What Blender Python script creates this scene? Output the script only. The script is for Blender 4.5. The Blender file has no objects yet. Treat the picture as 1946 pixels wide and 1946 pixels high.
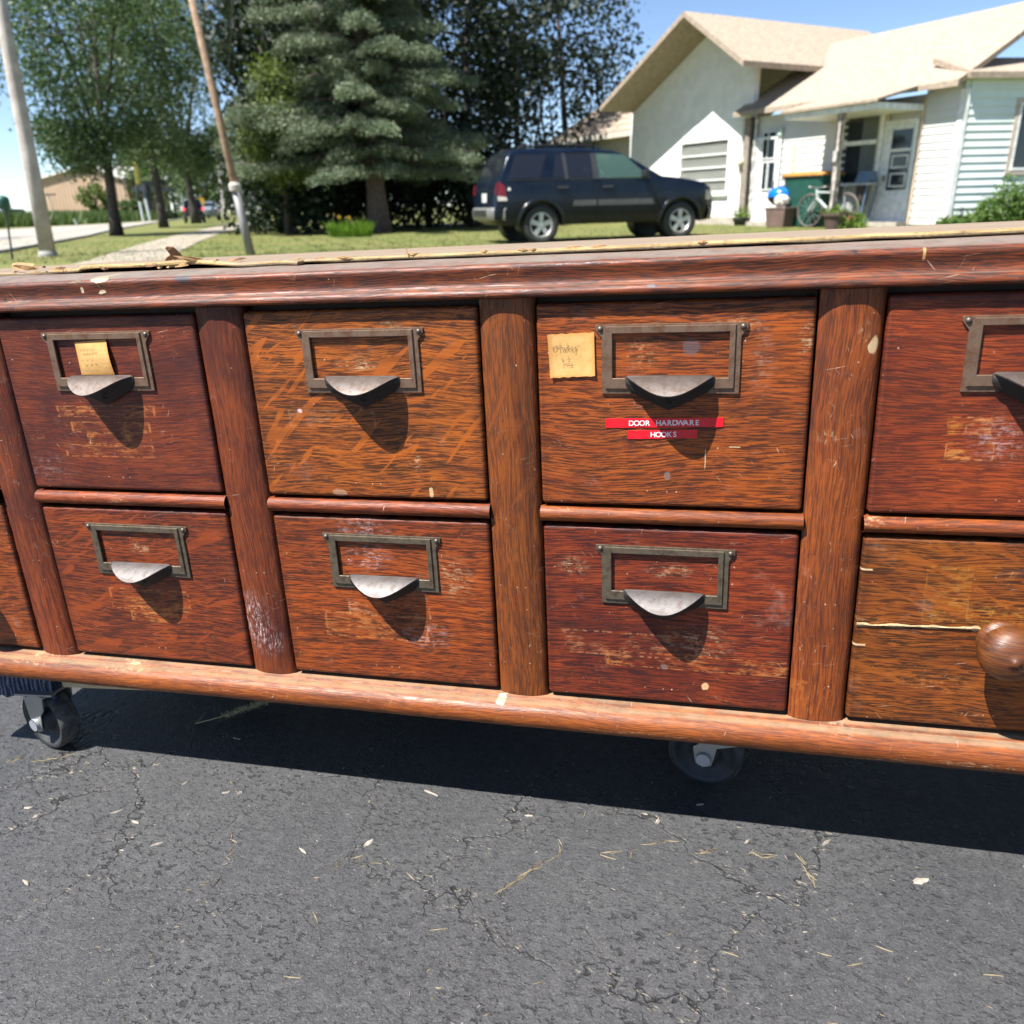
import bpy, bmesh, math, random
import numpy as np
from mathutils import Matrix, Vector, Euler

random.seed(3)
rng = np.random.default_rng(3)
sc = bpy.context.scene
col = sc.collection
R = math.radians

# ------------------------------------------------------------------ camera
# World: z up, level lawn. The cabinet stands on a slightly tilted driveway: TILT turns
# the cabinet's own frame (x along the fronts, y into the cabinet, z up) into the world.
TILT = Matrix(((0.99957563, 0.00039743, -0.02912735), (0.00039743, 0.9996278, 0.02727821), (0.02912735, -0.02727821, 0.99920343)))
CAM_LOCAL = Vector((0.51964, -0.84306, 0.53562))
CAM_ROT = Matrix(((0.97275351, -0.0328453, 0.2295034), (0.2273949, 0.32811999, -0.91685812), (-0.04519017, 0.94406486, 0.32664873)))
FPX = 1524.9
CAM = TILT @ CAM_LOCAL
CROT = TILT @ CAM_ROT
GZ = CAM.z - 0.70                       # level of the lawn
DZ = -0.197                              # driveway in the cabinet's frame

cd = bpy.data.cameras.new('camera')
cam = bpy.data.objects.new('camera', cd)
col.objects.link(cam)
mw = CROT.to_4x4(); mw.translation = CAM
cam.matrix_world = mw
cd.sensor_width = 36.0
cd.lens = FPX / 1946 * 36
cd.clip_start = 0.02; cd.clip_end = 3000
cd.dof.use_dof = True
cd.dof.focus_distance = 0.95
cd.dof.aperture_fstop = 6.8
sc.camera = cam

# ------------------------------------------------------------------ light
SUN = (TILT @ Vector((0.85, 1.0, -2.25))).normalized()
w = bpy.data.worlds.new('World'); sc.world = w
w.use_nodes = True
nt = w.node_tree
for n in list(nt.nodes): nt.nodes.remove(n)
out = nt.nodes.new('ShaderNodeOutputWorld'); bg = nt.nodes.new('ShaderNodeBackground'); sky = nt.nodes.new('ShaderNodeTexSky')
sky.sky_type = 'NISHITA'; sky.sun_disc = False
sky.sun_elevation = math.asin(-SUN.z)
sky.sun_rotation = math.atan2(-SUN.x, -SUN.y)
sky.air_density = 0.65; sky.dust_density = 0.0; sky.ozone_density = 2.0
bg.inputs[1].default_value = 0.072
nt.links.new(sky.outputs[0], bg.inputs[0]); nt.links.new(bg.outputs[0], out.inputs[0])
sd = bpy.data.lights.new('sun', 'SUN'); sd.energy = 5.0; sd.angle = R(0.53); sd.color = (1.0, 0.965, 0.915)
so = bpy.data.objects.new('sun', sd); col.objects.link(so)
so.rotation_euler = SUN.to_track_quat('-Z', 'Y').to_euler(); so.location = (-6, -6, 14)
sc.view_settings.view_transform = 'Standard'; sc.view_settings.look = 'None'
sc.view_settings.exposure = 1.45; sc.view_settings.gamma = 1; sc.view_settings.use_curve_mapping = False
sc.render.engine = 'CYCLES'
sc.cycles.use_denoising = True
sc.cycles.max_bounces = 6
sc.cycles.transparent_max_bounces = 12

# ------------------------------------------------------------------ helpers
def ray(px, py):
    return CROT @ Vector(((px - 973) / FPX, -(py - 973) / FPX, -1.0))
def ground(px, py, z=None):
    z = GZ if z is None else z
    d = ray(px, py); return CAM + d * ((z - CAM.z) / d.z)
def at(px, py, dist):
    d = ray(px, py); return CAM + d * (dist / math.hypot(d.x, d.y))
def face(px, py, y=0.0):
    """point of the cabinet's front plane (cabinet frame), as (x, z)"""
    d = CAM_ROT @ Vector(((px - 973) / FPX, -(py - 973) / FPX, -1.0))
    p = CAM_LOCAL + d * ((y - CAM_LOCAL.y) / d.y); return p.x, p.z

class MB:
    """collects geometry for one mesh object"""
    def __init__(s): s.v = []; s.f = []; s.m = []
    def add(s, vs, fs, m=0):
        o = len(s.v); s.v += [tuple(p) for p in vs]
        for f in fs: s.f.append(tuple(i + o for i in f)); s.m.append(m)
        return s
    def box(s, c, size, rot=None, m=0):
        x, y, z = size[0] / 2, size[1] / 2, size[2] / 2
        P = [Vector(p) for p in ((-x,-y,-z),(x,-y,-z),(x,y,-z),(-x,y,-z),(-x,-y,z),(x,-y,z),(x,y,z),(-x,y,z))]
        if rot is not None: P = [rot @ p for p in P]
        c = Vector(c)
        return s.add([p + c for p in P], [(0,3,2,1),(4,5,6,7),(0,1,5,4),(1,2,6,5),(2,3,7,6),(3,0,4,7)], m)
    def hexa(s, P, m=0):
        return s.add(P, [(0,3,2,1),(4,5,6,7),(0,1,5,4),(1,2,6,5),(2,3,7,6),(3,0,4,7)], m)
    def tube(s, pts, radii, n=8, m=0, cap=True):
        pts = [Vector(p) for p in pts]; rings = []
        for i, p in enumerate(pts):
            t = (pts[min(i + 1, len(pts) - 1)] - pts[max(i - 1, 0)]).normalized()
            a = t.orthogonal().normalized() if i == 0 else (a - t * a.dot(t)).normalized()
            b = t.cross(a); r = radii[i] if hasattr(radii, '__len__') else radii
            rings.append([p + (a * math.cos(k * 2 * math.pi / n) + b * math.sin(k * 2 * math.pi / n)) * r for k in range(n)])
        vs = [q for r_ in rings for q in r_]; fs = []
        for i in range(len(pts) - 1):
            for k in range(n): fs.append((i*n+k, i*n+(k+1)%n, (i+1)*n+(k+1)%n, (i+1)*n+k))
        if cap: fs.append(tuple(range(n))[::-1]); fs.append(tuple((len(pts)-1)*n + k for k in range(n)))
        return s.add(vs, fs, m)
    def lathe(s, prof, n=24, mat=None, m=0):
        mat = mat or Matrix.Identity(4); vs = []
        for r, z in prof:
            for k in range(n): vs.append(mat @ Vector((r*math.cos(k*2*math.pi/n), r*math.sin(k*2*math.pi/n), z)))
        fs = []
        for i in range(len(prof) - 1):
            for k in range(n): fs.append((i*n+k, i*n+(k+1)%n, (i+1)*n+(k+1)%n, (i+1)*n+k))
        return s.add(vs, fs, m)
    def sheet(s, rows, m=0, flip=False):
        n = len(rows[0]); vs = [p for r_ in rows for p in r_]; fs = []
        for i in range(len(rows) - 1):
            for k in range(n - 1):
                f = (i*n+k, i*n+k+1, (i+1)*n+k+1, (i+1)*n+k); fs.append(f[::-1] if flip else f)
        return s.add(vs, fs, m)
    def prism(s, poly, d, m=0):
        """poly: list of Vectors (planar), d: extrusion Vector"""
        n = len(poly); P = [Vector(p) for p in poly]; Q = [p + Vector(d) for p in P]
        return s.add(P + Q, [tuple(range(n))[::-1], tuple(range(n, 2*n))] + [(i, (i+1) % n, n+(i+1) % n, n+i) for i in range(n)], m)
    def build(s, name, mats, parent=None, loc=(0, 0, 0), rot=None, smooth=False, bevel=0, seg=2, kind=None, label=None):
        me = bpy.data.meshes.new(name); L = Vector(loc)
        me.from_pydata([tuple(Vector(p) - L) for p in s.v], [], s.f)
        mats = mats if isinstance(mats, (list, tuple)) else [mats]
        for mm in mats: me.materials.append(mm)
        me.polygons.foreach_set('material_index', s.m)
        if smooth: me.polygons.foreach_set('use_smooth', [True] * len(s.f))
        me.update()
        o = bpy.data.objects.new(name, me); col.objects.link(o)
        o.location = L
        if parent is not None: o.parent = parent
        if bevel:
            b = o.modifiers.new('edge', 'BEVEL'); b.width = bevel; b.segments = seg; b.limit_method = 'ANGLE'; b.angle_limit = R(40)
            if smooth: o.modifiers.new('normals', 'WEIGHTED_NORMAL')
        if kind: o['kind'] = kind
        if label: o['label'] = label
        return o

def tag(o, label=None, cat=None, group=None, kind=None):
    for k, v in (('label', label), ('category', cat), ('group', group), ('kind', kind)):
        if v: o[k] = v
    return o
def thing(name, label, cat, loc=(0, 0, 0), rz=0.0, group=None, mat=None):
    o = bpy.data.objects.new(name, None); col.objects.link(o)
    o.empty_display_size = 0.2
    if mat is not None: o.matrix_world = mat
    else: o.location = loc; o.rotation_euler = (0, 0, rz)
    return tag(o, label, cat, group)
def kids(o): return [c for c in bpy.data.objects if c.parent == o]
def dup(root, loc, rz=None, label=None):
    r = root.copy(); col.objects.link(r); r.location = loc
    if rz is not None: r.rotation_euler = (0, 0, rz)
    if label: r['label'] = label
    for ch in kids(root):
        c = ch.copy(); col.objects.link(c); c.parent = r
        for g in kids(ch):
            d = g.copy(); col.objects.link(d); d.parent = c
    return r

# ------------------------------------------------------------------ materials
class G:
    """small node-graph writer"""
    def __init__(s, name):
        s.mat = bpy.data.materials.new(name); s.mat.use_nodes = True; s.nt = s.mat.node_tree
        s.b = s.nt.nodes['Principled BSDF']; s.out = s.nt.nodes['Material Output']
    def set(s, sock, v):
        if hasattr(v, 'is_linked') or isinstance(v, bpy.types.NodeSocket): s.nt.links.new(v, sock)
        elif isinstance(v, (tuple, list)) and len(v) == 3 and sock.type == 'RGBA': sock.default_value = (*v, 1)
        else: sock.default_value = v
    def n(s, typ, props=None, out=0, **ins):
        nd = s.nt.nodes.new('ShaderNode' + typ)
        for k, v in (props or {}).items(): setattr(nd, k, v)
        for k, v in ins.items():
            key = int(k[1:]) if k[0] == 'i' and k[1:].isdigit() else k.replace('_', ' ')
            s.set(nd.inputs[key], v)
        return nd.outputs[out]
    def m(s, op, a, b=0.0, c=0.0, clamp=False): return s.n('Math', dict(operation=op, use_clamp=clamp), i0=a, i1=b, i2=c)
    def mix(s, f, a, b, blend='MIX'):
        nd = s.nt.nodes.new('ShaderNodeMix'); nd.data_type = 'RGBA'; nd.blend_type = blend
        s.set(nd.inputs[0], f); s.set(nd.inputs[6], a); s.set(nd.inputs[7], b); return nd.outputs[2]
    def step(s, v, lo, hi, a=0.0, b=1.0):
        return s.n('MapRange', dict(interpolation_type='SMOOTHSTEP'), i0=v, i1=lo, i2=hi, i3=a, i4=b)
    def noise(s, vec, scale, detail=2.0, rough=0.55, dist=0.0): return s.n('TexNoise', Vector=vec, Scale=scale, Detail=detail, Roughness=rough, Distortion=dist)
    def xyz(s, v):
        nd = s.nt.nodes.new('ShaderNodeSeparateXYZ'); s.set(nd.inputs[0], v); return nd.outputs[0], nd.outputs[1], nd.outputs[2]
    def vec(s, x, y, z): return s.n('CombineXYZ', i0=x, i1=y, i2=z)
    def obj(s): return s.n('TexCoord', out=3)
    def gen(s): return s.n('TexCoord', out=0)
    def bump(s, h, strength=0.3, dist=0.01, normal=None):
        k = dict(Strength=strength, Distance=dist, Height=h)
        if normal is not None: k['Normal'] = normal
        return s.n('Bump', **k)
    def done(s, color=None, rough=None, metal=None, normal=None, **kw):
        for k, v in (('Base Color', color), ('Roughness', rough), ('Metallic', metal), ('Normal', normal)):
            if v is not None: s.set(s.b.inputs[k], v)
        for k, v in kw.items(): s.set(s.b.inputs[k.replace('_', ' ')], v)
        return s.mat

def plain(name, c, rough=0.6, metal=0.0, var=0.15, scale=8.0, bump=0.0, **kw):
    g = G(name); p = g.obj(); n1 = g.noise(p, scale, 4)
    f = g.step(n1, 0.3, 0.7)
    cc = g.mix(f, tuple(x * (1 - var) for x in c), tuple(min(1, x * (1 + var)) for x in c))
    nrm = g.bump(g.noise(p, scale * 6, 3), bump, 0.004) if bump else None
    return g.done(cc, rough, metal, nrm, **kw)

def wood(name, seed, axis, dark, mid, light, fleck=0.3, fang=35, redden=0.4, wear=1.0, scars=(), dust=0.0, grain=1.0, rough=0.44, spec=0.30, edge=0.6, streak=1.0, dustc=(0.26, 0.20, 0.15)):
    """varnished quarter-sawn oak: fine dark pores along the grain, pale ray flecks, worn and scratched finish"""
    g = G(name); P = g.obj(); x, y, z = g.xyz(P)
    a, c = (x, z) if axis == 'x' else (z, x)
    sx, sy = 3.1 * seed % 17, 1.7 * seed % 13
    Ps = g.n('VectorMath', dict(operation='ADD'), i0=P, i1=(sx, sy, seed * 0.77))
    wv = g.m('SUBTRACT', g.noise(Ps, 6, 1.5), 0.5)
    wv2 = g.m('SUBTRACT', g.noise(Ps, 45, 2), 0.5)
    c2 = g.m('ADD', g.m('ADD', c, g.m('MULTIPLY', wv, 0.024)), g.m('MULTIPLY', wv2, 0.0005))
    a2 = g.m('ADD', a, sx); c3 = g.m('ADD', c2, sy)
    y2 = g.m('ADD', y, seed * 0.3)
    V = lambda fa, fc: g.vec(g.m('MULTIPLY', a2, fa), g.m('MULTIPLY', c3, fc), g.m('MULTIPLY', y2, 60))
    g1 = g.noise(V(11 * grain, 430 * grain), 1, 4, 0.64)
    g2 = g.noise(V(48 * grain, 830 * grain), 1, 2, 0.55)
    g3 = g.noise(V(4, 60), 1, 3, 0.6)
    col0 = g.mix(g.step(g1, 0.35, 0.65), mid, light)
    tone = g.noise(Ps, 11, 3)
    red = tuple(x_ * y_ for x_, y_ in zip(mid, (0.56, 0.42, 0.62)))
    col0 = g.mix(g.m('MULTIPLY', g.step(tone, 0.42, 0.68), redden), col0, red)
    # ray flecks
    ca, sa = math.cos(R(fang)), math.sin(R(fang))
    u = g.m('ADD', g.m('MULTIPLY', a2, ca), g.m('MULTIPLY', c3, sa)); v = g.m('SUBTRACT', g.m('MULTIPLY', c3, ca), g.m('MULTIPLY', a2, sa))
    fl = g.noise(g.vec(g.m('MULTIPLY', u, 11), g.m('MULTIPLY', v, 60), y2), 1, 1.5, 0.4, 0.9)
    flm = g.m('MULTIPLY', g.step(g.m('ADD', fl, g.m('MULTIPLY', g.m('SUBTRACT', g1, 0.5), 0.05)), 0.630 - 0.05 * fleck, 0.672 - 0.05 * fleck), min(1.0, fleck * 1.4))
    dash = g.m('ADD', g.m('MULTIPLY', g.step(g2, 0.43, 0.60), 0.90), g.m('MULTIPLY', g.step(g1, 0.45, 0.64), 0.58), clamp=True)
    dash = g.m('MULTIPLY', dash, g.m('SUBTRACT', 1.0, g.m('MULTIPLY', flm, 0.9)))
    dash = g.m('MULTIPLY', dash, g.step(tone, 0.25, 0.5, 0.75, 1.0))
    flc = tuple(p * 0.64 + q * 0.36 for p, q in zip(mid, light))
    cc = g.mix(flm, col0, flc)
    cc = g.mix(g.m('MULTIPLY', dash, 0.9 * streak), cc, dark)
    cc = g.mix(g.m('MULTIPLY', g.step(g3, 0.48, 0.72), 0.45), cc, dark)
    # dirt along the edges
    gx, gy, gz = g.xyz(g.gen())
    ed = g.m('MINIMUM', g.m('MINIMUM', gx, g.m('SUBTRACT', 1.0, gx)), g.m('MINIMUM', gz, g.m('SUBTRACT', 1.0, gz)))
    edm = g.m('MULTIPLY', g.step(g.m('ADD', ed, g.m('MULTIPLY', g.m('SUBTRACT', g.noise(Ps, 30, 3), 0.5), 0.05)), 0.0, 0.05, 1.0, 0.0), edge)
    cc = g.mix(g.m('MULTIPLY', edm, 0.6), cc, tuple(q * 0.8 for q in dark))
    # wear: specks, fine scratches in three directions
    cream = (0.56, 0.42, 0.29); orange = (0.50, 0.21, 0.055)
    area = g.step(g.noise(Ps, 16, 3), 0.40, 0.62)
    vor = g.nt.nodes.new('ShaderNodeTexVoronoi'); g.set(vor.inputs['Vector'], g.vec(g.m('MULTIPLY', x, 1.0), 0.0, g.m('MULTIPLY', z, 1.0))); vor.inputs['Scale'].default_value = 95
    spk = g.m('MULTIPLY', g.step(vor.outputs['Distance'], 0.05, 0.11, 1.0, 0.0), g.m('GREATER_THAN', g.xyz(vor.outputs['Color'])[0], 0.86 - 0.06 * wear))
    scr = None
    for k, (ang, fu, fv, th) in enumerate(((12, 22, 700, 0.72), (68, 60, 620, 0.725), (-50, 34, 800, 0.725), (115, 75, 640, 0.73))):
        ck, sk = math.cos(R(ang)), math.sin(R(ang))
        uu = g.m('ADD', g.m('MULTIPLY', x, ck), g.m('MULTIPLY', z, sk)); vv = g.m('SUBTRACT', g.m('MULTIPLY', z, ck), g.m('MULTIPLY', x, sk))
        nn = g.noise(g.vec(g.m('ADD', g.m('MULTIPLY', uu, fu), seed * 3.3 + k * 9), g.m('MULTIPLY', vv, fv), k * 5.0 + seed), 1, 1.5, 0.5, 0.25)
        t = g.step(nn, th - 0.012 * wear, th + 0.03)
        scr = t if scr is None else g.m('MAXIMUM', scr, t)
    scr = g.m('MULTIPLY', scr, g.m('MULTIPLY', g.step(g.noise(Ps, 17, 3, 0.7), 0.50, 0.68), 0.9 * min(wear, 1.3)))
    cc = g.mix(g.m('MULTIPLY', g.m('MAXIMUM', spk, scr), g.step(g.noise(Ps, 140, 2), 0.35, 0.7, 0.25, 0.85)), cc, cream)
    # bleached haze of the old finish
    hz = g.m('MULTIPLY', g.step(g.noise(Ps, 19, 4, 0.7), 0.60, 0.82), 0.20 * wear)
    cc = g.mix(hz, cc, (0.40, 0.27, 0.22))
    # marks with a shape of their own: (kind, x, z, half width, half height, colour, strength)
    for (kd, mx, mz, hw, hh, mc, ms) in scars:
        wx = g.m('ADD', x, g.m('MULTIPLY', wv2, 0.012 if kd == 'spot' else 0.0015)); wz = g.m('ADD', z, g.m('MULTIPLY', g.m('SUBTRACT', g.noise(Ps, 60, 2), 0.5), 0.012 if kd == 'spot' else 0.0015))
        dx = g.m('DIVIDE', g.m('SUBTRACT', wx, mx), hw); dz = g.m('DIVIDE', g.m('SUBTRACT', wz, mz), hh)
        if kd == 'spot':
            dd = g.m('SQRT', g.m('ADD', g.m('MULTIPLY', dx, dx), g.m('MULTIPLY', dz, dz))); mk = g.step(dd, 0.75, 1.05, 1.0, 0.0)
        elif kd == 'haze':
            dd = g.m('SQRT', g.m('ADD', g.m('MULTIPLY', dx, dx), g.m('MULTIPLY', dz, dz))); mk = g.m('MULTIPLY', g.m('MULTIPLY', g.step(dd, 0.2, 1.0, 1.0, 0.0), g.step(g.noise(V(90, 420), 1, 4, 0.75), 0.46, 0.62)), g.m('MULTIPLY', 0.85, g.step(g.noise(Ps, 130, 3, 0.7), 0.36, 0.6)))
        elif kd == 'line':
            mk = g.m('MULTIPLY', g.step(g.m('ABSOLUTE', dz), 0.6, 1.1, 1.0, 0.0), g.step(g.m('ABSOLUTE', dx), 0.9, 1.0, 1.0, 0.0))
        else:   # 'scar': a rubbed-off label
            inside = g.m('MULTIPLY', g.step(g.m('ABSOLUTE', dx), 0.96, 1.02, 1.0, 0.0), g.step(g.m('ABSOLUTE', dz), 0.92, 1.04, 1.0, 0.0))
            rim = g.m('MAXIMUM', g.step(g.m('ABSOLUTE', dx), 0.93, 0.97), g.step(g.m('ABSOLUTE', dz), 0.80, 0.92))
            rub = g.m('MULTIPLY', g.step(g.noise(V(70, 330), 1, 3, 0.7), 0.44, 0.6), g.step(g.noise(Ps, 34, 2), 0.40, 0.62))
            mk = g.m('MULTIPLY', inside, g.m('MAXIMUM', rub, g.m('MULTIPLY', rim, g.step(g.noise(Ps, 130, 2), 0.46, 0.56))))
        cc = g.mix(g.m('MULTIPLY', mk, ms * (0.55 if kd == 'scar' else 0.8)), cc, mc)
    if dust:
        nz = g.xyz(g.n('NewGeometry', out=1))[2]
        dm = g.m('MULTIPLY', g.step(nz, 0.86, 1.0), g.m('MULTIPLY', g.step(g.noise(Ps, 26, 4, 0.7), 0.25, 0.6, 0.5, 1.0), dust))
        cc = g.mix(dm, cc, dustc)
    rg = g.m('ADD', g.m('ADD', rough, g.m('MULTIPLY', g.m('SUBTRACT', tone, 0.5), 0.3)), g.m('MULTIPLY', dash, 0.12))
    h = g.m('SUBTRACT', g.m('MULTIPLY', g1, 0.3), g.m('ADD', g.m('MULTIPLY', dash, 0.5), g.m('MULTIPLY', scr, 0.6)))
    nrm = g.bump(h, 0.25, 0.0012)
    nrm = g.bump(g.noise(Ps, 24, 2), 0.12, 0.004, nrm)
    return g.done(cc, rg, 0.0, nrm, Specular_IOR_Level=spec)

def leafmat(name, c1, c2, trans=0.25, rough=0.55):
    g = G(name)
    r = g.n('NewGeometry', out=8)
    big = g.noise(g.obj(), 0.9, 2)
    cc = g.mix(g.m('MULTIPLY', g.m('ADD', r, g.step(big, 0.35, 0.65)), 0.5), c1, c2)
    g.done(cc, rough, Specular_IOR_Level=0.3)
    tr = g.nt.nodes.new('ShaderNodeBsdfTranslucent'); g.set(tr.inputs[0], g.mix(0.5, cc, (0.12, 0.2, 0.03)))
    mx = g.nt.nodes.new('ShaderNodeMixShader'); mx.inputs[0].default_value = trans
    g.nt.links.new(g.b.outputs[0], mx.inputs[1]); g.nt.links.new(tr.outputs[0], mx.inputs[2]); g.nt.links.new(mx.outputs[0], g.out.inputs[0])
    return g.mat

def leaves(name, C, size, mat, parent=None, aspect=0.5, up=0.0, kind=None, loc=(0, 0, 0), jitter=0.35):
    """diamond leaves at the points C (N,3)"""
    C = np.asarray(C, float) - np.array(loc); N = len(C)
    a = rng.normal(size=(N, 3)); a[:, 2] *= (1 - up); a /= np.linalg.norm(a, axis=1)[:, None] + 1e-9
    b = rng.normal(size=(N, 3)); b -= a * (a * b).sum(1)[:, None]; b /= np.linalg.norm(b, axis=1)[:, None] + 1e-9
    s = size * (1 + jitter * rng.uniform(-1, 1, (N, 1)))
    V = np.empty((N, 4, 3)); V[:, 0] = C - a * s * .5; V[:, 2] = C + a * s * .5; V[:, 1] = C + b * s * aspect * .5; V[:, 3] = C - b * s * aspect * .5
    me = bpy.data.meshes.new(name)
    me.vertices.add(4 * N); me.loops.add(4 * N); me.polygons.add(N)
    me.vertices.foreach_set('co', V.ravel()); me.loops.foreach_set('vertex_index', np.arange(4 * N))
    me.polygons.foreach_set('loop_start', np.arange(N) * 4)
    me.update(calc_edges=True); me.validate()
    me.materials.append(mat)
    o = bpy.data.objects.new(name, me); col.objects.link(o); o.location = loc
    if parent is not None: o.parent = parent
    if kind: o['kind'] = kind
    return o

def clumps(centers, per, spread):
    P = np.repeat(np.asarray(centers, float), per, 0)
    return P + rng.normal(size=P.shape) * np.asarray(spread)
def shell_points(n, c, r, inner=0.35, zmin=-1.0):
    d = rng.normal(size=(n * 3, 3)); d /= np.linalg.norm(d, axis=1)[:, None]
    d = d[d[:, 2] > zmin][:n]
    k = rng.uniform(inner, 1.0, (len(d), 1)) ** 0.6
    return np.array(c) + d * k * np.array(r)
# ------------------------------------------------------------------ setting: ground
def smooth(t): t = max(0.0, min(1.0, t)); return t * t * (3 - 2 * t)
TI = TILT.inverted()
DX0, DX1, DY0, DY1 = -3.6, 5.5, -6.0, 3.0      # driveway, cabinet frame

def asphalt_mat():
    g = G('asphalt'); P = g.obj(); x, y, z = g.xyz(P)
    n1 = g.noise(P, 3, 4); n2 = g.noise(P, 60, 4, 0.65); n3 = g.noise(P, 420, 3, 0.7)
    base = g.mix(g.step(n1, 0.3, 0.7), (0.039, 0.039, 0.042), (0.053, 0.053, 0.055))
    base = g.mix(g.m('MULTIPLY', g.step(n2, 0.45, 0.7), 0.4), base, (0.086, 0.086, 0.088))
    base = g.mix(g.m('MULTIPLY', g.step(n3, 0.50, 0.70), 0.55), base, (0.115, 0.115, 0.113)); base = g.mix(g.m('MULTIPLY', g.step(g.noise(P, 260, 2), 0.56, 0.66), 0.55), base, (0.022, 0.022, 0.023))
    # sealer pits: short dark hollows, mostly along one direction
    ca, sa = math.cos(R(-18)), math.sin(R(-18))
    u = g.m('ADD', g.m('MULTIPLY', x, ca), g.m('MULTIPLY', y, sa)); v = g.m('SUBTRACT', g.m('MULTIPLY', y, ca), g.m('MULTIPLY', x, sa))
    wob = g.m('MULTIPLY', g.m('SUBTRACT', g.noise(P, 90, 2), 0.5), 0.012)
    pit = g.noise(g.vec(g.m('MULTIPLY', g.m('ADD', u, wob), 88), g.m('MULTIPLY', g.m('ADD', v, wob), 170), 0), 1, 3, 0.6, 0.4)
    area = g.step(g.noise(P, 5.5, 3), 0.36, 0.62)
    pm = g.m('MULTIPLY', g.step(pit, 0.56, 0.63), g.m('ADD', 0.25, g.m('MULTIPLY', area, 0.75)))
    # cracks: irregular net
    wx = g.m('SUBTRACT', g.noise(P, 4.5, 5, 0.65), 0.5); wy = g.m('SUBTRACT', g.noise(g.vec(y, x, 3.3), 4.5, 5, 0.65), 0.5)
    Q = g.vec(g.m('ADD', x, g.m('MULTIPLY', wx, 0.34)), g.m('ADD', y, g.m('MULTIPLY', wy, 0.34)), 0)
    vn = g.nt.nodes.new('ShaderNodeTexVoronoi'); vn.feature = 'DISTANCE_TO_EDGE'; g.set(vn.inputs['Vector'], Q); vn.inputs['Scale'].default_value = 2.7
    de = vn.outputs[0]
    breakup = g.m('MULTIPLY', g.step(g.noise(P, 2.6, 3), 0.42, 0.56), g.step(g.noise(P, 14, 3), 0.26, 0.45))
    ck = g.m('MULTIPLY', g.step(de, 0.0015, 0.0060, 1.0, 0.0), breakup)
    near = g.m('MULTIPLY', g.step(de, 0.006, 0.05, 1.0, 0.0), breakup)
    cc = g.mix(g.m('MULTIPLY', pm, 0.7), base, (0.010, 0.010, 0.011))
    cc = g.mix(g.m('MULTIPLY', ck, 0.75), cc, (0.010, 0.010, 0.010))
    # pale grit caught in and near the cracks, and single grains
    grit = g.step(g.noise(g.vec(g.m('MULTIPLY', u, 100), g.m('MULTIPLY', v, 260), 1.5), 1, 2, 0.6, 0.5), 0.63, 0.70)
    cc = g.mix(g.m('MULTIPLY', g.m('MULTIPLY', near, grit), 0.75), cc, (0.33, 0.28, 0.20))
    fl = g.step(g.noise(g.vec(g.m('MULTIPLY', v, 120), g.m('MULTIPLY', u, 190), 9.0), 1, 2, 0.5, 0.3), 0.715, 0.74)
    cc = g.mix(g.m('MULTIPLY', fl, 0.5), cc, (0.22, 0.21, 0.19))
    h = g.m('ADD', g.m('MULTIPLY', n2, 0.6), g.m('MULTIPLY', n3, 0.25))
    h = g.m('SUBTRACT', h, g.m('ADD', g.m('MULTIPLY', pm, 0.9), g.m('MULTIPLY', ck, 1.0)))
    nrm = g.bump(h, 0.62, 0.007)
    return g.done(cc, g.m('SUBTRACT', 0.62, g.m('MULTIPLY', n2, 0.15)), 0, nrm, Specular_IOR_Level=0.35)
ASPHALT = asphalt_mat()

mb = MB()
nx, ny = 40, 40
mb.sheet([[(DX0 + (DX1 - DX0) * i / nx, DY0 + (DY1 - DY0) * j / ny, DZ) for i in range(nx + 1)] for j in range(ny + 1)])
drv = mb.build('driveway', ASPHALT)
drv.matrix_world = TILT.to_4x4(); tag(drv, kind='structure')

def lawn_z(x, y):
    p = TI @ Vector((x, y, 0))
    d = max(DX0 - p.x, p.x - DX1, DY0 - p.y, p.y - DY1)
    pl = (TILT @ Vector((p.x, p.y, DZ))).z
    n = 0.012 * math.sin(x * 0.7 + 1) * math.sin(y * 0.9)
    f = smooth((d + 0.05) / 2.2)
    return (pl - 0.03) * (1 - f) + (GZ + 0.0) * f - (0.25 if d < -0.4 else 0)

def grass_mat():
    g = G('lawn_grass'); P = g.obj()
    n1 = g.noise(P, 0.5, 4); n2 = g.noise(P, 5, 4, 0.7); n3 = g.noise(P, 40, 3)
    cc = g.mix(g.step(n1, 0.35, 0.65), (0.095, 0.120, 0.030), (0.150, 0.146, 0.048))
    cc = g.mix(g.step(n2, 0.4, 0.68, 0, 0.6), cc, (0.18, 0.165, 0.065))
    cc = g.mix(g.step(n3, 0.45, 0.7, 0, 0.5), cc, (0.065, 0.095, 0.025))
    return g.done(cc, 0.8, 0, g.bump(n3, 0.6, 0.03), Specular_IOR_Level=0.2)
GRASS = grass_mat()
def axis_pts(lo, hi, step, far):
    a = list(np.arange(lo, hi + 1e-6, step)); d = step
    l = [lo]; h = [hi]
    while h[-1] < far: d *= 1.5; h.append(h[-1] + d); l.append(l[-1] - d)
    return l[:0:-1] + a + h[1:]
xs = axis_pts(-9, 9, 0.5, 1200); ys = axis_pts(-9, 9, 0.5, 1200)
mb = MB(); mb.sheet([[(x, y, lawn_z(x, y)) for x in xs] for y in ys])
lawn = mb.build('lawn', GRASS, smooth=True); tag(lawn, kind='structure')

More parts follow.
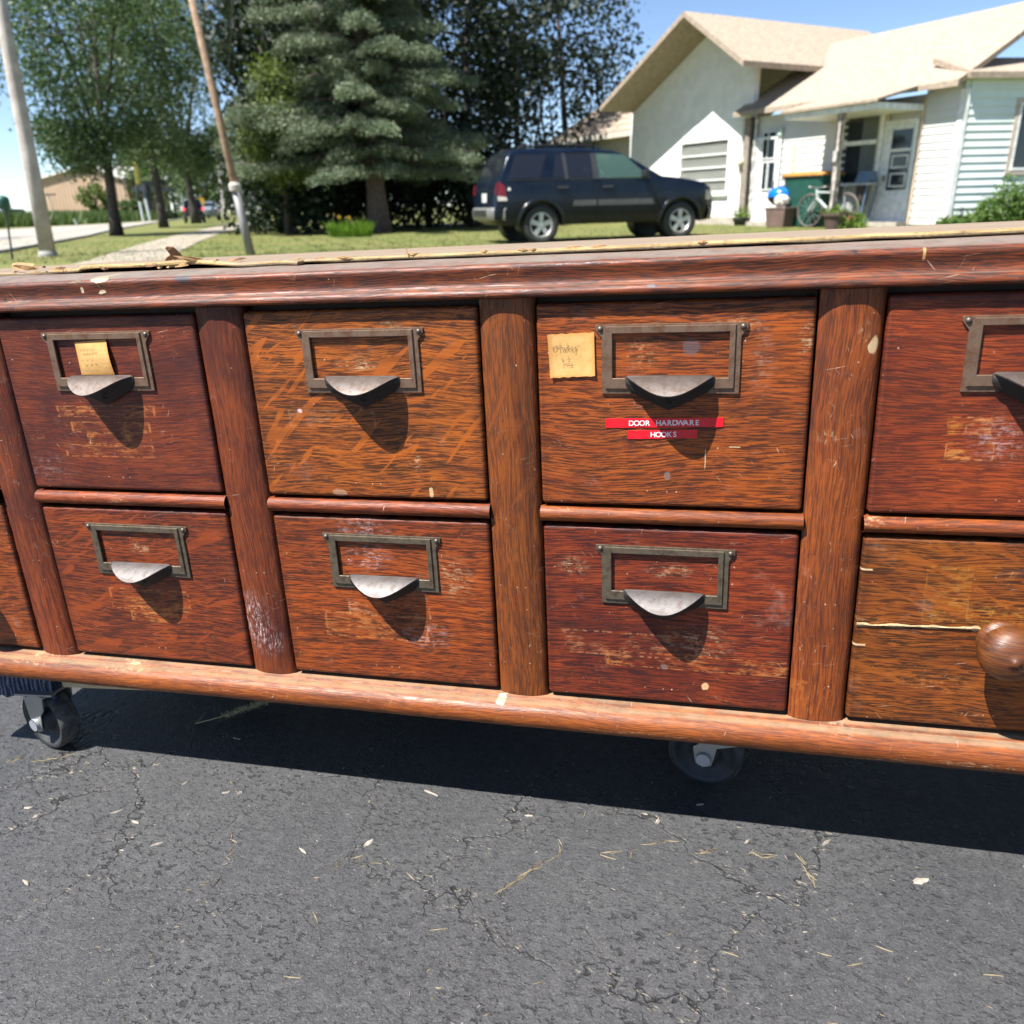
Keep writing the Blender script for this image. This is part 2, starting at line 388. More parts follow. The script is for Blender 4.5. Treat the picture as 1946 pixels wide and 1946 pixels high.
CONC = plain('pale_concrete', (0.27, 0.235, 0.18), 0.8, 0, 0.12, 1.2, 0.15)
ROADM = plain('road_concrete', (0.29, 0.262, 0.222), 0.8, 0, 0.10, 0.5, 0.1)
KERB = plain('kerb_concrete', (0.28, 0.27, 0.25), 0.8, 0, 0.1, 2)
def strip(name, left, right, z, mat, thick=0.0, kind='structure'):
    mb = MB()
    mb.sheet([[(l[0] + CAM.x, l[1] + CAM.y, z), (r[0] + CAM.x, r[1] + CAM.y, z)] for l, r in zip(left, right)], flip=True)
    return tag(mb.build(name, mat), kind=kind)
nearE = [(-4.6, -14), (-9.6, 6.0), (-14.47, 14.76), (-20.25, 24.18), (-26.04, 32.71), (-38.77, 53.18), (-64, 95), (-110, 170)]
farE = [(-30, -14), (-34.5, 18.0), (-39.43, 40.59), (-41.91, 45.6), (-43.58, 52.36), (-48.44, 66.5), (-72, 112), (-118, 185)]
strip('road', farE, nearE, GZ + 0.008, ROADM)
strip('sidewalk', [(-7.35, 7.0), (-9.62, 11.4), (-13.94, 18.88), (-17.8, 26.1), (-23.14, 36.5), (-33, 56)], [(-6.2, 7.5), (-8.45, 11.79), (-12.6, 19.11), (-16.3, 26.1), (-21.4, 36.5), (-31, 56)], GZ + 0.012, CONC)
mb = MB()
for i in range(1, len(nearE) - 1):
    a = Vector((*nearE[i], 0)); b = Vector((*nearE[i + 1], 0)); d = (b - a).normalized(); nrm = Vector((d.y, -d.x, 0)) * 0.16
    P = []
    for zz in (GZ - 0.05, GZ + 0.07):
        for q in (a, b, b + nrm, a + nrm): P.append((q.x + CAM.x, q.y + CAM.y, zz))
    mb.hexa(P)
tag(mb.build('kerb', KERB), kind='structure')
# low dark seam / gutter strip in the road apron
strip('road_gutter', [(-30, 20.0), (-24.2, 26.6), (-29, 34), (-44, 57)], [(-21.6, 21.4), (-23.2, 25.0), (-28.2, 33.2), (-43.2, 56.4)], GZ + 0.013, plain('gutter', (0.16, 0.155, 0.15), 0.8))

# ------------------------------------------------------------------ the cabinet
PITCH, DW = 0.342, 0.2826
XE0, XE1 = -0.618, 1.385
BASE = Vector((0.40, 0.30, -0.036))
cab = thing('oak_drawer_cabinet', 'worn oak cabinet with two rows of drawers, metal card holders and a peeling top', 'cabinet', mat=TILT.to_4x4() @ Matrix.Translation(BASE))
def part(mb, name, mats, c, parent=None, **kw):
    """part of the cabinet whose geometry is given in the cabinet's frame; its origin goes to c"""
    if parent is None:
        o = mb.build(name, mats, cab, loc=c, **kw); o.location = Vector(c) - BASE
    else:
        o = mb.build(name, mats, parent, loc=c, **kw)
        pc = parent.location + BASE if parent.parent == cab else parent['_c']
        o.location = Vector(c) - Vector(pc)
    return o

D1 = dict(dark=(0.022, 0.0075, 0.0045), mid=(0.178, 0.0360, 0.0085), light=(0.425, 0.100, 0.0140))
def shade(k, r=1.0, gg=1.0, bb=1.0, dk=1.0):
    f = lambda c, s: tuple(a * s * b for a, b in zip(c, (r, gg, bb)))
    return dict(dark=f(D1['dark'], dk), mid=f(D1['mid'], k), light=f(D1['light'], k))
OR = (0.55, 0.20, 0.05); CR = (0.62, 0.46, 0.26); WH = (0.62, 0.50, 0.50)

# carcass: bottom, back, ends and a dark inside behind the gaps
DARKW = plain('carcass_wood', (0.045, 0.022, 0.014), 0.7)
ENDW = wood('end_panel_wood', 3, 'z', **shade(0.8), fleck=0.2)
mb = MB()
mb.box(((XE0 + XE1) / 2 + .0, 0.325, -0.024), (XE1 - XE0 - 0.07, 0.54, 0.024))
mb.box(((XE0 + XE1) / 2, 0.60, 0.235), (XE1 - XE0 - 0.04, 0.02, 0.46))
mb.box(((XE0 + XE1) / 2, 0.034, 0.232), (XE1 - XE0 - 0.06, 0.012, 0.48))
part(mb, 'carcass', DARKW, (0.4, 0.3, 0.2))
for xe in (XE0 + 0.010, XE1 - 0.010):
    mb = MB(); mb.box((xe, 0.315, 0.227), (0.02, 0.55, 0.486))
    part(mb, 'end_panel', ENDW, (xe, 0.315, 0.227), bevel=0.002)

# stiles (posts): shallow rounded fronts
def stile(x0, x1, mat):
    n = 10; poly = []
    for i in range(n + 1):
        t = i / n; poly.append(Vector((x0 + (x1 - x0) * t, 0.0040 - 0.0068 * (1 - abs(2 * t - 1) ** 2.6), 0)))
    poly += [Vector((x1, 0.026, 0)), Vector((x0, 0.026, 0))]
    mb = MB(); zs = np.linspace(-0.0040, 0.4725, 40)
    rows = []
    for z in zs:
        e = rng.normal(0, 0.00022, len(poly))
        rows.append([(p.x, p.y + e[i] * (1 if i <= n else 0), z) for i, p in enumerate(poly)] + [(poly[0].x, poly[0].y + e[0], z)])
    mb.sheet(rows)
    k = len(poly)
    mb.add([(p.x, p.y, zs[0]) for p in poly], [tuple(range(k))[::-1]]); mb.add([(p.x, p.y, zs[-1]) for p in poly], [tuple(range(k))])
    c = ((x0 + x1) / 2, 0.005, 0.234)
    o = part(mb, 'stile', mat, c, smooth=True)
    return o
def loc_of(px, py, c):
    x, z = face(px, py); return x - c[0], z - c[2]
for k in range(-1, 6):
    x0 = (k - 2) * PITCH + DW if k >= 0 else XE0 + 0.021
    x1 = (k - 1) * PITCH if k >= 0 else XE0 + 0.055
    if k == 5: x1 = XE1 - 0.021
    c = ((x0 + x1) / 2, 0.005, 0.234)
    sp = []
    if k == 1:
        a = loc_of(487, 1180, c); sp = [('haze', a[0], a[1], 0.030, 0.055, WH, 0.85)]
        a = loc_of(512, 1215, c); sp += [('haze', a[0], a[1], 0.028, 0.028, WH, 0.7)]
        kw = dict(shade(0.60, 0.95, 0.90, 1.4), redden=0.7, fleck=0.35, fang=16)
    elif k == 2: kw = dict(shade(0.68, 0.95, 1.08, 1.1, 1.3), redden=0.15, fleck=0.5, fang=22, streak=0.78)
    elif k == 3:
        a = loc_of(1662, 655, c); sp = [('spot', a[0], a[1], 0.006, 0.010, CR, 0.9)]
        a = loc_of(1642, 632, c); sp += [('haze', a[0], a[1], 0.008, 0.016, CR, 0.8)]
        a = loc_of(1570, 830, c); sp += [('haze', a[0], a[1], 0.014, 0.010, CR, 0.7)]
        a = loc_of(1515, 1335, c); sp += [('scar', a[0], a[1], 0.017, 0.030, (0.34, 0.10, 0.02), 0.8)]
        kw = dict(shade(0.80, 0.98, 1.02, 1.2), redden=0.3, fleck=0.35, fang=14)
    else: kw = dict(shade(0.64, 0.98, 0.90, 1.4), redden=0.6, fleck=0.3, fang=18)
    stile(x0, x1, wood('stile_oak', 11 + k, 'z', scars=sp, wear=1.5, edge=0.1, **{'streak': .72, **kw}))

# mid rails between the rows: half round
def rail(x0, x1, mat):
    mb = MB(); prof = []
    for i in range(13):
        a = math.pi * i / 12; prof.append((0.006 - 0.0105 * math.sin(a), 0.2340 - 0.0092 * math.cos(a)))
    prof = [(0.026, 0.2248)] + prof + [(0.026, 0.2432)]
    st = np.linspace(x0, x1, 30); rows = []
    for x in st:
        e = rng.normal(0, 0.00015, len(prof)); rows.append([(x, p[0] + e[i], p[1] + e[i]) for i, p in enumerate(prof)])
    mb.sheet(rows, flip=False)
    c = ((x0 + x1) / 2, 0.005, 0.234)
    return part(mb, 'mid_rail', mat, c, smooth=True)
COLS = []
for k in range(0, 6):
    x0 = (k - 2) * PITCH; x1 = x0 + DW
    if k == 0: x0 = XE0 + 0.057
    COLS.append((k, x0, x1))
for k, x0, x1 in COLS:
    sp = []; c = ((x0 + x1) / 2, 0.005, 0.234)
    if k == 1: a = loc_of(228, 953, c); sp = [('haze', a[0], a[1], 0.022, 0.008, CR, 0.9)]
    if k == 4: a = loc_of(1660, 990, c); sp = [('haze', a[0], a[1], 0.016, 0.008, CR, 0.8), ('haze', 0.06, -0.004, 0.06, 0.006, CR, 0.8)]
    rail(x0, x1, wood('rail_oak', 21 + k, 'x', **shade(0.74 if k < 3 else .86, 0.98, 0.88 if k < 3 else 1.05, 1.15), fleck=0.12, wear=1.5, scars=sp, edge=0.15, redden=0.35, streak=.7, rough=0.46))

# bottom rail with a rounded nose
mb = MB(); prof = [(0.03, -0.0045), (0.005, -0.0045), (-0.006, -0.0048)]
for i in range(17):
    a = R(70) + R(205) * i / 16; prof.append((-0.0125 + 0.0168 * math.cos(a), -0.0222 + 0.0168 * math.sin(a)))
prof += [(0.01, -0.040), (0.05, -0.040)]
prof[3:3] = []
st = np.linspace(XE0 - 0.004, XE1 + 0.004, 240); rows = []
wob = np.convolve(rng.normal(0, 1, 260), np.ones(9) / 9, 'same')[:240]
for i, x in enumerate(st):
    e = rng.normal(0, 0.00012, len(prof)) + wob[i] * 0.0006
    rows.append([(x, p[0] + e[j] * (1 if 2 < j < len(prof) - 2 else 0), p[1] + 0.5 * e[j] * (1 if 2 < j < len(prof) - 2 else 0)) for j, p in enumerate(prof)])
mb.sheet(rows); k = len(prof)
mb.add([(st[0], p[0], p[1]) for p in prof], [tuple(range(k))]); mb.add([(st[-1], p[0], p[1]) for p in prof], [tuple(range(k))[::-1]])
c = (0.38, -0.01, -0.022)
sp = []
for (px, py, w_, h_, col_, s_, kd) in ((150, 1257, .05, .012, CR, .6, 'haze'), (230, 1275, .06, .006, CR, .8, 'haze'), (60, 1262, .05, .008, CR, .6, 'haze'), (1600, 1385, .03, .02, CR, .75, 'haze'), (948, 1342, .006, .003, (0.7, .55, .35), .9, 'spot'), (1860, 1455, .06, .006, CR, .8, 'haze'), (1700, 1448, .05, .005, CR, .75, 'haze'), (1220, 1395, .1, .004, CR, .6, 'haze'), (1712, 1398, .007, .005, (0.10, .06, .05), .8, 'spot')):
    a = face(px, py, -0.028); sp.append((kd, a[0] - c[0], a[1] - c[2], w_, h_, col_, s_))
part(mb, 'bottom_rail', wood('bottom_rail_oak', 31, 'x', **shade(.84, 0.98, 1.12, 1.2), fleck=0.1, wear=1.4, scars=sp, dust=0.6, edge=0.0, redden=0.3, streak=.65, rough=0.42, dustc=(.30, .225, .145)), c, smooth=True)

# cornice moulding
prof = [(0.026, 0.4735), (-0.0085, 0.4735), (-0.0102, 0.4745), (-0.0108, 0.4766), (-0.0107, 0.4786), (-0.0098, 0.4806), (-0.0080, 0.4824), (-0.0058, 0.4837), (-0.0040, 0.4843), (-0.0024, 0.4851),
        (-0.0012, 0.4870), (-0.0008, 0.4905), (-0.0011, 0.4945), (-0.0020, 0.4985), (-0.0030, 0.5020), (-0.0028, 0.5042), (-0.0016, 0.5060), (0.0010, 0.5075), (0.006, 0.5088), (0.018, 0.5108), (0.034, 0.5126), (0.055, 0.5135), (0.12, 0.5135)]
st = np.linspace(XE0 - 0.008, XE1 + 0.008, 320); rows = []
wob = np.convolve(rng.normal(0, 1, 340), np.ones(7) / 7, 'same')[:320]
for i, x in enumerate(st):
    e = rng.normal(0, 0.00010, len(prof)) + wob[i] * 0.00035
    rows.append([(x, p[0] + e[j] * (1 if 1 < j < len(prof) - 3 else 0), p[1] + (0.5 * e[j] if 3 < j < len(prof) - 3 else 0)) for j, p in enumerate(prof)])
mb = MB(); mb.sheet(rows, flip=True); k = len(prof)
mb.add([(st[0], p[0], p[1]) for p in prof], [tuple(range(k))[::-1]]); mb.add([(st[-1], p[0], p[1]) for p in prof], [tuple(range(k))])
c = (0.38, 0.0, 0.493); sp = []
for (kd, px, py, w_, h_, col_, s_) in (('spot', 184, 531, .0125, .0042, (0.72, 0.58, 0.30), 0.95), ('haze', 142, 535, .012, .004, (0.72, 0.58, 0.30), 0.9), ('spot', 155, 552, .0022, .0035, (0.72, 0.6, 0.4), .9), ('spot', 190, 556, .006, .002, (0.72, 0.6, 0.4), .9),
        ('spot', 345, 529, .0105, .0055, (0.018, 0.030, 0.042), .95), ('haze', 40, 537, .020, .004, (0.05, 0.09, 0.14), .7), ('spot', 8, 573, .0022, .0028, (0.004, 0.003, 0.002), 1), ('haze', 555, 526, .012, .005, (0.5, 0.22, 0.08), .9), ('spot', 1629, 480, .0026, .0026, (0.006, 0.004, 0.003), 1),
        ('haze', 1490, 478, .035, .004, (0.62, 0.36, 0.12), .8), ('line', 1757, 482, .0012, .006, (0.6, 0.36, 0.14), .8), ('haze', 420, 528, .012, .004, (0.45, 0.25, 0.12), .8), ('haze', 560, 580, .09, .0016, CR, .8), ('haze', 240, 590, .12, .0018, CR, .8), ('spot', 1238, 541, .005, .002, (0.10, 0.11, 0.12), .8), ('haze', 985, 552, .02, .002, WH, .8), ('haze', 1120, 500, .07, .0015, WH, .7)):
    a = face(px, py, -0.003); sp.append((kd, a[0] - c[0], a[1] - c[2], w_, h_, col_, s_))
part(mb, 'cornice', wood('cornice_oak', 41, 'x', **shade(0.66, 0.98, 0.95, 1.1), fleck=0.05, wear=1.1, scars=sp, dust=0.85, edge=0.0, redden=0.55, rough=0.46, spec=0.42, grain=0.85, dustc=(.19, .158, .128)), c, smooth=True)

# raw wooden top, its front edge broken and lifting on the left
def top_mat():
    g = G('raw_top_wood'); P = g.obj(); x, y, z = g.xyz(P)
    n1 = g.noise(g.vec(g.m('MULTIPLY', x, 3), g.m('MULTIPLY', y, 60), z), 1, 4); n2 = g.noise(g.vec(g.m('MULTIPLY', x, 30), g.m('MULTIPLY', y, 300), g.m('MULTIPLY', z, 500)), 1, 3)
    topc = g.mix(g.step(n1, .3, .7), (0.18, 0.134, 0.094), (0.26, 0.202, 0.142)); topc = g.mix(g.step(n2, .5, .7, 0, .5), topc, (0.11, .075, .052))
    raw = g.mix(g.step(n2, .38, .62), (0.40, 0.29, 0.135), (0.33, 0.225, 0.10)); raw = g.mix(g.step(g.noise(P, 30, 4), .56, .68, 0, .6), raw, (0.17, .115, .07))
    raw = g.mix(g.step(z, -0.0015, 0.0010, 1.0, 0.0), raw, (0.15, 0.112, 0.072))
    ny_ = g.xyz(g.n('NewGeometry', out=1))[2]
    cc = g.mix(g.step(ny_, .55, .9), raw, topc)
    return g.done(cc, 0.75, 0, g.bump(n2, .4, .002), Specular_IOR_Level=.25)
TOPM = top_mat()
def front_y(x):
    b = 0.046 + 0.004 * math.sin(x * 9) + 0.002 * math.sin(x * 41)
    if x < 0.09: b += 0.03 * smooth((0.09 - x) / 0.25)
    return b
st = np.arange(XE0 - 0.008, XE1 + 0.008, 0.0035)
rg1 = np.convolve(rng.normal(0, 1.5, len(st) + 40), np.hanning(27) / np.hanning(27).sum() * 2.0, 'same')[20:20 + len(st)]
rg2 = rng.normal(0, 1, len(st))
lift = [0.0] * len(st)
rows = []
for i, x in enumerate(st):
    L = 1.0 if x < 0.06 else 0.35
    f = front_y(x) + rg1[i] * 0.003 * L * (2.2 if x < 0.06 else 1) + rg2[i] * 0.0002
    up = 0.0045 * smooth((0.02 - x) / 0.12) * smooth((x + 0.34) / 0.1) + 0.0012 * rg1[i] * L
    if x < -0.26: up -= 0.0025
    zt, zb = 0.5203 + up + rg2[i] * 0.0001, 0.5142 + up * (1.0 if x < 0.06 else 0.0) + 0.0006 * abs(rg1[i])
    rows.append([(x, f + 0.02, zb), (x, f + 0.001, zb), (x, f, zb + 0.0012), (x, f + rg2[i] * 0.0001, (zt + zb) / 2), (x, f + 0.0004 + abs(rg1[i]) * 0.0005, zt - 0.0008), (x, f + 0.003, zt), (x, f + 0.03, 0.5203 + up * 0.6), (x, 0.16, 0.5203), (x, 0.4, 0.5205 + 0.0004 * math.sin(x * 3)), (x, 0.625, 0.5200), (x, 0.625, 0.5142)])
mb = MB(); mb.sheet(rows, flip=True)
part(mb, 'top_board', TOPM, (0.38, 0.3, 0.517), smooth=False)
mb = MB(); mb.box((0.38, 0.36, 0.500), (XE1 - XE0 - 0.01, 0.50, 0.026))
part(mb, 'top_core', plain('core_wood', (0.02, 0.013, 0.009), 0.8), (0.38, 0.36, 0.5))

SPL = plain('splinter_wood', (0.34, 0.20, 0.085), 0.8, 0, 0.35, 60, 0.3); SPD = plain('splinter_brown', (0.17, 0.085, 0.035), 0.7, 0, 0.3, 50, 0.3)
def splinter(pts, thick, mat, name='splinter'):
    """a torn sheet of wood from an outline of points (cabinet frame)"""
    P = [Vector(p) for p in pts]; c = sum(P, Vector()) / len(P)
    nrm = (P[1] - P[0]).cross(P[2] - P[0]).normalized() * thick
    mb = MB(); mb.prism(P, nrm); part(mb, name, mat, c)
def fy(px, py, y): a = face(px, py, y); return (a[0], y, a[1])
splinter([fy(311, 499, .075), fy(317, 490, .073), fy(321, 487, .073), fy(324, 485, .073), fy(319, 478, .07), fy(314, 472, .069), fy(317, 469, .069), fy(329, 470, .07), fy(336, 476, .072), fy(345, 485, .075), fy(352, 491, .075), fy(360, 494, .076), fy(355, 500, .077)], 0.0015, SPD, 'splinter')
splinter([fy(330, 486, .066), fy(348, 487, .066), fy(368, 488, .066), fy(390, 492, .068), fy(420, 496, .07), fy(400, 500, .07), fy(362, 497, .068), fy(346, 492, .066)], 0.0018, SPL, 'splinter')
splinter([fy(22, 505, .075), fy(30, 503, .073), fy(48, 504, .073), fy(62, 506, .073), fy(72, 512, .075), fy(50, 514, .074), fy(26, 512, .074)], 0.004, SPL, 'splinter')
for q in range(26):
    px = rng.uniform(10, 460); base_y = 512 - (px / 460) * 16 + rng.uniform(-3, 9); L = rng.uniform(8, 34)
    y = 0.055 + rng.uniform(-.01, .02); a = rng.uniform(-.18, .02)
    splinter([fy(px, base_y, y), fy(px + L * .4, base_y - rng.uniform(1, 3) + a * L * .4, y), fy(px + L, base_y + a * L, y + .004), fy(px + L * .5, base_y + rng.uniform(.8, 2.2) + a * L * .5, y)], 0.001, SPL if q % 3 else SPD)
for q in range(10):   # few fibres along the intact edge
    px = rng.uniform(520, 1900); x_, z_ = face(px, 700, 0)
    yb = front_y(x_); z0 = 0.5195; L = rng.uniform(.006, .022)
    splinter([(x_, yb, z0), (x_ + L * .5, yb - .001, z0 + .0015), (x_ + L, yb, z0 + rng.uniform(-.001, .003)), (x_ + L * .5, yb - .001, z0 - .001)], 0.0006, SPL)
x_, z_ = face(772, 470, .05)
splinter([(x_, .05, .519), (x_ + .0012, .05, .519), (x_ + .0008, .05, .527), (x_ - .0006, .05, .528)], 0.0006, SPL)

# ---------------- hardware
def metal(name, c, seed, rough=0.5, rust=(0.10, 0.05, 0.025), amount=0.5, metallic=0.75):
    g = G(name); P = g.n('VectorMath', dict(operation='ADD'), i0=g.obj(), i1=(seed, seed * .7, 0))
    n1 = g.noise(P, 90, 5, .7); n2 = g.noise(P, 900, 3, .7)
    cc = g.mix(g.step(n1, .42, .68, 0, amount), c, rust); cc = g.mix(g.step(n2, .5, .7, 0, .35), cc, tuple(q * .45 for q in c))
    return g.done(cc, g.m('ADD', rough, g.m('MULTIPLY', n1, .2)), metallic, g.bump(g.m('ADD', n2, g.m('MULTIPLY', n1, .6)), .22, .0008))
M_BRN = metal('rusty_brass', (0.165, 0.105, 0.070), 1.0, .46, (0.105, .048, .024), .9, .5)
M_GRY = metal('dark_bronze', (0.112, 0.088, 0.060), 2.0, .44, (0.055, .036, .022), .9, .5)
M_PULL = metal('worn_steel_brown', (0.118, 0.099, 0.090), 3.0, .45, (0.075, .045, .03), .8, .6)
M_PULL2 = metal('worn_steel', (0.128, 0.117, 0.114), 4.0, .46, (0.075, .055, .045), .7, .6)
M_PLATE = metal('shade_darkened_plate', (0.035, 0.03, 0.028), 8., .5, (.05, .03, .02), .4, .5)  # dark colour paints in the deep shade under the lip
HW, HH = 0.070, 0.0715

def holder_mb(cx, z0):
    """card holder: flat flange with two ears, a raised bead round the opening"""
    mb = MB(); y0, y1, y2 = -0.0003, -0.0022, -0.0042
    ox, oz = 0.0585, (0.0165, 0.0625)
    def loop(pts, y): return [(cx + x, y, z0 + z) for x, z in pts]
    # flange outline with ears (counter-clockwise from lower left); matched inner loop
    O = [(-HW, 0), (0, 0), (HW, 0), (HW, .03), (HW, .0585), (HW + .0032, .0625), (HW + .0064, .0668), (HW + .0064, HH - .0006), (HW + .005, HH), (HW - .004, HH), (0, HH), (-HW + .004, HH), (-HW - .005, HH), (-HW - .0064, HH - .0006), (-HW - .0064, .0668), (-HW - .0032, .0625), (-HW, .0585), (-HW, .03)]
    I = []
    for x, z in O: I.append((max(-ox, min(ox, x * 1.02)), max(oz[0], min(oz[1], z if abs(x) > 1e-6 else z))))
    n = len(O)
    A, B = loop(O, y0), loop([(x * .993, z * .99 + .0003) for x, z in O], y1); Cc = loop(I, y1); D = loop(I, y0)
    fs = []
    for r_ in range(3):
        for i in range(n): fs.append((r_*n+i, r_*n+(i+1) % n, (r_+1)*n+(i+1) % n, (r_+1)*n+i))
    mb.add(A + B + Cc + D, [f[::-1] for f in fs][::1])
    # raised bead: rectangular ring
    def rect(x0, x1, za, zb, y): return [(cx + x0, y, z0 + za), (cx + x1, y, z0 + za), (cx + x1, y, z0 + zb), (cx + x0, y, z0 + zb)]
    R0 = rect(-ox - .0078, ox + .0062, oz[0] - .0115, oz[1] + .0072, y1); R1 = rect(-ox - .0068, ox + .0052, oz[0] - .0105, oz[1] + .0066, y2)
    R2 = rect(-ox - .0006, ox + .0006, oz[0] - .0005, oz[1] + .0005, y2); R3 = rect(-ox, ox, oz[0], oz[1], y2 + .0006); R4 = rect(-ox, ox, oz[0], oz[1], y0)
    V = R0 + R1 + R2 + R3 + R4; fs = []
    for r_ in range(4):
        for i in range(4): fs.append((r_*4+i, r_*4+(i+1) % 4, (r_+1)*4+(i+1) % 4, (r_+1)*4+i))
    mb.add(V, [f[::-1] for f in fs])
    return mb

def pull_mb(cx, z0, skew=0.0, droop=0.0, mark='C'):
    """finger pull: a bent lip standing out of the holder's lower bar, over a pointed back plate"""
    mb = MB(); zt = z0 + 0.0192; N, K = 34, 12; W = 0.0455; LMAX = 0.0315
    def pt(u, t):
        bell = max(0.0, math.cos(math.pi / 2 * min(1, abs(u) / .95))) ** 0.62
        L = LMAX * bell * t
        s = L / LMAX
        yy = -0.0046 - L * (1.0 - 0.10 * s)
        zz = zt - (0.0160 + droop) * s ** 1.9 - 0.0012 * (1 - bell) - 0.0022 * (1 - abs(u)) * math.sin(math.pi * min(1, s)) * 0.4
        xx = u * W * (1 - 0.06 * t * bell) + skew * s
        return (cx + xx, yy, zz)
    top = [[pt(-1 + 2 * i / N, j / K) for i in range(N + 1)] for j in range(K + 1)]
    mb.sheet(top)
    bot = [[(x, y + 0.0006, z - 0.0013) for x, y, z in r_] for r_ in top]
    mb.sheet(bot, flip=True)
    mb.sheet([top[-1], bot[-1]])
    mb.sheet([bot[0], top[0]])
    # back plate with the pointed lower tab
    Q = [(-.0455, .0180), (-.0445, .0090), (-.0380, .0015), (-.026, -.0045), (-.012, -.0115), (0, -.0170), (.012, -.0115), (.026, -.0045), (.0380, .0015), (.0445, .0090), (.0455, .0180), (.042, .0195), (-.042, .0195)]
    mb.prism([Vector((cx + x, -0.0052, z0 + z)) for x, z in Q][::-1], (0, 0.0008, 0), 1)
    # embossed mark below the lip
    arc = [(0.0035 * math.cos(a), -0.0062 + 0.0035 * math.sin(a)) for a in np.linspace(R(40), R(320), 12)]
    mb.tube([(cx + x, -0.0054, z0 + z) for x, z in arc], 0.0004, 5, 1)
    return mb

INK = plain('pencil_ink', (0.24, 0.15, 0.075), .8)
def paper_mat(name, seed):
    g = G(name); P = g.obj(); gx, gy, gz = g.xyz(g.gen())
    n1 = g.noise(P, 40, 4)
    ed = g.m('MINIMUM', g.m('MINIMUM', gx, g.m('SUBTRACT', 1., gx)), g.m('MINIMUM', gz, g.m('SUBTRACT', 1., gz)))
    cc = g.mix(g.step(n1, .35, .65), (0.50, 0.285, 0.095), (0.56, 0.335, 0.125))
    cc = g.mix(g.step(g.m('ADD', ed, g.m('MULTIPLY', g.m('SUBTRACT', n1, .5), .1)), .0, .14, .75, 0), cc, (0.46, .20, .05))
    cc = g.mix(g.step(g.noise(P, 220, 3), .52, .66, 0, .35), cc, (0.42, .24, .08))
    return g.done(cc, .8, 0, g.bump(g.noise(P, 160, 3), .3, .001), Specular_IOR_Level=.2)
PAPER = paper_mat('aged_paper', 1)
def stroke(mb, pts, wdt, off, m=1):
    P = [Vector(p) for p in pts]
    for a, b in zip(P[:-1], P[1:]):
        d = (b - a)
        if d.length < 1e-6: continue
        s = Vector((d.z, 0, -d.x)).normalized() * wdt / 2; o = Vector((0, off, 0))
        mb.add([a - s + o, b - s + o, b + s + o, a + s + o], [(0, 1, 2, 3)], m)

def text_polys(body, size, extrude=0.0, bold=0.0):
    cu = bpy.data.curves.new('lettering', 'FONT'); cu.body = body; cu.size = size; cu.align_x = 'CENTER'; cu.extrude = extrude; cu.offset = bold
    ob = bpy.data.objects.new('lettering', cu); col.objects.link(ob)
    dg = bpy.context.evaluated_depsgraph_get(); dg.update()
    me = bpy.data.meshes.new_from_object(ob.evaluated_get(dg))
    V = [v.co.copy() for v in me.vertices]; F = [tuple(p.vertices) for p in me.polygons]
    bpy.data.objects.remove(ob); bpy.data.curves.remove(cu); bpy.data.meshes.remove(me)
    return V, F
TAPE_RED = plain('red_tape', (0.62, 0.006, 0.016), .32, 0, .08, 90)
TAPE_WHT = plain('embossed_white', (0.78, 0.66, 0.66), .5)
TAPE_EDGE = plain('tape_ghost', (0.66, 0.035, 0.05), .4)
def tape(parent, x0, x1, zc, hgt, body, tx0, pitch, size, tilt, ghost=None):
    mb = MB(); ym = -0.0007
    rows = [[(x0 + (x1 - x0) * i / 20, ym + 0.0003 * math.sin(i * 1.3) - 0.0001, zc + sgn * hgt / 2 + tilt * (i / 20 - .5)) for i in range(21)] for sgn in (-1, 1)]
    mb.sheet(rows, 0)
    back = [[(x, -0.0001, z) for x, y, z in r_] for r_ in rows]
    mb.sheet([back[0], rows[0]], 2); mb.sheet([rows[1], back[1]], 2)
    for i, ch in enumerate(body):
        if ch == ' ': continue
        V, F = text_polys(ch, size, 0.0, 0.00012)
        xc = tx0 + pitch * i; zz = zc - size * .34 + tilt * ((xc - (x0 + x1) / 2) / (x1 - x0))
        mb.add([(xc + v.x, -0.0014, zz + v.y) for v in V], F, 2 if ghost is not None and i >= ghost else 1)
    c = ((x0 + x1) / 2, 0, zc)
    return part(mb, 'tape_label', [TAPE_RED, TAPE_WHT, TAPE_EDGE], c, parent)

# ---------------- drawers
ZB = (0.0012, 0.2212); ZT = (0.2470, 0.4660)
TOPZ = {5: .3735, 1: 0.3764, 2: 0.3736, 3: 0.3721, 4: 0.3735, 0: .3735}
def drawer(k, row, x0, x1, mat, kind='holder', bronze=None, skew=0., droop=0.):
    z0, z1 = ZB if row == 'b' else ZT
    a, b = x0 + 0.0022, x1 - 0.0022
    c = ((a + b) / 2, 0.008, (z0 + z1) / 2)
    mb = MB(); mb.box(c, (b - a, 0.018, z1 - z0))
    # -0.001 .. 0.017 : face stands 1 mm off the plane
    d = part(mb, 'drawer', mat, c, bevel=0.0045, seg=4, smooth=True)
    d.location.y += 0.001
    d['_c'] = (c[0], c[1] + 0.0, c[2])
    return d, c
def sub(d, mb, name, mats, c, **kw):
    o = mb.build(name, mats, d, loc=c, **kw); o.location = Vector(c) - Vector(d['_c']) + Vector((0, -0.0012, 0)); return o
def part_on(d): return lambda mb, name, mats, c, **kw: sub(d, mb, name, mats, c, **kw)
RIVET = metal('rivet_metal', (0.14, .11, .09), 5., .4, (.06, .035, .02), .5)
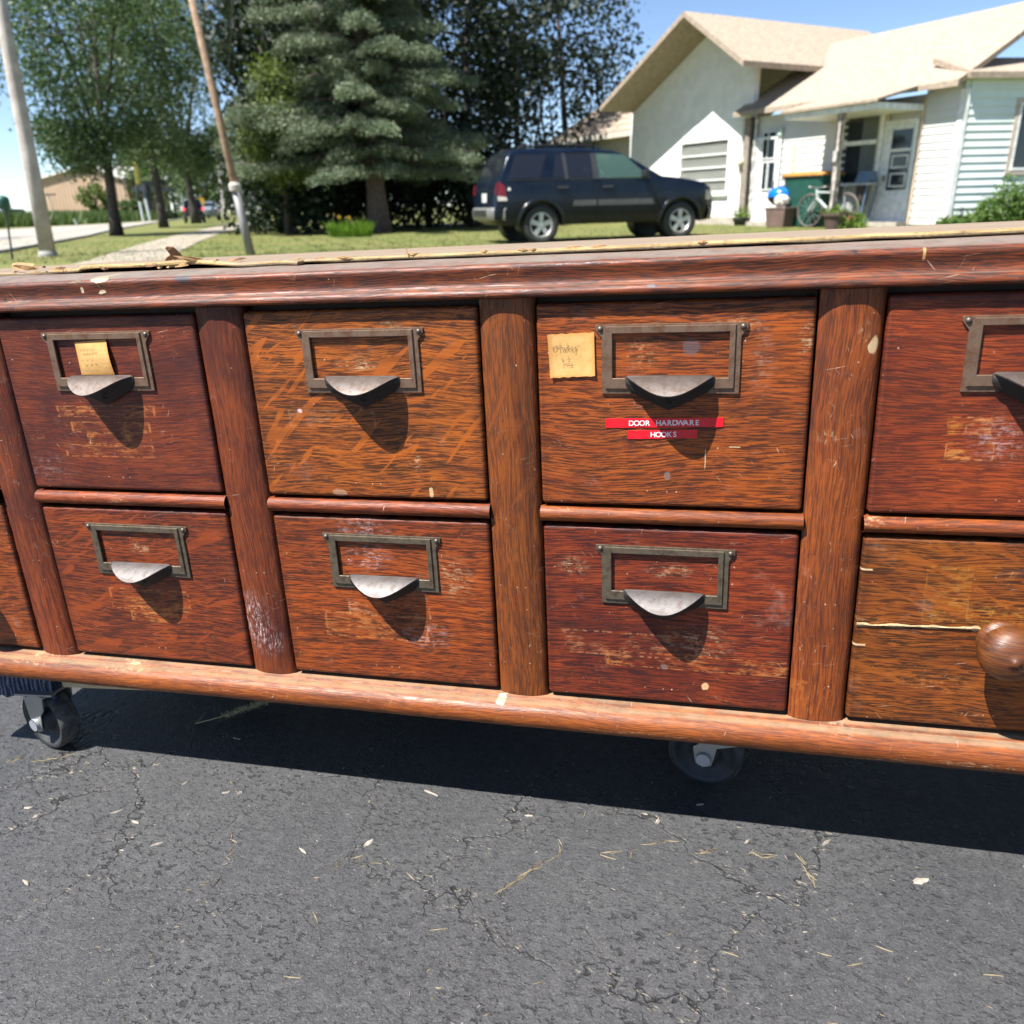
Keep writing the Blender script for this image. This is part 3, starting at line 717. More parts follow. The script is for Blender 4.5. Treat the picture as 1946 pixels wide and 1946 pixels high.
def fit_holder(d, cx, zb, mh, mp, skew=0., droop=0.):
    sub(d, holder_mb(cx, zb), 'label_holder', mh, (cx, 0, zb + .036), bevel=0.0006, seg=2)
    sub(d, pull_mb(cx, zb, skew, droop), 'pull', [mp, M_PLATE], (cx, -.01, zb + .01), smooth=True)
    for sx in (-1, 1):
        mb = MB(); mt = Matrix.Translation((cx + sx * (HW + .0012), -0.0021, zb + .0672)) @ Matrix.Rotation(R(90), 4, 'X')
        mb.lathe([(0.0030, 0), (0.0029, .0006), (0.0023, .0015), (0.0012, .0021), (0.0001, .0023)], 12, mt)
        sub(d, mb, 'rivet', RIVET, (cx + sx * (HW + .0012), -0.002, zb + .0672), smooth=True)

def scar_px(c, L):
    o = []
    for kd, px, py, hw, hh, cl, s_ in L:
        a = face(px, py); o.append((kd, a[0] - c[0], a[1] - c[2], hw, hh, cl, s_))
    return o
CT = lambda k, row: ((COLS[k][1] + COLS[k][2]) / 2, 0.008, (sum(ZB) if row == 'b' else sum(ZT)) / 2)

spec = {
 (0, 't'): dict(kw=dict(shade(.8, 1, .8, 1.2), fleck=.2), L=[]),
 (0, 'b'): dict(kw=dict(shade(1.0, 1, .95, 1.0), fleck=.15), L=[]),
 (1, 't'): dict(kw=dict(shade(.62, .90, .78, 1.5, 1.0), fleck=.12, redden=.75, wear=1.0, streak=.75), L=[
    ('scar', 200, 782, .072, .0075, OR, .75), ('scar', 210, 812, .058, .007, OR, .9), ('scar', 218, 834, .040, .007, OR, .95), ('scar', 208, 857, .066, .008, OR, .85),
    ('haze', 95, 890, .05, .03, (.3, .2, .18), .5)]),
 (1, 'b'): dict(kw=dict(shade(.82, 1., .85, 1.1), fleck=.55, fang=22, redden=.45, wear=1.0), L=[
    ('scar', 285, 1140, .062, .016, OR, .75), ('scar', 295, 1168, .038, .011, OR, .95), ('haze', 265, 1042, .020, .010, CR, .8)]),
 (2, 't'): dict(kw=dict(shade(1.22, 1., 1.12, .8, .9), fleck=.62, fang=44, redden=.25, wear=1.0), L=[
    ('haze', 795, 885, .006, .020, (.66, .5, .3), .9), ('spot', 647, 937, .010, .005, (.33, .2, .12), .8), ('haze', 680, 692, .035, .012, CR, .8), ('scar', 630, 795, .055, .010, (.5, .25, .12), .5),
    ('haze', 745, 618, .020, .007, CR, .7), ('spot', 572, 779, .003, .003, WH, .8), ('spot', 820, 938, .003, .006, CR, .8)]),
 (2, 'b'): dict(kw=dict(shade(1.02, 1.02, .92, .9), fleck=.22, fang=30, redden=.35, wear=1.2), L=[
    ('haze', 690, 1005, .045, .020, WH, .6), ('haze', 700, 1060, .040, .025, WH, .65), ('scar', 740, 1160, .055, .009, (.5, .25, .12), .8), ('scar', 715, 1190, .07, .018, OR, .75), ('haze', 810, 1208, .045, .022, WH, .5), ('haze', 860, 1100, .035, .04, CR, .55)]),
 (3, 't'): dict(kw=dict(shade(1.08, 1.02, 1.0, .85), fleck=.14, fang=25, redden=.25, wear=1.0), L=[
    ('spot', 1313, 658, .010, .009, (.09, .07, .075), .75), ('haze', 1395, 617, .045, .010, CR, .7), ('haze', 1535, 650, .012, .028, CR, .75), ('haze', 1225, 668, .022, .022, (.6, .32, .14), .6), ('spot', 1268, 902, .004, .004, (.16, .12, .10), .9), ('haze', 1450, 690, .018, .05, (.33, .2, .16), .6),
    ('line', 1340, 872, .0006, .012, CR, .7), ('line', 1396, 850, .006, .0007, CR, .8)]),
 (3, 'b'): dict(kw=dict(shade(.78, 1., .74, 1.15), fleck=.20, fang=15, redden=.75, wear=1.5), L=[
    ('scar', 1195, 1225, .08, .016, (.55, .26, .12), .6), ('scar', 1330, 1262, .11, .010, OR, .75), ('haze', 1270, 1085, .035, .012, CR, .75), ('haze', 1090, 1075, .022, .016, CR, .75), ('spot', 1341, 1305, .005, .005, (.62, .4, .2), .9), ('spot', 1260, 1266, .004, .004, (.14, .1, .09), .9), ('haze', 1330, 1220, .05, .03, CR, .5)]),
 (4, 't'): dict(kw=dict(shade(.86, 1.04, .80, 1.0), fleck=.06, redden=.5, wear=.7, streak=.85), L=[
    ('scar', 1842, 809, .020, .009, (.55, .2, .03), .95), ('scar', 1842, 858, .022, .009, (.55, .24, .06), .9), ('haze', 1905, 840, .04, .03, WH, .45), ('scar', 1900, 808, .03, .008, (.5, .25, .15), .6)]),
 (4, 'b'): dict(kw=dict(shade(.95, .95, 1.12, .9, .8), fleck=.45, fang=-28, redden=.3, wear=1.1), L=[
    ('scar', 1800, 1130, .022, .032, (.46, .2, .035), .6), ('haze', 1900, 1170, .06, .02, (.55, .3, .06), .6), ('haze', 1790, 1300, .06, .02, OR, .5), ('line', 1640, 1082, .010, .0012, CR, .9), ('line', 1630, 1225, .008, .0014, CR, .9), ('haze', 1650, 1180, .04, .006, (.5, .33, .13), .8)]),
}
spec[(5, 't')] = dict(kw=dict(shade(.9, 1, .9, 1.0), fleck=.2, wear=.8), L=[]); spec[(5, 'b')] = dict(kw=dict(shade(.85, 1, .85, 1.1), fleck=.3, wear=.8), L=[])
for k, x0, x1 in COLS:
    for row in 'tb':
        sps = spec[(k, row)]; c0 = CT(k, row)
        mat = wood('drawer_oak', 51 + 2 * k + (row == 'b'), 'x', scars=scar_px(c0, sps['L']), **sps['kw'])
        d, c = drawer(k, row, x0, x1, mat)
        cx = c[0]
        if k == 0:
            kx = cx - .02; mb = MB()
            mt = Matrix.Translation((kx, 0, c[2])) @ Matrix.Rotation(R(90), 4, 'X')
            mb.lathe([(.018, 0), (.018, .006), (.012, .012), (.02, .02), (.026, .03), (.025, .042), (.016, .051), (.001, .054)], 24, mt)
            sub(d, mb, 'knob', wood('knob_oak', 71, 'x', **shade(.7), fleck=.1), (kx, -.02, c[2]), smooth=True)
        elif (k, row) == (4, 'b'):
            kx, kz = face(1929, 1259, -.050); mb = MB()
            mt = Matrix.Translation((kx, 0, kz)) @ Matrix.Rotation(R(90), 4, 'X')
            mb.lathe([(.0215, 0), (.0225, .003), (.0225, .007), (.0190, .0095), (.0165, .012), (.0180, .0155), (.0240, .0200), (.0285, .0270), (.0290, .0345), (.0262, .0425), (.0200, .0485), (.0110, .0520), (.0042, .0530), (.0036, .0545), (.0015, .0552), (.0001, .0552)], 36, mt)
            sub(d, mb, 'knob', wood('knob_wood', 77, 'x', **shade(.50, .95, 1.3, 1.6), fleck=.1, redden=.15, streak=.5, wear=1.6, rough=.36, spec=.5), (kx, -.03, kz), smooth=True)
            # the split across the front: a raw jagged crack
            mb = MB(); n = 44; up = []; dn = []
            xs_ = np.linspace(x0 + .003, kx - .006, n)
            za = face(1612, 1184)[1]; zb_ = face(1880, 1196)[1]
            jag = np.cumsum(rng.normal(0, .00022, n)); jag -= np.linspace(0, jag[-1], n)
            for i, xx in enumerate(xs_):
                t = i / (n - 1); zc = za + (zb_ - za) * t + jag[i]; hw_ = (.0008 + .0016 * (0.5 + 0.5 * math.sin(i * .55 + 1)) * (1.2 - .5 * t) + .0003 * rng.random() + (.0016 if 0.74 < t < .9 and rng.random() < .4 else 0))
                up.append((xx, -.0012 - .0006 * rng.random(), zc + hw_)); dn.append((xx, -.0004, zc - hw_))
            mid = [(a_[0], -.0022, a_[2] - .0002 + .4 * (b_[2] - a_[2])) for a_, b_ in zip(up, dn)]
            mb.sheet([dn, mid, up])
            sub(d, mb, 'split', plain('raw_oak', (.40, .29, .15), .8, 0, .25, 80, .3), ((xs_[0] + xs_[-1]) / 2, 0, za), label='raw pale crack running from the left edge to the knob')
            mb = MB(); lo = [(a_[0], -.0002, a_[2] - .0010) for a_ in dn]; lo2 = [(a_[0], -.0002, a_[2] + .0004) for a_ in dn]; mb.sheet([lo, lo2]); sub(d, mb, 'split_gap', DARKW, ((xs_[0] + xs_[-1]) / 2, 0, za))
        else:
            zb = TOPZ[k] if row == 't' else 0.1290
            mh = (M_BRN if row == 't' else M_GRY); mp = (M_PULL if row == 't' else M_PULL2)
            hx = {(1, 't'): -.1985, (2, 't'): .143, (3, 't'): .4832, (1, 'b'): -.1985, (2, 'b'): .1438, (3, 'b'): .4812, (4, 't'): face(1830, 700)[0] + HW, (5, 't'): cx, (5, 'b'): cx}[(k, row)]
            fit_holder(d, hx, zb, mh, mp, *((-.008, .003) if (k, row) == (1, 't') else (0, 0)))
            if (k, row) == (1, 't'):
                # slip of paper tucked behind the pull
                cor = [face(143.5, 650), face(203, 645), face(220, 712), face(157, 712)]
                mb = MB(); rows = []
                for j in range(9):
                    t = j / 8; l = Vector(cor[0]).lerp(Vector(cor[3]), t); r_ = Vector(cor[1]).lerp(Vector(cor[2]), t)
                    rows.append([(l.x + (r_.x - l.x) * i / 6 + .0012 * math.sin(t * 3), -.0016 - .0035 * math.sin(math.pi * t) * (.4 + .6 * i / 6), l.y + (r_.y - l.y) * i / 6) for i in range(7)])
                mb.sheet(rows, flip=True)
                for (t, amp, n_) in ((.22, .0018, 5), (.55, .0012, 3), (.86, .0014, 6)):
                    l = Vector(cor[0]).lerp(Vector(cor[3]), t); wd = .022
                    for s_ in range(n_):
                        xx = l.x + .008 + wd * s_ / n_; pts = [(xx + .0036 * q / 7, -.0056, l.y + amp * math.sin(q * 1.25 + s_ * 2.1)) for q in range(8)]; stroke(mb, pts, .0005, -.0004)
                sub(d, mb, 'paper_label', [PAPER, INK], (cor[0][0] + .01, 0, cor[0][1] - .02), label='yellowed slip of paper tucked into the holder')
            if (k, row) == (3, 't'):
                q4 = [face(1040.8, 635.6), face(1129.3, 631), face(1131.5, 714), face(1046.5, 717.6)]
                mb = MB(); rows = []
                for j in range(11):
                    t = j / 10; l = Vector(q4[0]).lerp(Vector(q4[3]), t); r_ = Vector(q4[1]).lerp(Vector(q4[2]), t)
                    rows.append([(l.x + (r_.x - l.x) * i / 10, -.0007 - .0012 * (abs(i / 5 - 1) ** 4) - .0010 * t ** 6, l.y + (r_.y - l.y) * i / 10 + (.0005 * math.sin(i * 2.7) if j in (0, 10) else 0)) for i in range(11)])
                mb.sheet(rows, flip=True)
                o_ = Vector(q4[0])
                def W_(pts, w_=.00055): stroke(mb, [(o_.x + a_ * .001, -.0016, o_.y - b_ * .001) for a_, b_ in pts], w_, -.0002)
                # two lines of faint handwriting
                W_([(9, 12), (7, 12), (5.5, 13.5), (5.5, 16), (7, 17), (9, 15.5), (10, 13), (9, 11.5), (11, 13)])
                W_([(13.5, 9), (13, 13), (12.6, 16.5), (13.4, 17)]); W_([(10.5, 12), (16, 11.2)])
                W_([(18, 13.5), (16, 13.5), (15.4, 15.6), (16.8, 16.6), (18.4, 13.6), (18.2, 16.4), (19.4, 16.2)]); W_([(21, 9), (20.2, 16.6), (20.6, 13.8), (23, 12), (21, 14), (23.4, 16.4)])
                W_([(24.4, 15), (26.6, 13.8), (25.4, 12.8), (24.2, 14.6), (25, 16.4), (27.2, 15.6)]); W_([(28.4, 12.6), (28.6, 15.4), (30.4, 12.4), (29.2, 19), (27.6, 19.4)]); W_([(32.5, 9.5), (32.0, 11.5)])
                W_([(14, 24), (14.6, 27), (16.2, 24), (16, 27)], .0004); W_([(20, 23), (23, 23.4), (20.4, 26), (23.6, 26.2)], .0004); W_([(15, 30), (17, 29), (16, 33), (14.5, 33.5)], .0004); W_([(19.5, 29), (19.3, 33)], .0004); W_([(22, 29), (21.8, 33)], .0004); W_([(23.5, 30), (26, 29.6), (24, 33), (27, 32.5)], .0004); W_([(18, 30.8), (24, 30.2)], .0004)
                sub(d, mb, 'paper_label', [PAPER, INK], (o_.x + .02, 0, o_.y - .025), label='square yellowed paper label with faint handwriting beside the holder')
                xa, za = face(1151.6, 804); xb, zb2 = face(1375, 802)
                part_, sv = part, None
                def tp(*a_, **k_):
                    global part
                    old = part; part = lambda mb_, n_, m_, c_, p_=None, **kk: sub(d, mb_, n_, m_, c_, **kk)
                    r = tape(*a_, **k_); part = old; return r
                t1, _ = face(1200, 803); t2, _ = face(1325, 803)
                pit = (t2 - t1) / 12
                tp(d, xa, xb, (za + zb2) / 2, .0098, 'DOOR HARDWARE', t1, pit, .0080, (zb2 - za))
                xa, za = face(1193, 826); xb, zb2 = face(1325.5, 824); t1, _ = face(1241, 825)
                tp(d, xa, xb, (za + zb2) / 2, .0092, 'HOOKSS', t1, pit, .0080, (zb2 - za), ghost=5)
for o in list(bpy.data.objects):
    if '_c' in o: del o['_c']

# ---------------- dollies under the cabinet
PINE = wood('pine_board', 81, 'x', (0.30, 0.21, 0.11), (0.50, 0.37, 0.21), (0.58, 0.45, 0.28), fleck=0, redden=0, wear=.4, edge=.1, streak=.4, rough=.65, spec=.25)
def carpet_mat():
    g = G('navy_carpet'); P = g.obj(); x, y, z = g.xyz(P)
    wv = g.m('SINE', g.m('ADD', g.m('MULTIPLY', x, 820), g.m('MULTIPLY', g.noise(P, 60, 3), 9)))
    wz = g.m('SINE', g.m('MULTIPLY', z, 1500))
    cc = g.mix(g.step(wv, -.6, .8), (0.05, .060, .095), (0.22, .25, .33)); cc = g.mix(g.step(g.noise(P, 500, 3), .45, .7, 0, .6), cc, (0.10, .115, .15))
    return g.done(cc, .95, 0, g.bump(g.m('ADD', wv, g.m('MULTIPLY', wz, .3)), .9, .004), Specular_IOR_Level=.1)
CARPET = carpet_mat()
ZINC = metal('zinc_fork', (0.33, 0.32, 0.30), 6., .42, (.33, .29, .22), .5, .6)
BOLT = metal('bolt_zinc', (0.40, .42, .45), 7., .35, (.3, .3, .3), .2, .6)
RUB = plain('black_rubber_wheel', (0.022, 0.023, 0.025), .6, 0, .4, 40, .3)
RUBW = plain('dusty_tread', (0.075, .072, .066), .85, 0, .5, 70, .3)
def dolly(name, label, x0, x1, y0, y1, wheels, turn=0):
    zt, zb = -0.0405, -0.089
    B = Vector(((x0 + x1) / 2, (y0 + y1) / 2, DZ))
    root = thing(name, label, 'dolly', mat=TILT.to_4x4() @ Matrix.Translation(Vector((x0, y0, DZ))) @ Matrix.Rotation(R(turn), 4, 'Z') @ Matrix.Translation(B - Vector((x0, y0, DZ))), group='dollies under the cabinet')
    def P(mb, nm, mats, c, par=None, **kw):
        o = mb.build(nm, mats, par or root, loc=c, **kw)
        o.location = Vector(c) - (B if par is None else B + par.location); return o
    for yy in (y0 + .02, y1 - .02):
        mb = MB(); mb.box(((x0 + x1) / 2, yy, (zt + zb) / 2), (x1 - x0 - .222, .04, zt - zb)); P(mb, 'side_rail', PINE, ((x0 + x1) / 2, yy, (zt + zb) / 2), bevel=.002)
    for xx in (x0 + .05, x1 - .05):
        mb = MB(); mb.box((xx, (y0 + y1) / 2, (zt + zb) / 2), (.10, y1 - y0 + .006, zt - zb)); P(mb, 'end_rail', PINE, (xx, (y0 + y1) / 2, (zt + zb) / 2), bevel=.002)
        mb = MB()   # carpet folded over the end rail, its lower edge a little wavy
        ring = [(-.043, zb - .003), (-.043, zt + .001), (.043, zt + .001), (.043, zb - .003)]
        ny_ = 2
        Y0, Y1 = y0 - .010, y1 + .010
        front = []
        nn = 22
        top_, bot_ = [], []
        for i in range(nn + 1):
            u = -.055 + .11 * i / nn; top_.append((xx + u, Y0 + .001 * math.sin(i), zt + .001)); bot_.append((xx + u, Y0 - .002 + .0015 * math.sin(i * 1.9), zb - .011 + .002 * math.sin(i * .8) - (.006 if i == nn else 0)))
        mb.sheet([bot_, top_]); mb.sheet([[(p[0], Y0 + .005, p[2]) for p in bot_], [(p[0], Y0 + .005, p[2]) for p in top_]], flip=True); mb.sheet([[(p[0], Y0 + .005, p[2]) for p in bot_], bot_])
        mb.box((xx, (Y0 + Y1) / 2, zt + .002), (.11, Y1 - Y0, .004)); mb.box((xx - .0535, (Y0 + Y1) / 2, (zt + zb) / 2), (.004, Y1 - Y0, zt - zb)); mb.box((xx + .0535, (Y0 + Y1) / 2, (zt + zb) / 2), (.004, Y1 - Y0, zt - zb))
        P(mb, 'carpet_strip', CARPET, (xx, (y0 + y1) / 2, zt))
    for (wx, wy, ang, shift) in wheels:
        r_, hw_ = .0500, .0155; zc = DZ + r_ + .0005
        rot = Matrix.Rotation(R(ang), 4, 'Z'); T = Matrix.Translation((wx, wy, zc)) @ rot
        mb = MB()
        mb.lathe([(.010, -.020), (.017, -.020), (.0185, -.008), (.0225, -.004), (.0340, -.003), (.0395, -.0135), (.0470, -hw_), (.0496, -.0125), (r_, -.006), (r_, .006), (.0496, .0125), (.0470, hw_), (.0395, .0135), (.0340, .003), (.0225, .004), (.0185, .008), (.017, .020), (.010, .020)], 40, T @ Matrix.Rotation(R(90), 4, 'X'))
        cst = P(mb, 'wheel', RUB, (wx, wy, zc), smooth=True)
        mb = MB(); mb.lathe([(.0470, -hw_ - .0004), (.0498, -.0125), (r_ + .0004, -.006), (r_ + .0004, .006), (.0498, .0125), (.0470, hw_ + .0004)], 40, T @ Matrix.Rotation(R(90), 4, 'X')); P(mb, 'tyre', RUBW, (wx, wy, zc), cst, smooth=True)
        mb = MB()      # fork: two cheeks joined by a plate, leaning to the swivel
        ztop = zb - .003
        for s in (-1, 1):
            yy = s * .0235
            Q = [(-.012, -.004), (-.0105, -.0105), (0, -.0145), (.0105, -.0105), (.013, 0), (.017, .018), (shift + .022, .030), (shift + .026, ztop - zc), (shift - .026, ztop - zc), (shift - .022, .034), (-.015, .015)]
            mb.prism([T @ Vector((a_, yy - .0011, b_)) for a_, b_ in Q], (T.to_3x3() @ Vector((0, .0022, 0))))
        mb.box(T @ Vector((shift, 0, ztop - zc - .002)), (.054, .049, .004), rot.to_3x3())
        P(mb, 'caster_fork', ZINC, (wx, wy, zc + .03), bevel=.0006)
        mb = MB(); mb.lathe([(.0095, -.0290), (.0100, -.0265), (.0100, -.0240), (.004, -.0238), (.004, .0238), (.0100, .0240), (.0095, .029)], 20, T @ Matrix.Rotation(R(-90), 4, 'X'))
        mb.add([T @ Vector((.0095 * math.cos(a_), -.0290 - .001, .0095 * math.sin(a_))) for a_ in np.linspace(0, 2 * math.pi, 20, endpoint=False)], [tuple(range(20))])
        P(mb, 'axle_bolt', BOLT, (wx, wy, zc), smooth=False)
        mb = MB(); mb.box((wx + shift, wy, zb - .0015), (.062, .062, .003)); P(mb, 'caster_plate', ZINC, (wx + shift, wy, zb - .0015))
    return root
dolly('furniture_dolly', 'wooden mover\'s dolly with navy carpet ends and a fully visible front caster on the left', -.535, .22, .030, .50, [(-.463, .038, -20, .006), (-.44, .45, -30, .0), (.15, .22, 60, 0), (.15, .45, 20, 0)], 5)
dolly('furniture_dolly', 'mover\'s dolly hidden under the cabinet with one caster showing below the right half', .44, 1.20, .095, .52, [(.537, .128, -8, .030), (1.12, .14, 40, 0), (.54, .47, 10, 0), (1.12, .47, 70, 0)])
# ------------------------------------------------------------------ litter on the asphalt
STRAW = plain('straw', (0.24, 0.195, 0.115), .8, 0, .3, 30); STRAWP = plain('pale_chip', (0.27, .24, .195), .8, 0, .3, 30)
def drv_pt(px, py, dz=0.0):
    d = CAM_ROT @ Vector(((px - 973) / FPX, -(py - 973) / FPX, -1.0)); return CAM_LOCAL + d * ((DZ + dz - CAM_LOCAL.z) / d.z)
mb = MB()
def bit(p, L, wd, ang, m=0, h=.0006):
    p = Vector(p); n = 5; a = Vector((math.cos(ang), math.sin(ang), 0)); b = Vector((-a.y, a.x, 0)); cur = rng.uniform(-.25, .25)
    up, dn = [], []
    for i in range(n + 1):
        t = i / n - .5; c = p + a * L * t + b * cur * L * (t * t); hw = wd * (.5 - .35 * abs(t) * 2) * rng.uniform(.7, 1.2)
        hw *= .62; up.append(tuple(c + b * hw + Vector((0, 0, h + rng.uniform(0, .0006))))); dn.append(tuple(c - b * hw + Vector((0, 0, h * .3))))
    mid = [tuple((Vector(u_) + Vector(d_)) / 2 + Vector((0, 0, h * 1.2))) for u_, d_ in zip(up, dn)]
    mb.sheet([dn, mid, up], m)
def path(pts, n, m=0, L=(.006, .022), spread=3):
    P = [Vector((x, y)) for x, y in pts]
    for _ in range(n):
        k = rng.integers(0, len(P) - 1); t = rng.random(); q = P[k].lerp(P[k + 1], t); d = drv_pt(*P[k + 1]) - drv_pt(*P[k])
        bit(drv_pt(q.x + rng.normal(0, spread), q.y + rng.normal(0, spread)), rng.uniform(*L), rng.uniform(.0012, .0026), math.atan2(d.y, d.x) + rng.normal(0, .35), m)
path([(432, 1478), (455, 1520), (442, 1575), (445, 1610), (420, 1650)], 9)
path([(950, 1695), (1010, 1655), (1060, 1625)], 13, spread=2, L=(.008, .03))
path([(620, 1650), (680, 1632), (750, 1640), (790, 1678)], 8)
path([(1060, 1625), (1075, 1590), (1110, 1545)], 5); path([(1150, 1622), (1190, 1622), (1250, 1600), (1300, 1600)], 9)
path([(1310, 1628), (1380, 1612), (1440, 1622), (1480, 1630)], 10); path([(1520, 1630), (1540, 1665), (1560, 1690)], 7)
path([(70, 1445), (110, 1440), (160, 1428)], 7); path([(0, 1460), (40, 1440)], 4); path([(300, 1700), (400, 1680), (430, 1660)], 5)
path([(20, 1690), (500, 1740), (1000, 1820), (1700, 1800)], 8, spread=40); path([(100, 1850), (1000, 1900), (1900, 1850)], 7, spread=40)
for (px, py, L, wd, an) in ((224, 1543, .020, .004, .7), (258, 1563, .014, .005, -.2), (298, 1605, .016, .005, .6), (54, 1536, .012, .007, .3), (68, 1552, .009, .008, .9), (50, 1678, .016, .007, -.4), (820, 1508, .024, .006, -.35), (700, 1603, .016, .010, 1.1), (1750, 1675, .020, .016, .4), (1250, 1562, .014, .008, 1.3), (1005, 1551, .011, .005, .1), (1570, 1602, .018, .007, .8), (350, 1490, .015, .005, 1.2), (430, 1507, .012, .008, .5), (457, 1507, .010, .007, 1.3), (576, 1618, .016, .005, -.5), (450, 1405, .014, .002, -.1), (1330, 1530, .010, .005, .3), (1420, 1600, .012, .005, .9)):
    bit(drv_pt(px, py), L, wd, an, 1, .0012)
for _ in range(150):
    px, py = rng.uniform(-30, 1980), rng.uniform(1440, 1980); p = drv_pt(px, py); bit(p, rng.uniform(.002, .007), rng.uniform(.001, .0022), rng.uniform(0, 3), int(rng.random() < .6), .0005)
o = mb.build('straw_litter', [STRAW, STRAWP]); o.matrix_world = TILT.to_4x4(); tag(o, 'scattered straw and wood chips caught in the cracks of the asphalt', 'litter', kind='stuff')

# dry seed head of grass lying in the shade
root = thing('dry_grass_sprig', 'dry grass seed head lying in the shade under the cabinet', 'grass sprig', mat=TILT.to_4x4() @ Matrix.Translation(drv_pt(440, 1352)))
base = drv_pt(440, 1352); p0, p1, p2 = drv_pt(372, 1376) - base, drv_pt(425, 1365) - base, drv_pt(512, 1338) - base
mb = MB(); mb.tube([p0 + Vector((0, 0, .001)), p1 + Vector((0, 0, .004)), p2 + Vector((0, 0, .008))], [.0011, .001, .0006], 5)
q = drv_pt(392, 1358) - base; mb.tube([p0 + Vector((0, 0, .001)), q + Vector((0, 0, .004))], [.0008, .0004], 4)
mb.build('stem', plain('dry_stem', (.45, .35, .19), .8), root)
mb = MB(); ax = (p2 - p1); an = ax.normalized()
for i in range(620):
    t = rng.random(); c = p1 + ax * t + Vector((0, 0, .004 + .004 * t)); d = (an * rng.uniform(.2, 1.1) + Vector(rng.normal(0, .75, 3))).normalized(); L = rng.uniform(.006, .012)
    s = d.orthogonal().normalized() * .0006; e = c + d * L; e.z = max(e.z, .0006); c.z = max(c.z, .0008)
    mb.add([c - s, c + s, e], [(0, 1, 2)])
mb.build('seed_head', plain('seed_head', (.50, .38, .20), .8, 0, .4, 200), root)

# ------------------------------------------------------------------ trees
BARK = plain('dark_bark', (0.055, 0.045, 0.038), .9, 0, .35, 14, .6); BARKS = plain('spruce_bark', (0.125, 0.095, 0.082), .9, 0, .35, 16, .8)
L_DARK = leafmat('maple_leaves', (0.034, 0.066, 0.030), (0.062, 0.108, 0.040), .28)
L_MID = leafmat('street_tree_leaves', (0.040, 0.068, 0.030), (0.078, 0.115, 0.038), .3)
L_LIGHT = leafmat('light_leaves', (0.085, 0.125, 0.028), (0.13, 0.165, 0.035), .35)
L_HEDGE = leafmat('shaded_thicket_leaves', (0.008, 0.015, 0.011), (0.017, 0.029, 0.015), .12)  # leaf colour darkened to stand for the shade under the canopy
L_SPR = leafmat('spruce_needles', (0.085, 0.118, 0.068), (0.165, 0.205, 0.120), .1)
L_FAR = leafmat('far_leaves', (0.055, 0.090, 0.032), (0.090, 0.130, 0.045), .3)

def tree(name, label, base, h, trunk, forks, crown, lm, bm=BARK, lean=(0, 0), leaf=.16, n=120, per=70, spread=.32, cat='tree', group=None, aspect=.6, inner=.35, extra=None, zmin=-1.0):
    root = thing(name, label, cat, base, group=group)
    mb = MB(); hz = h
    ptsx = [(lean[0] * t * hz, lean[1] * t * hz, t * hz - (.15 if t == 0 else 0)) for t in np.linspace(0, 1, 7)]
    rad = [trunk * (1.35 if i == 0 else 1.0 - .45 * i / 6) for i in range(7)]
    mb.tube(ptsx, rad, 12)
    top = Vector(ptsx[-1]); ends = []
    for k in range(forks):
        a = k * 2 * math.pi / forks + rng.uniform(-.4, .4); st = Vector(ptsx[3]).lerp(top, rng.uniform(.1, 1.0))
        d = Vector((math.cos(a), math.sin(a), 0)); r1 = crown[3] * rng.uniform(.5, .8)
        e = Vector(crown[:3]) + d * r1 + Vector((0, 0, rng.uniform(-.3, .6) * crown[5])); mid = st.lerp(e, .5) + Vector((0, 0, .12 * (e - st).length))
        mb.tube([st, st.lerp(mid, .5) + Vector((0, 0, .05)), mid, e], [trunk * .42, trunk * .33, trunk * .24, trunk * .08], 7)
        ends.append(e)
        for j in range(2):
            q = mid.lerp(e, rng.uniform(0, .8)); f = q + Vector(rng.normal(0, .5, 3)) * crown[3] * .5; mb.tube([q, q.lerp(f, .5) + Vector((0, 0, .08)), f], [trunk * .15, trunk * .11, trunk * .04], 5)
    mb.build('trunk', bm, root, smooth=True)
    C = shell_points(n, crown[:3], crown[3:], inner, zmin)
    if extra is not None: C = np.vstack([C, np.array(extra)])
    leaves('crown', clumps(C, per, (spread, spread, spread * .7)), leaf, lm, root, aspect)
    return root

UPW = Vector((0, 0, 1))
b1 = ground(222, 448); s1 = at(203, 300, math.hypot(b1.x - CAM.x, b1.y - CAM.y)); l1 = ((s1.x - b1.x) / (s1.z - b1.z), (s1.y - b1.y) / (s1.z - b1.z))
low = []
for (px, py, n_) in ((150, 310, 10), (125, 325, 6), (105, 285, 8), (170, 340, 6), (90, 265, 8), (190, 320, 6), (120, 300, 8), (230, 275, 8), (160, 275, 12), (255, 258, 8)):
    for _ in range(n_):
        p = at(px + rng.normal(0, 10), py - 26 + rng.normal(0, 7), math.hypot(b1.x - CAM.x, b1.y - CAM.y) + rng.uniform(-1.5, 1.5)) - b1; low.append(tuple(p))
TREES = 'street trees along the road'
tree('street_tree', 'large dark street tree with low hanging branches, right of the pale pole', b1, 3.2, .20, 7, (l1[0] * 5, l1[1] * 5, 6.0, 3.2, 3.2, 3.3), L_DARK, lean=l1, leaf=.125, n=170, per=110, spread=.34, group=TREES, extra=low)
b2 = ground(312, 433); dd = math.hypot(b2.x - CAM.x, b2.y - CAM.y); s2 = at(290, 300, dd); l2 = ((s2.x - b2.x) / (s2.z - b2.z), (s2.y - b2.y) / (s2.z - b2.z))
low = [tuple(at(px + rng.normal(0, 13), py + rng.normal(0, 9), dd + rng.uniform(-1.8, 1.8)) - b2) for (px, py, n_) in ((250, 285, 9), (280, 265, 14), (320, 275, 10), (225, 270, 9), (340, 300, 6), (300, 290, 5)) for _ in range(n_)]
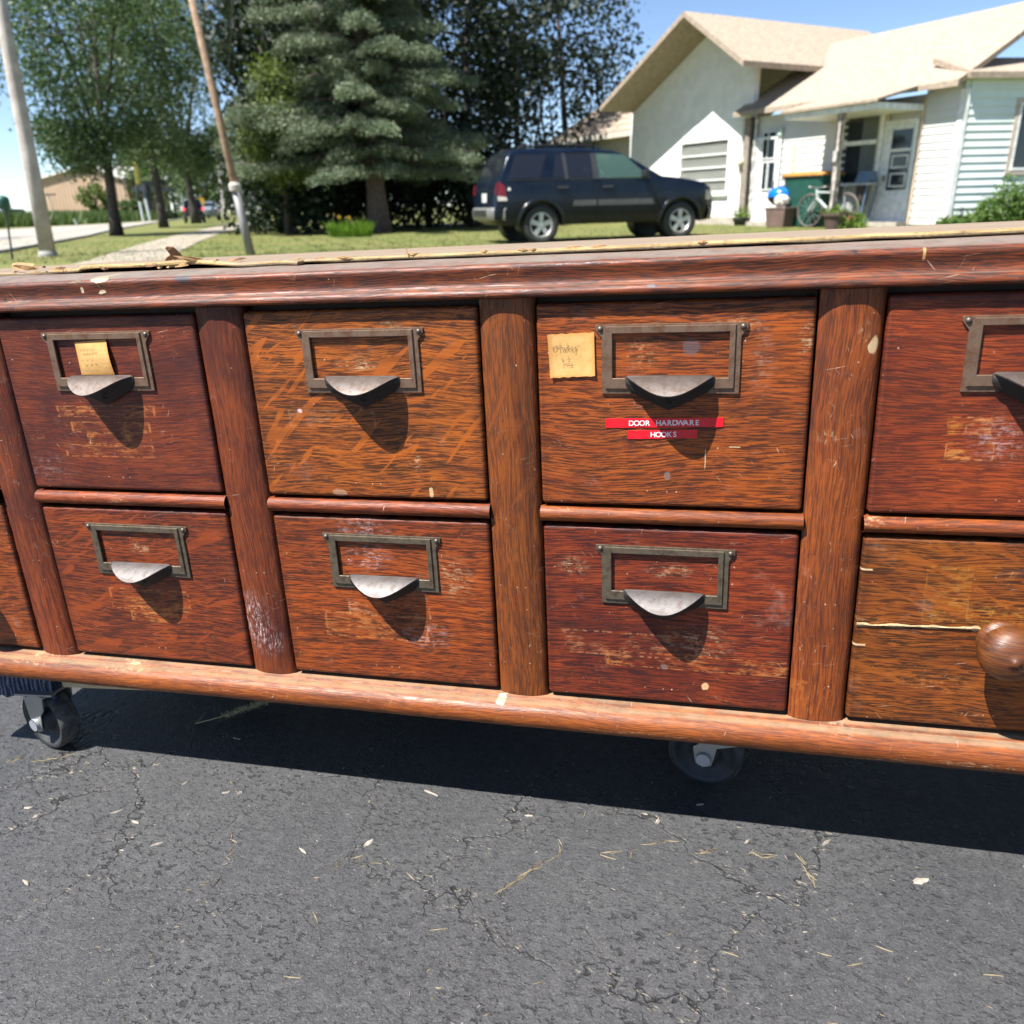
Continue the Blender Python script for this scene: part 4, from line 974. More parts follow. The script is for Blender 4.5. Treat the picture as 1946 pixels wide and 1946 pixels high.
tree('street_tree', 'slender street tree with forked limbs in front of the dark billboard', b2, 4.6, .21, 6, (l2[0] * 7, l2[1] * 7, 8.0, 3.4, 3.4, 3.6), L_MID, lean=l2, leaf=.15, n=140, per=85, spread=.42, group=TREES, extra=low)
b3 = ground(374, 425); dd = math.hypot(b3.x - CAM.x, b3.y - CAM.y); s3 = at(352, 320, dd); l3 = ((s3.x - b3.x) / (s3.z - b3.z), (s3.y - b3.y) / (s3.z - b3.z))
low = [tuple(at(px + rng.normal(0, 12), py + rng.normal(0, 9), dd + rng.uniform(-1.8, 1.8)) - b3) for (px, py, n_) in ((360, 300, 14), (395, 290, 12), (385, 315, 8), (330, 265, 10), (405, 265, 12), (370, 270, 14), (345, 300, 6)) for _ in range(n_)]
tree('street_tree', 'dark street tree with a wide fork standing right beside the jeep', b3, 5.2, .27, 6, (l3[0] * 8, l3[1] * 8, 10.0, 4.4, 4.4, 5.0), L_MID, lean=l3, leaf=.18, n=150, per=85, spread=.5, group=TREES, extra=low)

# far greens along the road
FG = 'far trees beyond the street trees'
def bush_tree(name, label, px, py, dist, w_, h_, lm, n=40, per=60, trunk=.15, leaf=.3, cat='tree', group=FG, z0=.15):
    b = at(px, py, dist); b.z = GZ
    root = thing(name, label, cat, b, group=group)
    mb = MB(); mb.tube([(0, 0, -.2), (.05, 0, h_ * .35), (0, .05, h_ * .7)], [trunk, trunk * .8, trunk * .3], 7)
    for k in range(4):
        a = rng.uniform(0, 6.28); mb.tube([(0, 0, h_ * .3), (math.cos(a) * w_ * .2, math.sin(a) * w_ * .2, h_ * .55), (math.cos(a) * w_ * .35, math.sin(a) * w_ * .35, h_ * .75)], [trunk * .5, trunk * .35, trunk * .1], 5)
    mb.build('trunk', BARK, root)
    C = shell_points(n, (0, 0, h_ * (.5 + z0 / 2)), (w_ / 2, w_ / 2, h_ * (.5 - z0 / 2)), .3)
    leaves('crown', clumps(C, per, (w_ * .07, w_ * .07, h_ * .06)), leaf, lm, root, .65)
    return root
bush_tree('green_tree', 'round light green tree behind the yellow road sign', 398, 420, 95, 5.2, 6.0, L_FAR, 50, 60, leaf=.34)
bush_tree('green_tree', 'broad mid green tree between the second and third street trunks', 335, 418, 105, 11, 8.0, L_FAR, 80, 60, leaf=.4)
bush_tree('green_tree', 'tall green tree behind the billboard, left of the slender trunk', 278, 415, 118, 5, 8.5, L_FAR, 70, 60, leaf=.42)
bush_tree('shrub', 'small yellowish shrub against the tan metal building', 186, 410, 96, 3.0, 3.4, L_LIGHT, 26, 60, leaf=.28, cat='shrub', group=None)
bush_tree('shrub', 'low bush at the right corner of the tan building', 252, 410, 92, 2.6, 2.0, L_FAR, 26, 50, leaf=.28, cat='shrub', group=None)
for i, (px, dist, w_, h_) in enumerate(((20, 190, 16, 7), (75, 210, 20, 8), (300, 175, 22, 10), (440, 150, 14, 10), (480, 120, 12, 12), (520, 140, 14, 12), (-60, 200, 22, 8))):
    if px in (20, 75, -60): continue
    bush_tree('far_tree', {300: 'distant tree seen between the slender and the forked street trunks', 440: 'distant tree just right of the far utility poles', 480: 'distant tree behind the leaning brown utility pole', 520: 'distant tree behind the left end of the dark thicket'}[px], px, 405, dist, w_, h_, L_FAR, 60, 50, leaf=.6, group='distant trees at the end of the road')

# thicket and canopy behind the spruce
WOOD = 'trees of the dark thicket behind the spruce'
KIN = [('dark leafy tree at the left end of the thicket, beside the utility pole', 545, 27.5, 3.0, 7.5), ('dark leafy tree in the thicket left of the spruce trunk', 598, 31, 4.2, 9.0), ('tall dark tree in the thicket straight behind the bright grass clump', 650, 32, 5.6, 10.0), ('dark tree in the thicket directly behind the spruce trunk', 735, 33, 5.4, 10.5), ('dark tree in the thicket right of the spruce trunk', 815, 31, 5.2, 10.0), ('dark tree in the thicket behind the tail of the black vehicle', 895, 30, 5.0, 9.5), ('dark tree in the thicket above the roof of the black vehicle', 985, 33, 5.4, 10.0), ('dark tree in the thicket touching the tan shingled roof', 1070, 36, 5.6, 10.5)]
for i, (lb, px, dist, w_, h_) in enumerate(KIN):
    b = at(px, 430, dist); b.z = GZ
    root = thing('thicket_tree', lb, 'tree', b, group=WOOD)
    mb = MB(); tr = rng.uniform(.10, .17)
    mb.tube([(0, 0, -.2), (rng.uniform(-.2, .2), 0, h_ * .3), (rng.uniform(-.3, .3), 0, h_ * .8)], [tr, tr * .8, tr * .3], 8)
    for k in range(3):
        a = rng.uniform(0, 6.28); mb.tube([(rng.uniform(-.6, .6), rng.uniform(-.4, .4), -.1), (math.cos(a) * .8, math.sin(a) * .5, h_ * .25), (math.cos(a) * 1.4, math.sin(a) * 1., h_ * .5)], [tr * .5, tr * .4, tr * .15], 6)
    mb.build('trunk', BARK, root, smooth=True)
    C = np.vstack([shell_points(75, (0, 0, h_ * .62), (w_ / 2, w_ / 2, h_ * .38), .3), shell_points(58, (0, 0, h_ * .17), (w_ * .62, w_ * .5, h_ * .19), .1, -.95)])
    C[:, 2] = np.maximum(C[:, 2], .15)
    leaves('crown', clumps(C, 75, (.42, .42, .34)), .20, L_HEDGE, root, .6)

# light green deciduous branch mass left of the spruce
bl = ground(548, 446); root = thing('deciduous_tree', 'yellow green leafy tree with low hanging sprays left of the blue spruce', 'tree', bl)
mb = MB(); mb.tube([(0, 0, -.2), (.1, .1, 2), (-.2, 0, 5)], [.12, .1, .05], 8); dl = math.hypot(bl.x - CAM.x, bl.y - CAM.y) - 1.0
C = []
for (px, py, n_, sx, sy) in ((470, 270, 10, 14, 12), (500, 290, 10, 14, 14), (488, 320, 6, 5, 10), (520, 265, 12, 16, 12), (540, 250, 12, 18, 14), (535, 335, 8, 10, 8), (560, 325, 6, 10, 8), (500, 230, 14, 25, 20), (540, 200, 18, 30, 25), (520, 140, 20, 35, 30), (525, 345, 3, 3, 6), (580, 332, 4, 8, 5)):
    for _ in range(n_):
        p = at(px + rng.normal(0, sx * .6), py + rng.normal(0, sy * .6), dl + rng.uniform(-.7, .9)) - bl; C.append(tuple(p)); 
        if rng.random() < .25: mb.tube([Vector((-.1, 0, 3.5)), (Vector((-.1, 0, 3.5)) + p) / 2 + Vector((0, 0, .5)), p], [.03, .02, .006], 5)
mb.build('trunk', BARK, root, smooth=True)
leaves('crown', clumps(C, 46, (.16, .16, .15)), .11, L_LIGHT, root, .55)

# blue spruce
bs = ground(722, 441); ds = math.hypot(bs.x - CAM.x, bs.y - CAM.y); ts = at(708, 300, ds)
lx, ly = (ts.x - bs.x) / (ts.z - bs.z), (ts.y - bs.y) / (ts.z - bs.z)
root = thing('blue_spruce', 'old blue spruce with a thick bare trunk and drooping lower boughs', 'tree', bs)
mb = MB(); H = 11.0
mb.tube([(lx * t * H, ly * t * H, t * H - (.2 if t == 0 else 0)) for t in np.linspace(0, 1, 12)], [.40 if i == 0 else .30 * (1 - i / 12.5) + .01 for i in range(12)], 14)
NE, SP = [], []
for lev, z in enumerate(np.arange(1.95, H, .40)):
    rr = 3.6 * (1 - (z - 1.6) / (H - 1.0)) ** .85 + .25; nb = 9 if z < 5 else 7
    for k in range(nb):
        a = k * 2 * math.pi / nb + lev * .55 + rng.uniform(-.25, .25); L = rr * rng.uniform(.55, 1.25); zj_ = z + rng.uniform(-.22, .22); o_ = Vector((lx * zj_, ly * zj_, zj_)); d = Vector((math.cos(a), math.sin(a), 0)); s_ = Vector((-d.y, d.x, 0))
        P = [o_, o_ + d * L * .35 + UPW * .12, o_ + d * L * .7 - UPW * .05 * L, o_ + d * L - UPW * .04 * L]
        mb.tube(P, [.045, .035, .022, .006], 5)
        for t in np.linspace(.22, 1, int(6 + L * 4)):
            q = o_.lerp(o_ + d * L, t) + UPW * (.12 * math.sin(t * 3) - .06 * L * t); wd = .55 * (1 - t * .55) * min(1, L / 2)
            for s2 in (-1, 1):
                for f in np.linspace(.1, 1, 5):
                    c = q + s_ * s2 * wd * f + d * .25 * f * wd - UPW * (.16 * f + rng.uniform(0, .14)); NE.append((c.x, c.y, c.z))
mb.build('trunk', BARKS, root, smooth=True)
leaves('crown', clumps(NE, 15, (.07, .07, .055)), .115, L_SPR, root, .20)
# bright grass clump and yellow flowers at its foot
GBR = leafmat('bright_grass', (0.12, 0.24, 0.02), (0.20, 0.34, 0.04), .4)
bg_ = ground(668, 450); root = thing('grass_clump', 'bright green clump of long grass at the foot of the spruce', 'plant', bg_)
mb = MB()
for _ in range(420):
    a = rng.uniform(0, 6.28); r_ = rng.uniform(0, 1) ** .5; c = Vector((math.cos(a) * r_ * .55, math.sin(a) * r_ * .3, -.02)); d = Vector((math.cos(a) * .35 * r_ + rng.normal(0, .15), math.sin(a) * .35 * r_ + rng.normal(0, .15), 1)).normalized(); L = rng.uniform(.25, .55)
    s_ = d.orthogonal().normalized() * .014; mb.add([c - s_, c + s_, c + d * L * .6 + s_ * .8, c + d * L * .6 - s_ * .8, c + d * L + Vector((d.x, d.y, -.3)) * .12], [(0, 1, 2, 3), (3, 2, 4)])
mb.build('blades', GBR, root)
YEL = plain('yellow_petals', (.50, .27, .01), .6); GST = plain('green_stem', (.05, .10, .02), .7)
for i, (px, py, lb) in enumerate(((645, 412, 'left yellow flower above the bright grass clump'), (664, 414, 'right yellow flower above the bright grass clump'))):
    p = at(px, py, math.hypot(bg_.x - CAM.x, bg_.y - CAM.y) + .2); root = thing('yellow_flower', lb, 'flower', (p.x, p.y, GZ), group='yellow flowers at the spruce')
    h_ = p.z - GZ; mb = MB(); mb.tube([(0, 0, -.02), (.02, 0, h_ * .5), (0, 0, h_)], [.008, .007, .005], 5); mb.build('stem', GST, root)
    mb = MB()
    for k in range(11):
        a = k * 2 * math.pi / 11; d = Vector((math.cos(a), -.25, math.sin(a))); s_ = Vector((-math.sin(a), 0, math.cos(a))) * .018; c = Vector((0, -.02, h_)); mb.add([c - s_ * .4, c + d * .035 - s_, c + d * .06, c + d * .035 + s_, c + s_ * .4], [(0, 1, 2, 3, 4)])
    mb.lathe([(.022, 0), (.018, .015), (.001, .02)], 10, Matrix.Translation((0, -.02, h_)) @ Matrix.Rotation(R(90), 4, 'X')); mb.build('bloom', YEL, root)

# tall roadside grass across the road
mb = MB(); pl = [Vector((x, y)) for x, y in ((-120, 16), (-70, 32), (-46.5, 44), (-46.6, 52), (-51, 66), (-62, 88), (-80, 118))]
tot = 5200
for _ in range(tot):
    k = rng.choice(len(pl) - 1, p=[.06, .24, .22, .24, .16, .08]); t = rng.random(); c2 = pl[k].lerp(pl[k + 1], t) + Vector((-rng.uniform(0, 1) * 7, rng.uniform(0, 2))); c = Vector((c2.x + CAM.x, c2.y + CAM.y, GZ - .05))
    for j in range(3):
        h_ = rng.uniform(.65, 1.25); d = Vector((rng.normal(0, .28), rng.normal(0, .28), 1)) * h_; s_ = Vector((rng.normal(), rng.normal(), 0)).normalized() * rng.uniform(.05, .12); o_ = Vector((rng.normal(0, .25), rng.normal(0, .25), 0))
        mb.add([c + o_ - s_, c + o_ + s_, c + o_ + d], [(0, 1, 2)])
tag(mb.build('roadside_grass', leafmat('tall_grass', (0.060, 0.105, 0.032), (0.105, 0.155, 0.045), .3)), 'band of tall green grass along the far side of the road', 'tall grass', kind='stuff')

# short blades breaking the lawn's surface where it is seen nearest
mb = MB()
for _ in range(9000):
    px = rng.uniform(-60, 1760); hy = 412 - .0247 * px; py = hy + rng.uniform(40, 92); p = ground(px, py)
    q_ = TI @ p
    if max(DX0 - q_.x, q_.x - DX1, DY0 - q_.y, q_.y - DY1) < 2: continue
    for j in range(2):
        d = Vector((rng.normal(0, .02), rng.normal(0, .02), rng.uniform(.03, .07))); s_ = Vector((rng.normal(), rng.normal(), 0)).normalized() * .008; o_ = p + Vector((rng.normal(0, .06), rng.normal(0, .06), -.01))
        mb.add([o_ - s_, o_ + s_, o_ + d], [(0, 1, 2)])
tag(mb.build('grass_blades', leafmat('lawn_blades', (0.085, 0.115, 0.028), (0.15, 0.16, 0.05), .3)), 'short mown grass blades on the lawn', 'grass', kind='stuff')

# ------------------------------------------------------------------ poles, signs
POLEG = plain('weathered_grey_pole', (0.37, 0.335, 0.30), .75, 0, .18, 5, .3)
def along(px0, py0, px1, py1, dist): return at(px0, py0, dist), at(px1, py1, dist)
b = ground(92, 487); dd = math.hypot(b.x - CAM.x, b.y - CAM.y); t = at(45, 243, dd); t = b + (t - b) * 2.6
o = thing('light_pole', 'thick pale grey pole on the lawn at the left edge', 'pole', b)
mb = MB(); mb.tube([Vector((0, 0, -.2)) , (t - b) * .3, (t - b) * .6, (t - b)], [.138, .126, .116, .10], 20); mb.build('shaft', POLEG, o, smooth=True)
mb = MB(); mb.lathe([(.165, -.05), (.16, .05), (.142, .09), (.138, .10)], 20); mb.build('footing', KERB, o)
mb = MB(); tp = (t - b); mb.tube([tp - UPW * .15, tp + Vector((-.6, -.5, .25)), tp + Vector((-1.6, -1.3, .32))], [.045, .04, .035], 8); mb.box(tp + Vector((-1.8, -1.45, .31)), (.5, .26, .12), Matrix.Rotation(R(39), 3, 'Z')); mb.build('lamp_arm', POLEG, o)

b = ground(477, 484); dd = math.hypot(b.x - CAM.x, b.y - CAM.y); t = at(421, 243, dd); j = at(448, 356, dd)
WPOLE = plain('brown_pole_wood', (0.235, 0.155, 0.10), .85, 0, .25, 10, .4); PIPE = plain('grey_conduit', (0.235, 0.225, 0.22), .55, .3, .15, 6)
o = thing('utility_pole', 'leaning brown utility pole with a grey conduit on its lower half', 'utility pole', b)
v_ = (t - b); mb = MB(); mb.tube([v_ * -.05, v_, v_ * 2.4], [.072, .062, .05], 12); mb.build('shaft', WPOLE, o, smooth=True)
off = Vector((.03, -.075, 0)); mb = MB(); mb.tube([v_ * -.05 + off, (j - b) + off], [.066, .066], 12); mb.build('conduit', PIPE, o, smooth=True)
mb = MB(); mb.lathe([(.066, -.07), (.095, -.05), (.10, .03), (.07, .075), (.001, .08)], 14, Matrix.Translation((j - b) + off)); mb.build('conduit_cap', POLEG, o)
mb = MB(); mb.box(v_ * 2.3, (1.8, .1, .12), Matrix.Rotation(R(35), 3, 'Z')); mb.build('crossarm', WPOLE, o)

GRN = plain('green_box_paint', (0.012, 0.075, 0.052), .5); BLK = plain('black_paint', (0.014, 0.015, 0.016), .5)
b = ground(24, 493); dd = math.hypot(b.x - CAM.x, b.y - CAM.y); t = at(10, 392, dd)
o = thing('marker_post', 'thin dark post with a green box head at the left edge of the lawn', 'marker post', b)
v_ = t - b; mb = MB(); mb.tube([v_ * -.06, v_], [.017, .017], 8); mb.build('post', BLK, o)
mb = MB(); mb.tube([v_ * .90, v_ * 1.01], [.05, .055], 10); mb.build('sleeve', GRN, o)
mb = MB(); c = at(5, 384, dd) - b
mb.lathe([(.02, -.115), (.085, -.11), (.105, -.06), (.110, .03), (.095, .075), (.05, .10), (.001, .108)], 16, Matrix.Translation(c)); mb.build('box_head', GRN, o, smooth=True)

STEEL = plain('sign_back_steel', (.045, .05, .06), .5, .3)
# billboard and yellow banner
dd = 100; b = at(284, 412, dd); b.z = GZ
o = thing('billboard', 'dark low billboard on a thick post behind the slender tree', 'billboard', b)
p0, p1 = at(266, 345, dd) - b, at(306, 343, dd) - b; mb = MB()
mb.tube([Vector((0, 0, -.2)), (at(276, 350, dd) - b)], [.42, .36], 12); mb.build('post', STEEL, o)
mb = MB(); mb.prism([p0, p1, at(306, 352, dd) - b, at(264, 352, dd) - b], (.2, .5, 0)); mb.build('panel', STEEL, o)
mb = MB(); q0, q1 = at(250, 356, dd) - b, at(318, 357, dd) - b; mb.prism([q0, q1, q1 - UPW * .35, q0 - UPW * .35], (.3, .9, 0)); mb.build('catwalk', plain('catwalk', (.12, .13, .15), .6), o)
o = thing('banner_sign', 'tall narrow yellow banner sign beside the dark billboard', 'sign', at(262, 410, 96)); o.location.z = GZ
b = Vector(o.location); a0, a1, a2, a3 = [at(*q, 96) - b for q in ((252, 305), (257, 303), (263, 348), (258, 352))]
mb = MB(); mb.prism([a0, a1, a2, a3], (.1, .25, 0)); mb.build('panel', plain('banner_yellow', (.52, .42, .10), .6), o)
mb = MB(); mb.tube([Vector((0, 0, -.1)), (a2 + a3) / 2], .12, 8); mb.build('post', STEEL, o)
for px0, px1 in ((265, 270), (276, 283)):
    b = at(px1, 405, 88); b.z = GZ; t = at(px0, 383 if px0 == 265 else 378, 88) - b
    o = thing('white_post', 'short white leaning post at the road edge, %s' % ('left one of the pair' if px0 == 265 else 'right one of the pair'), 'post', b, group='pair of white posts'); mb = MB(); mb.tube([Vector((0, 0, -.1)), t], .11, 8); mb.build('post', plain('white_post', (.6, .62, .64), .6), o)
b = at(148, 431, 64); b.z = GZ; t = at(140, 416, 64) - b
o = thing('road_marker', 'small pale road marker leaning in front of the tall grass', 'marker', b); mb = MB(); mb.tube([Vector((0, 0, -.05)), t], .06, 8); mb.build('post', plain('marker_pale', (.45, .5, .47), .6), o)
# yellow road sign
dd = 72; b = at(385, 418, dd); b.z = GZ
o = thing('road_sign', 'yellow rectangular road sign above the grey car', 'road sign', b); c = at(379, 384, dd) - b
rt = Vector((.82, .57, 0)); mb = MB(); hw_, hh_ = .36, .30
P = [c - rt * hw_ - UPW * hh_, c + rt * hw_ - UPW * hh_, c + rt * hw_ + UPW * hh_, c - rt * hw_ + UPW * hh_]; mb.prism(P, (-.015, .03, 0)); mb.build('panel', plain('sign_yellow', (.74, .42, .01), .5), o)
mb = MB(); k = Vector((.012, -.024, 0)); mb.prism([c + k - rt * .10 - UPW * .06, c + k + rt * .10 - UPW * .06, c + k + rt * .10 + UPW * .03, c + k + UPW * .1, c + k - rt * .10 + UPW * .03], (.004, -.006, 0)); mb.build('symbol', BLK, o)
mb = MB(); mb.tube([Vector((0, .05, -.1)), c + Vector((0, .06, -.1))], .04, 6); mb.build('post', STEEL, o)
# far poles with wires
FP = 'far utility poles down the road'
tops = []
for i, (bx, by, tx, ty, dd, lb) in enumerate(((430, 420, 412, 290, 78, 'far grey utility pole seen left of the leaning pole'), (425, 414, 409, 318, 120, 'smaller far utility pole behind the first far one'), (100, 402, 92, 370, 100, 'thin far light pole in front of the tan building'))):
    b = at(bx, by, dd); b.z = GZ; t = at(tx, ty, dd) - b
    o = thing('far_pole', lb, 'utility pole', b, group=FP); mb = MB(); mb.tube([t * -.03, t * (1.15 if i < 2 else 1)], [.17, .12] if i < 2 else [.08, .06], 8); mb.build('shaft', POLEG, o)
    if i < 2: mb = MB(); mb.box(t * 1.08, (2.4, .12, .14), Matrix.Rotation(R(20), 3, 'Z')); mb.build('crossarm', POLEG, o); tops.append(b + t * 1.08)
    else: mb = MB(); mb.box(t + Vector((.25, 0, 0)), (1.0, .3, .14)); mb.build('lamp', STEEL, o)
WIRE = plain('wire_black', (.02, .02, .022), .6)
up = Vector((at(477, 484, 15).x, at(477, 484, 15).y, GZ)) + (at(421, 243, 15.1) - at(477, 484, 15.1)) * 2.3
for k, dx in enumerate((-.9, -.3, .3, .9)):
    a = tops[0] + Vector((dx * 1.1, dx * .4, .1)); c = tops[1] + Vector((dx * 1.1, dx * .4, .1)); mid = (a + c) / 2 - UPW * .6
    mb = MB(); mb.tube([c, mid, a], .018, 5); mb.tube([a, (a + up) / 2 - UPW * 1.2, up + Vector((dx * .8, dx * .5, .05))], .014, 5)
    tag(mb.build('overhead_wire', WIRE, loc=tuple(a)), 'overhead wire strung from the %s of the far crossarm' % ('left end', 'left middle', 'right middle', 'right end')[k], 'wire', 'overhead wires')

# ------------------------------------------------------------------ tan metal building
TAN = G('tan_metal'); P_ = TAN.obj(); x_, y_, z_ = TAN.xyz(P_)
TANM = TAN.done(TAN.mix(TAN.step(TAN.noise(P_, .3, 3), .3, .7), (.47, .335, .23), (.53, .385, .27)), .65, Specular_IOR_Level=.3)
dd = 112; c0 = at(74, 410, dd); c0.z = GZ; c1 = at(250, 406, dd - 7); c1.z = GZ
o = thing('metal_building', 'low tan metal building with a shallow gabled roof beyond the road', 'building', (c0 + c1) / 2)
ctr = (c0 + c1) / 2; a_, e_ = c0 - ctr, c1 - ctr; dv = (e_ - a_).normalized(); bk = Vector((-dv.y, dv.x, 0)); 
hL = (at(82, 357, dd) - at(82, 410, dd)).z + 1.3; pk = ctr + 0 * dv; hp = (at(190, 333, dd) - at(190, 406, dd)).z + 1.5; hR = (at(248, 352, dd) - at(248, 402, dd)).z + 1.3
mid = a_.lerp(e_, .62)
mb = MB(); mb.prism([a_ - UPW * .2, e_ - UPW * .2, e_ + UPW * hR, mid + UPW * hp, a_ + UPW * hL], bk * 8); mb.build('wall', TANM, o)
SEAM = plain('tan_seam', (.37, .255, .17), .6)
L_ = (e_ - a_).length
for i in range(1, 27):
    t = i / 27; p = a_.lerp(e_, t); h_ = hL + (hp - hL) * t / .62 if t < .62 else hp + (hR - hp) * (t - .62) / .38
    mb = MB(); mb.box(p + UPW * (h_ / 2) - bk * .02, (.09, .05, h_ - .1), Matrix.Rotation(math.atan2(dv.y, dv.x), 3, 'Z')); mb.build('panel_rib', SEAM, o)
RT = plain('roof_trim_white', (.62, .60, .56), .6)
for p, q in ((a_ + UPW * hL, mid + UPW * hp), (mid + UPW * hp, e_ + UPW * hR)):
    mb = MB(); mb.hexa([p - bk * .35 + UPW * .02, q - bk * .35 + UPW * .02, q + bk * 8.3 + UPW * .02, p + bk * 8.3 + UPW * .02, p - bk * .35 + UPW * .25, q - bk * .35 + UPW * .25, q + bk * 8.3 + UPW * .25, p + bk * 8.3 + UPW * .25]); mb.build('roof', RT, o)
# dark car roof and white van beyond the grass at the far left
# ------------------------------------------------------------------ vehicles
TYRE = plain('tyre_rubber', (.030, .029, .028), .8, 0, .25, 20, .2); ALLOY = plain('alloy', (.50, .49, .47), .38, .55, .1, 10)
def glassmat(name, tint, alpha, rough=.04, tc=(1, 1, 1)):
    g = G(name); g.done(tint, rough, 0, Specular_IOR_Level=.6)
    tr = g.nt.nodes.new('ShaderNodeBsdfTransparent'); tr.inputs[0].default_value = (*tc, 1)
    mx = g.nt.nodes.new('ShaderNodeMixShader'); mx.inputs[0].default_value = alpha
    g.nt.links.new(g.b.outputs[0], mx.inputs[1]); g.nt.links.new(tr.outputs[0], mx.inputs[2]); g.nt.links.new(mx.outputs[0], g.out.inputs[0]); return g.mat
GL_DARK = glassmat('privacy_glass', (.012, .014, .020), .06); GL_BRIGHT = glassmat('brightened_glass', (.10, .18, .155), .55, tc=(.80, .95, .88))  # pale green base colour paints in the brightness seen in the front windows
RED = plain('tail_lens', (.13, .006, .010), .25); GREYP = plain('grey_cladding', (.085, .083, .085), .55); CHROME = plain('bumper_silver', (.19, .185, .175), .4, .4)
def paint(name, c, dirt_z=None, dirt=(.024, .0195, .0185), spec=.5):
    g = G(name); P = g.obj(); n1 = g.noise(P, 2.5, 4); cc = g.mix(g.step(n1, .35, .7, 0, .25), c, tuple(q * 1.6 + .01 for q in c))
    rg = .22
    if dirt_z:
        z = g.xyz(P)[2]; dm = g.m('MULTIPLY', g.step(g.m('ADD', z, g.m('MULTIPLY', g.m('SUBTRACT', g.noise(P, 6, 4), .5), .15)), dirt_z - .14, dirt_z + .10, 1., 0.), .85)
        cc = g.mix(dm, cc, dirt); rg = g.m('ADD', .20, g.m('MULTIPLY', dm, .5))
    return g.done(cc, rg, 0, Coat_Weight=.1, Coat_Roughness=.08, Specular_IOR_Level=spec)

def interp(tab, x): return float(np.interp(x, [p[0] for p in tab], [p[1] for p in tab]))
def vehicle(name, label, loc, rz, top, half, belt, arches, sill, mats, roofdrop=.27, holes=(), length=4.87, dz=1.0, cat='car', group=None, rows=(9, 8), ncol=110):
    """body shell from a side profile; returns root, width function"""
    root = thing(name, label, cat, loc, rz, group)
    def W(x, z):
        w_ = half - .26 * max(0, (x - (length - .75)) / .75) ** 2 - .09 * max(0, (.5 - x) / .5) ** 2
        w_ -= roofdrop * max(0, z - belt) + .10 * max(0, .55 - z) + .035 * (abs(z - .78) / .4) ** 2 * (1 if z < belt else .6)
        return w_
    def zb(x):
        z = sill + (.12 * max(0, (.35 - x) / .35)) + .02 * max(0, (x - length + .4) / .4)
        for xc, zc, r_ in arches:
            if abs(x - xc) < r_: z = max(z, zc + math.sqrt(r_ * r_ - (x - xc) ** 2) * .98)
        return z
    xs_ = sorted(set([round(v, 4) for v in np.linspace(.001, length - .001, ncol)] + [p[0] for p in top] + [a[0] + s * a[2] * k for a in arches for s in (-1, 1) for k in (.999, .97, .9, .75)]))
    bm = bmesh.new(); n1, n2 = rows; grid = {}
    zt = lambda x: interp(top, x)
    for i, x in enumerate(xs_):
        b0, t0 = zb(x), zt(x) - .012; m0 = min(belt, t0); zs = list(np.linspace(b0, m0, n1)) + list(np.linspace(m0, t0, n2 + 1)[1:])
        for s in (-1, 1):
            for j, z in enumerate(zs): grid[i, s, j] = bm.verts.new((x, s * W(x, z), z))
        for k in range(1, 8):
            y = -1 + 2 * k / 8; wz = W(x, t0); grid[i, 0, k] = bm.verts.new((x, y * wz, t0 + .012 + .03 * (1 - y * y)))
    NJ = n1 + n2
    def inside(x, z):
        for q in holes:
            ok = True
            for a in range(4):
                p0, p1 = q[a], q[(a + 1) % 4]
                if (p1[0] - p0[0]) * (z - p0[1]) - (p1[1] - p0[1]) * (x - p0[0]) < 0: ok = False
            if ok: return True
        return False
    def F(vs, mi=0):
        vs = [v for v in vs]
        try: f = bm.faces.new(vs); f.material_index = mi; f.smooth = True
        except ValueError: pass
    for i in range(len(xs_) - 1):
        for s in (-1, 1):
            for j in range(NJ - 1):
                q = [grid[i, s, j], grid[i + 1, s, j], grid[i + 1, s, j + 1], grid[i, s, j + 1]]
                cx_ = sum(v.co.x for v in q) / 4; cz_ = sum(v.co.z for v in q) / 4
                if inside(cx_, cz_): continue
                F(q if s < 0 else q[::-1])
        T = lambda i, k: grid[i, -1, NJ - 1] if k == 0 else (grid[i, 1, NJ - 1] if k == 8 else grid[i, 0, k])
        for k in range(8): F([T(i, k), T(i + 1, k), T(i + 1, k + 1), T(i, k + 1)])
        F([grid[i, -1, 0], grid[i, 1, 0], grid[i + 1, 1, 0], grid[i + 1, -1, 0]])
    for i, fl in ((0, False), (len(xs_) - 1, True)):
        for j in range(NJ - 1):
            q = [grid[i, -1, j], grid[i, -1, j + 1], grid[i, 1, j + 1], grid[i, 1, j]]; F(q[::-1] if fl else q)
    bmesh.ops.remove_doubles(bm, verts=bm.verts, dist=.0008); bmesh.ops.dissolve_degenerate(bm, dist=.0004, edges=bm.edges)
    me = bpy.data.meshes.new('body'); bm.to_mesh(me); bm.free()
    for mm in mats: me.materials.append(mm)
    ob = bpy.data.objects.new('body', me); col.objects.link(ob); ob.parent = root
    return root, W, zt
def pane(root, W, quad, mat, name='window', off=.006, sides=(-1, 1), thick=.006, n=(10, 6)):
    for s in sides:
        rows = []
        for j in range(n[1] + 1):
            v = j / n[1]; l = Vector(quad[0]).lerp(Vector(quad[3]), v); r_ = Vector(quad[1]).lerp(Vector(quad[2]), v); rows.append([(l.lerp(r_, i / n[0]).x, s * (W(*l.lerp(r_, i / n[0])) + off), l.lerp(r_, i / n[0]).y) for i in range(n[0] + 1)])
        mb = MB(); mb.sheet(rows, flip=(s > 0)); cx_ = sum(p[0] for p in quad) / 4; cz_ = sum(p[1] for p in quad) / 4
        mb.build(name, mat, root, loc=(cx_, s * W(cx_, cz_), cz_), smooth=True)
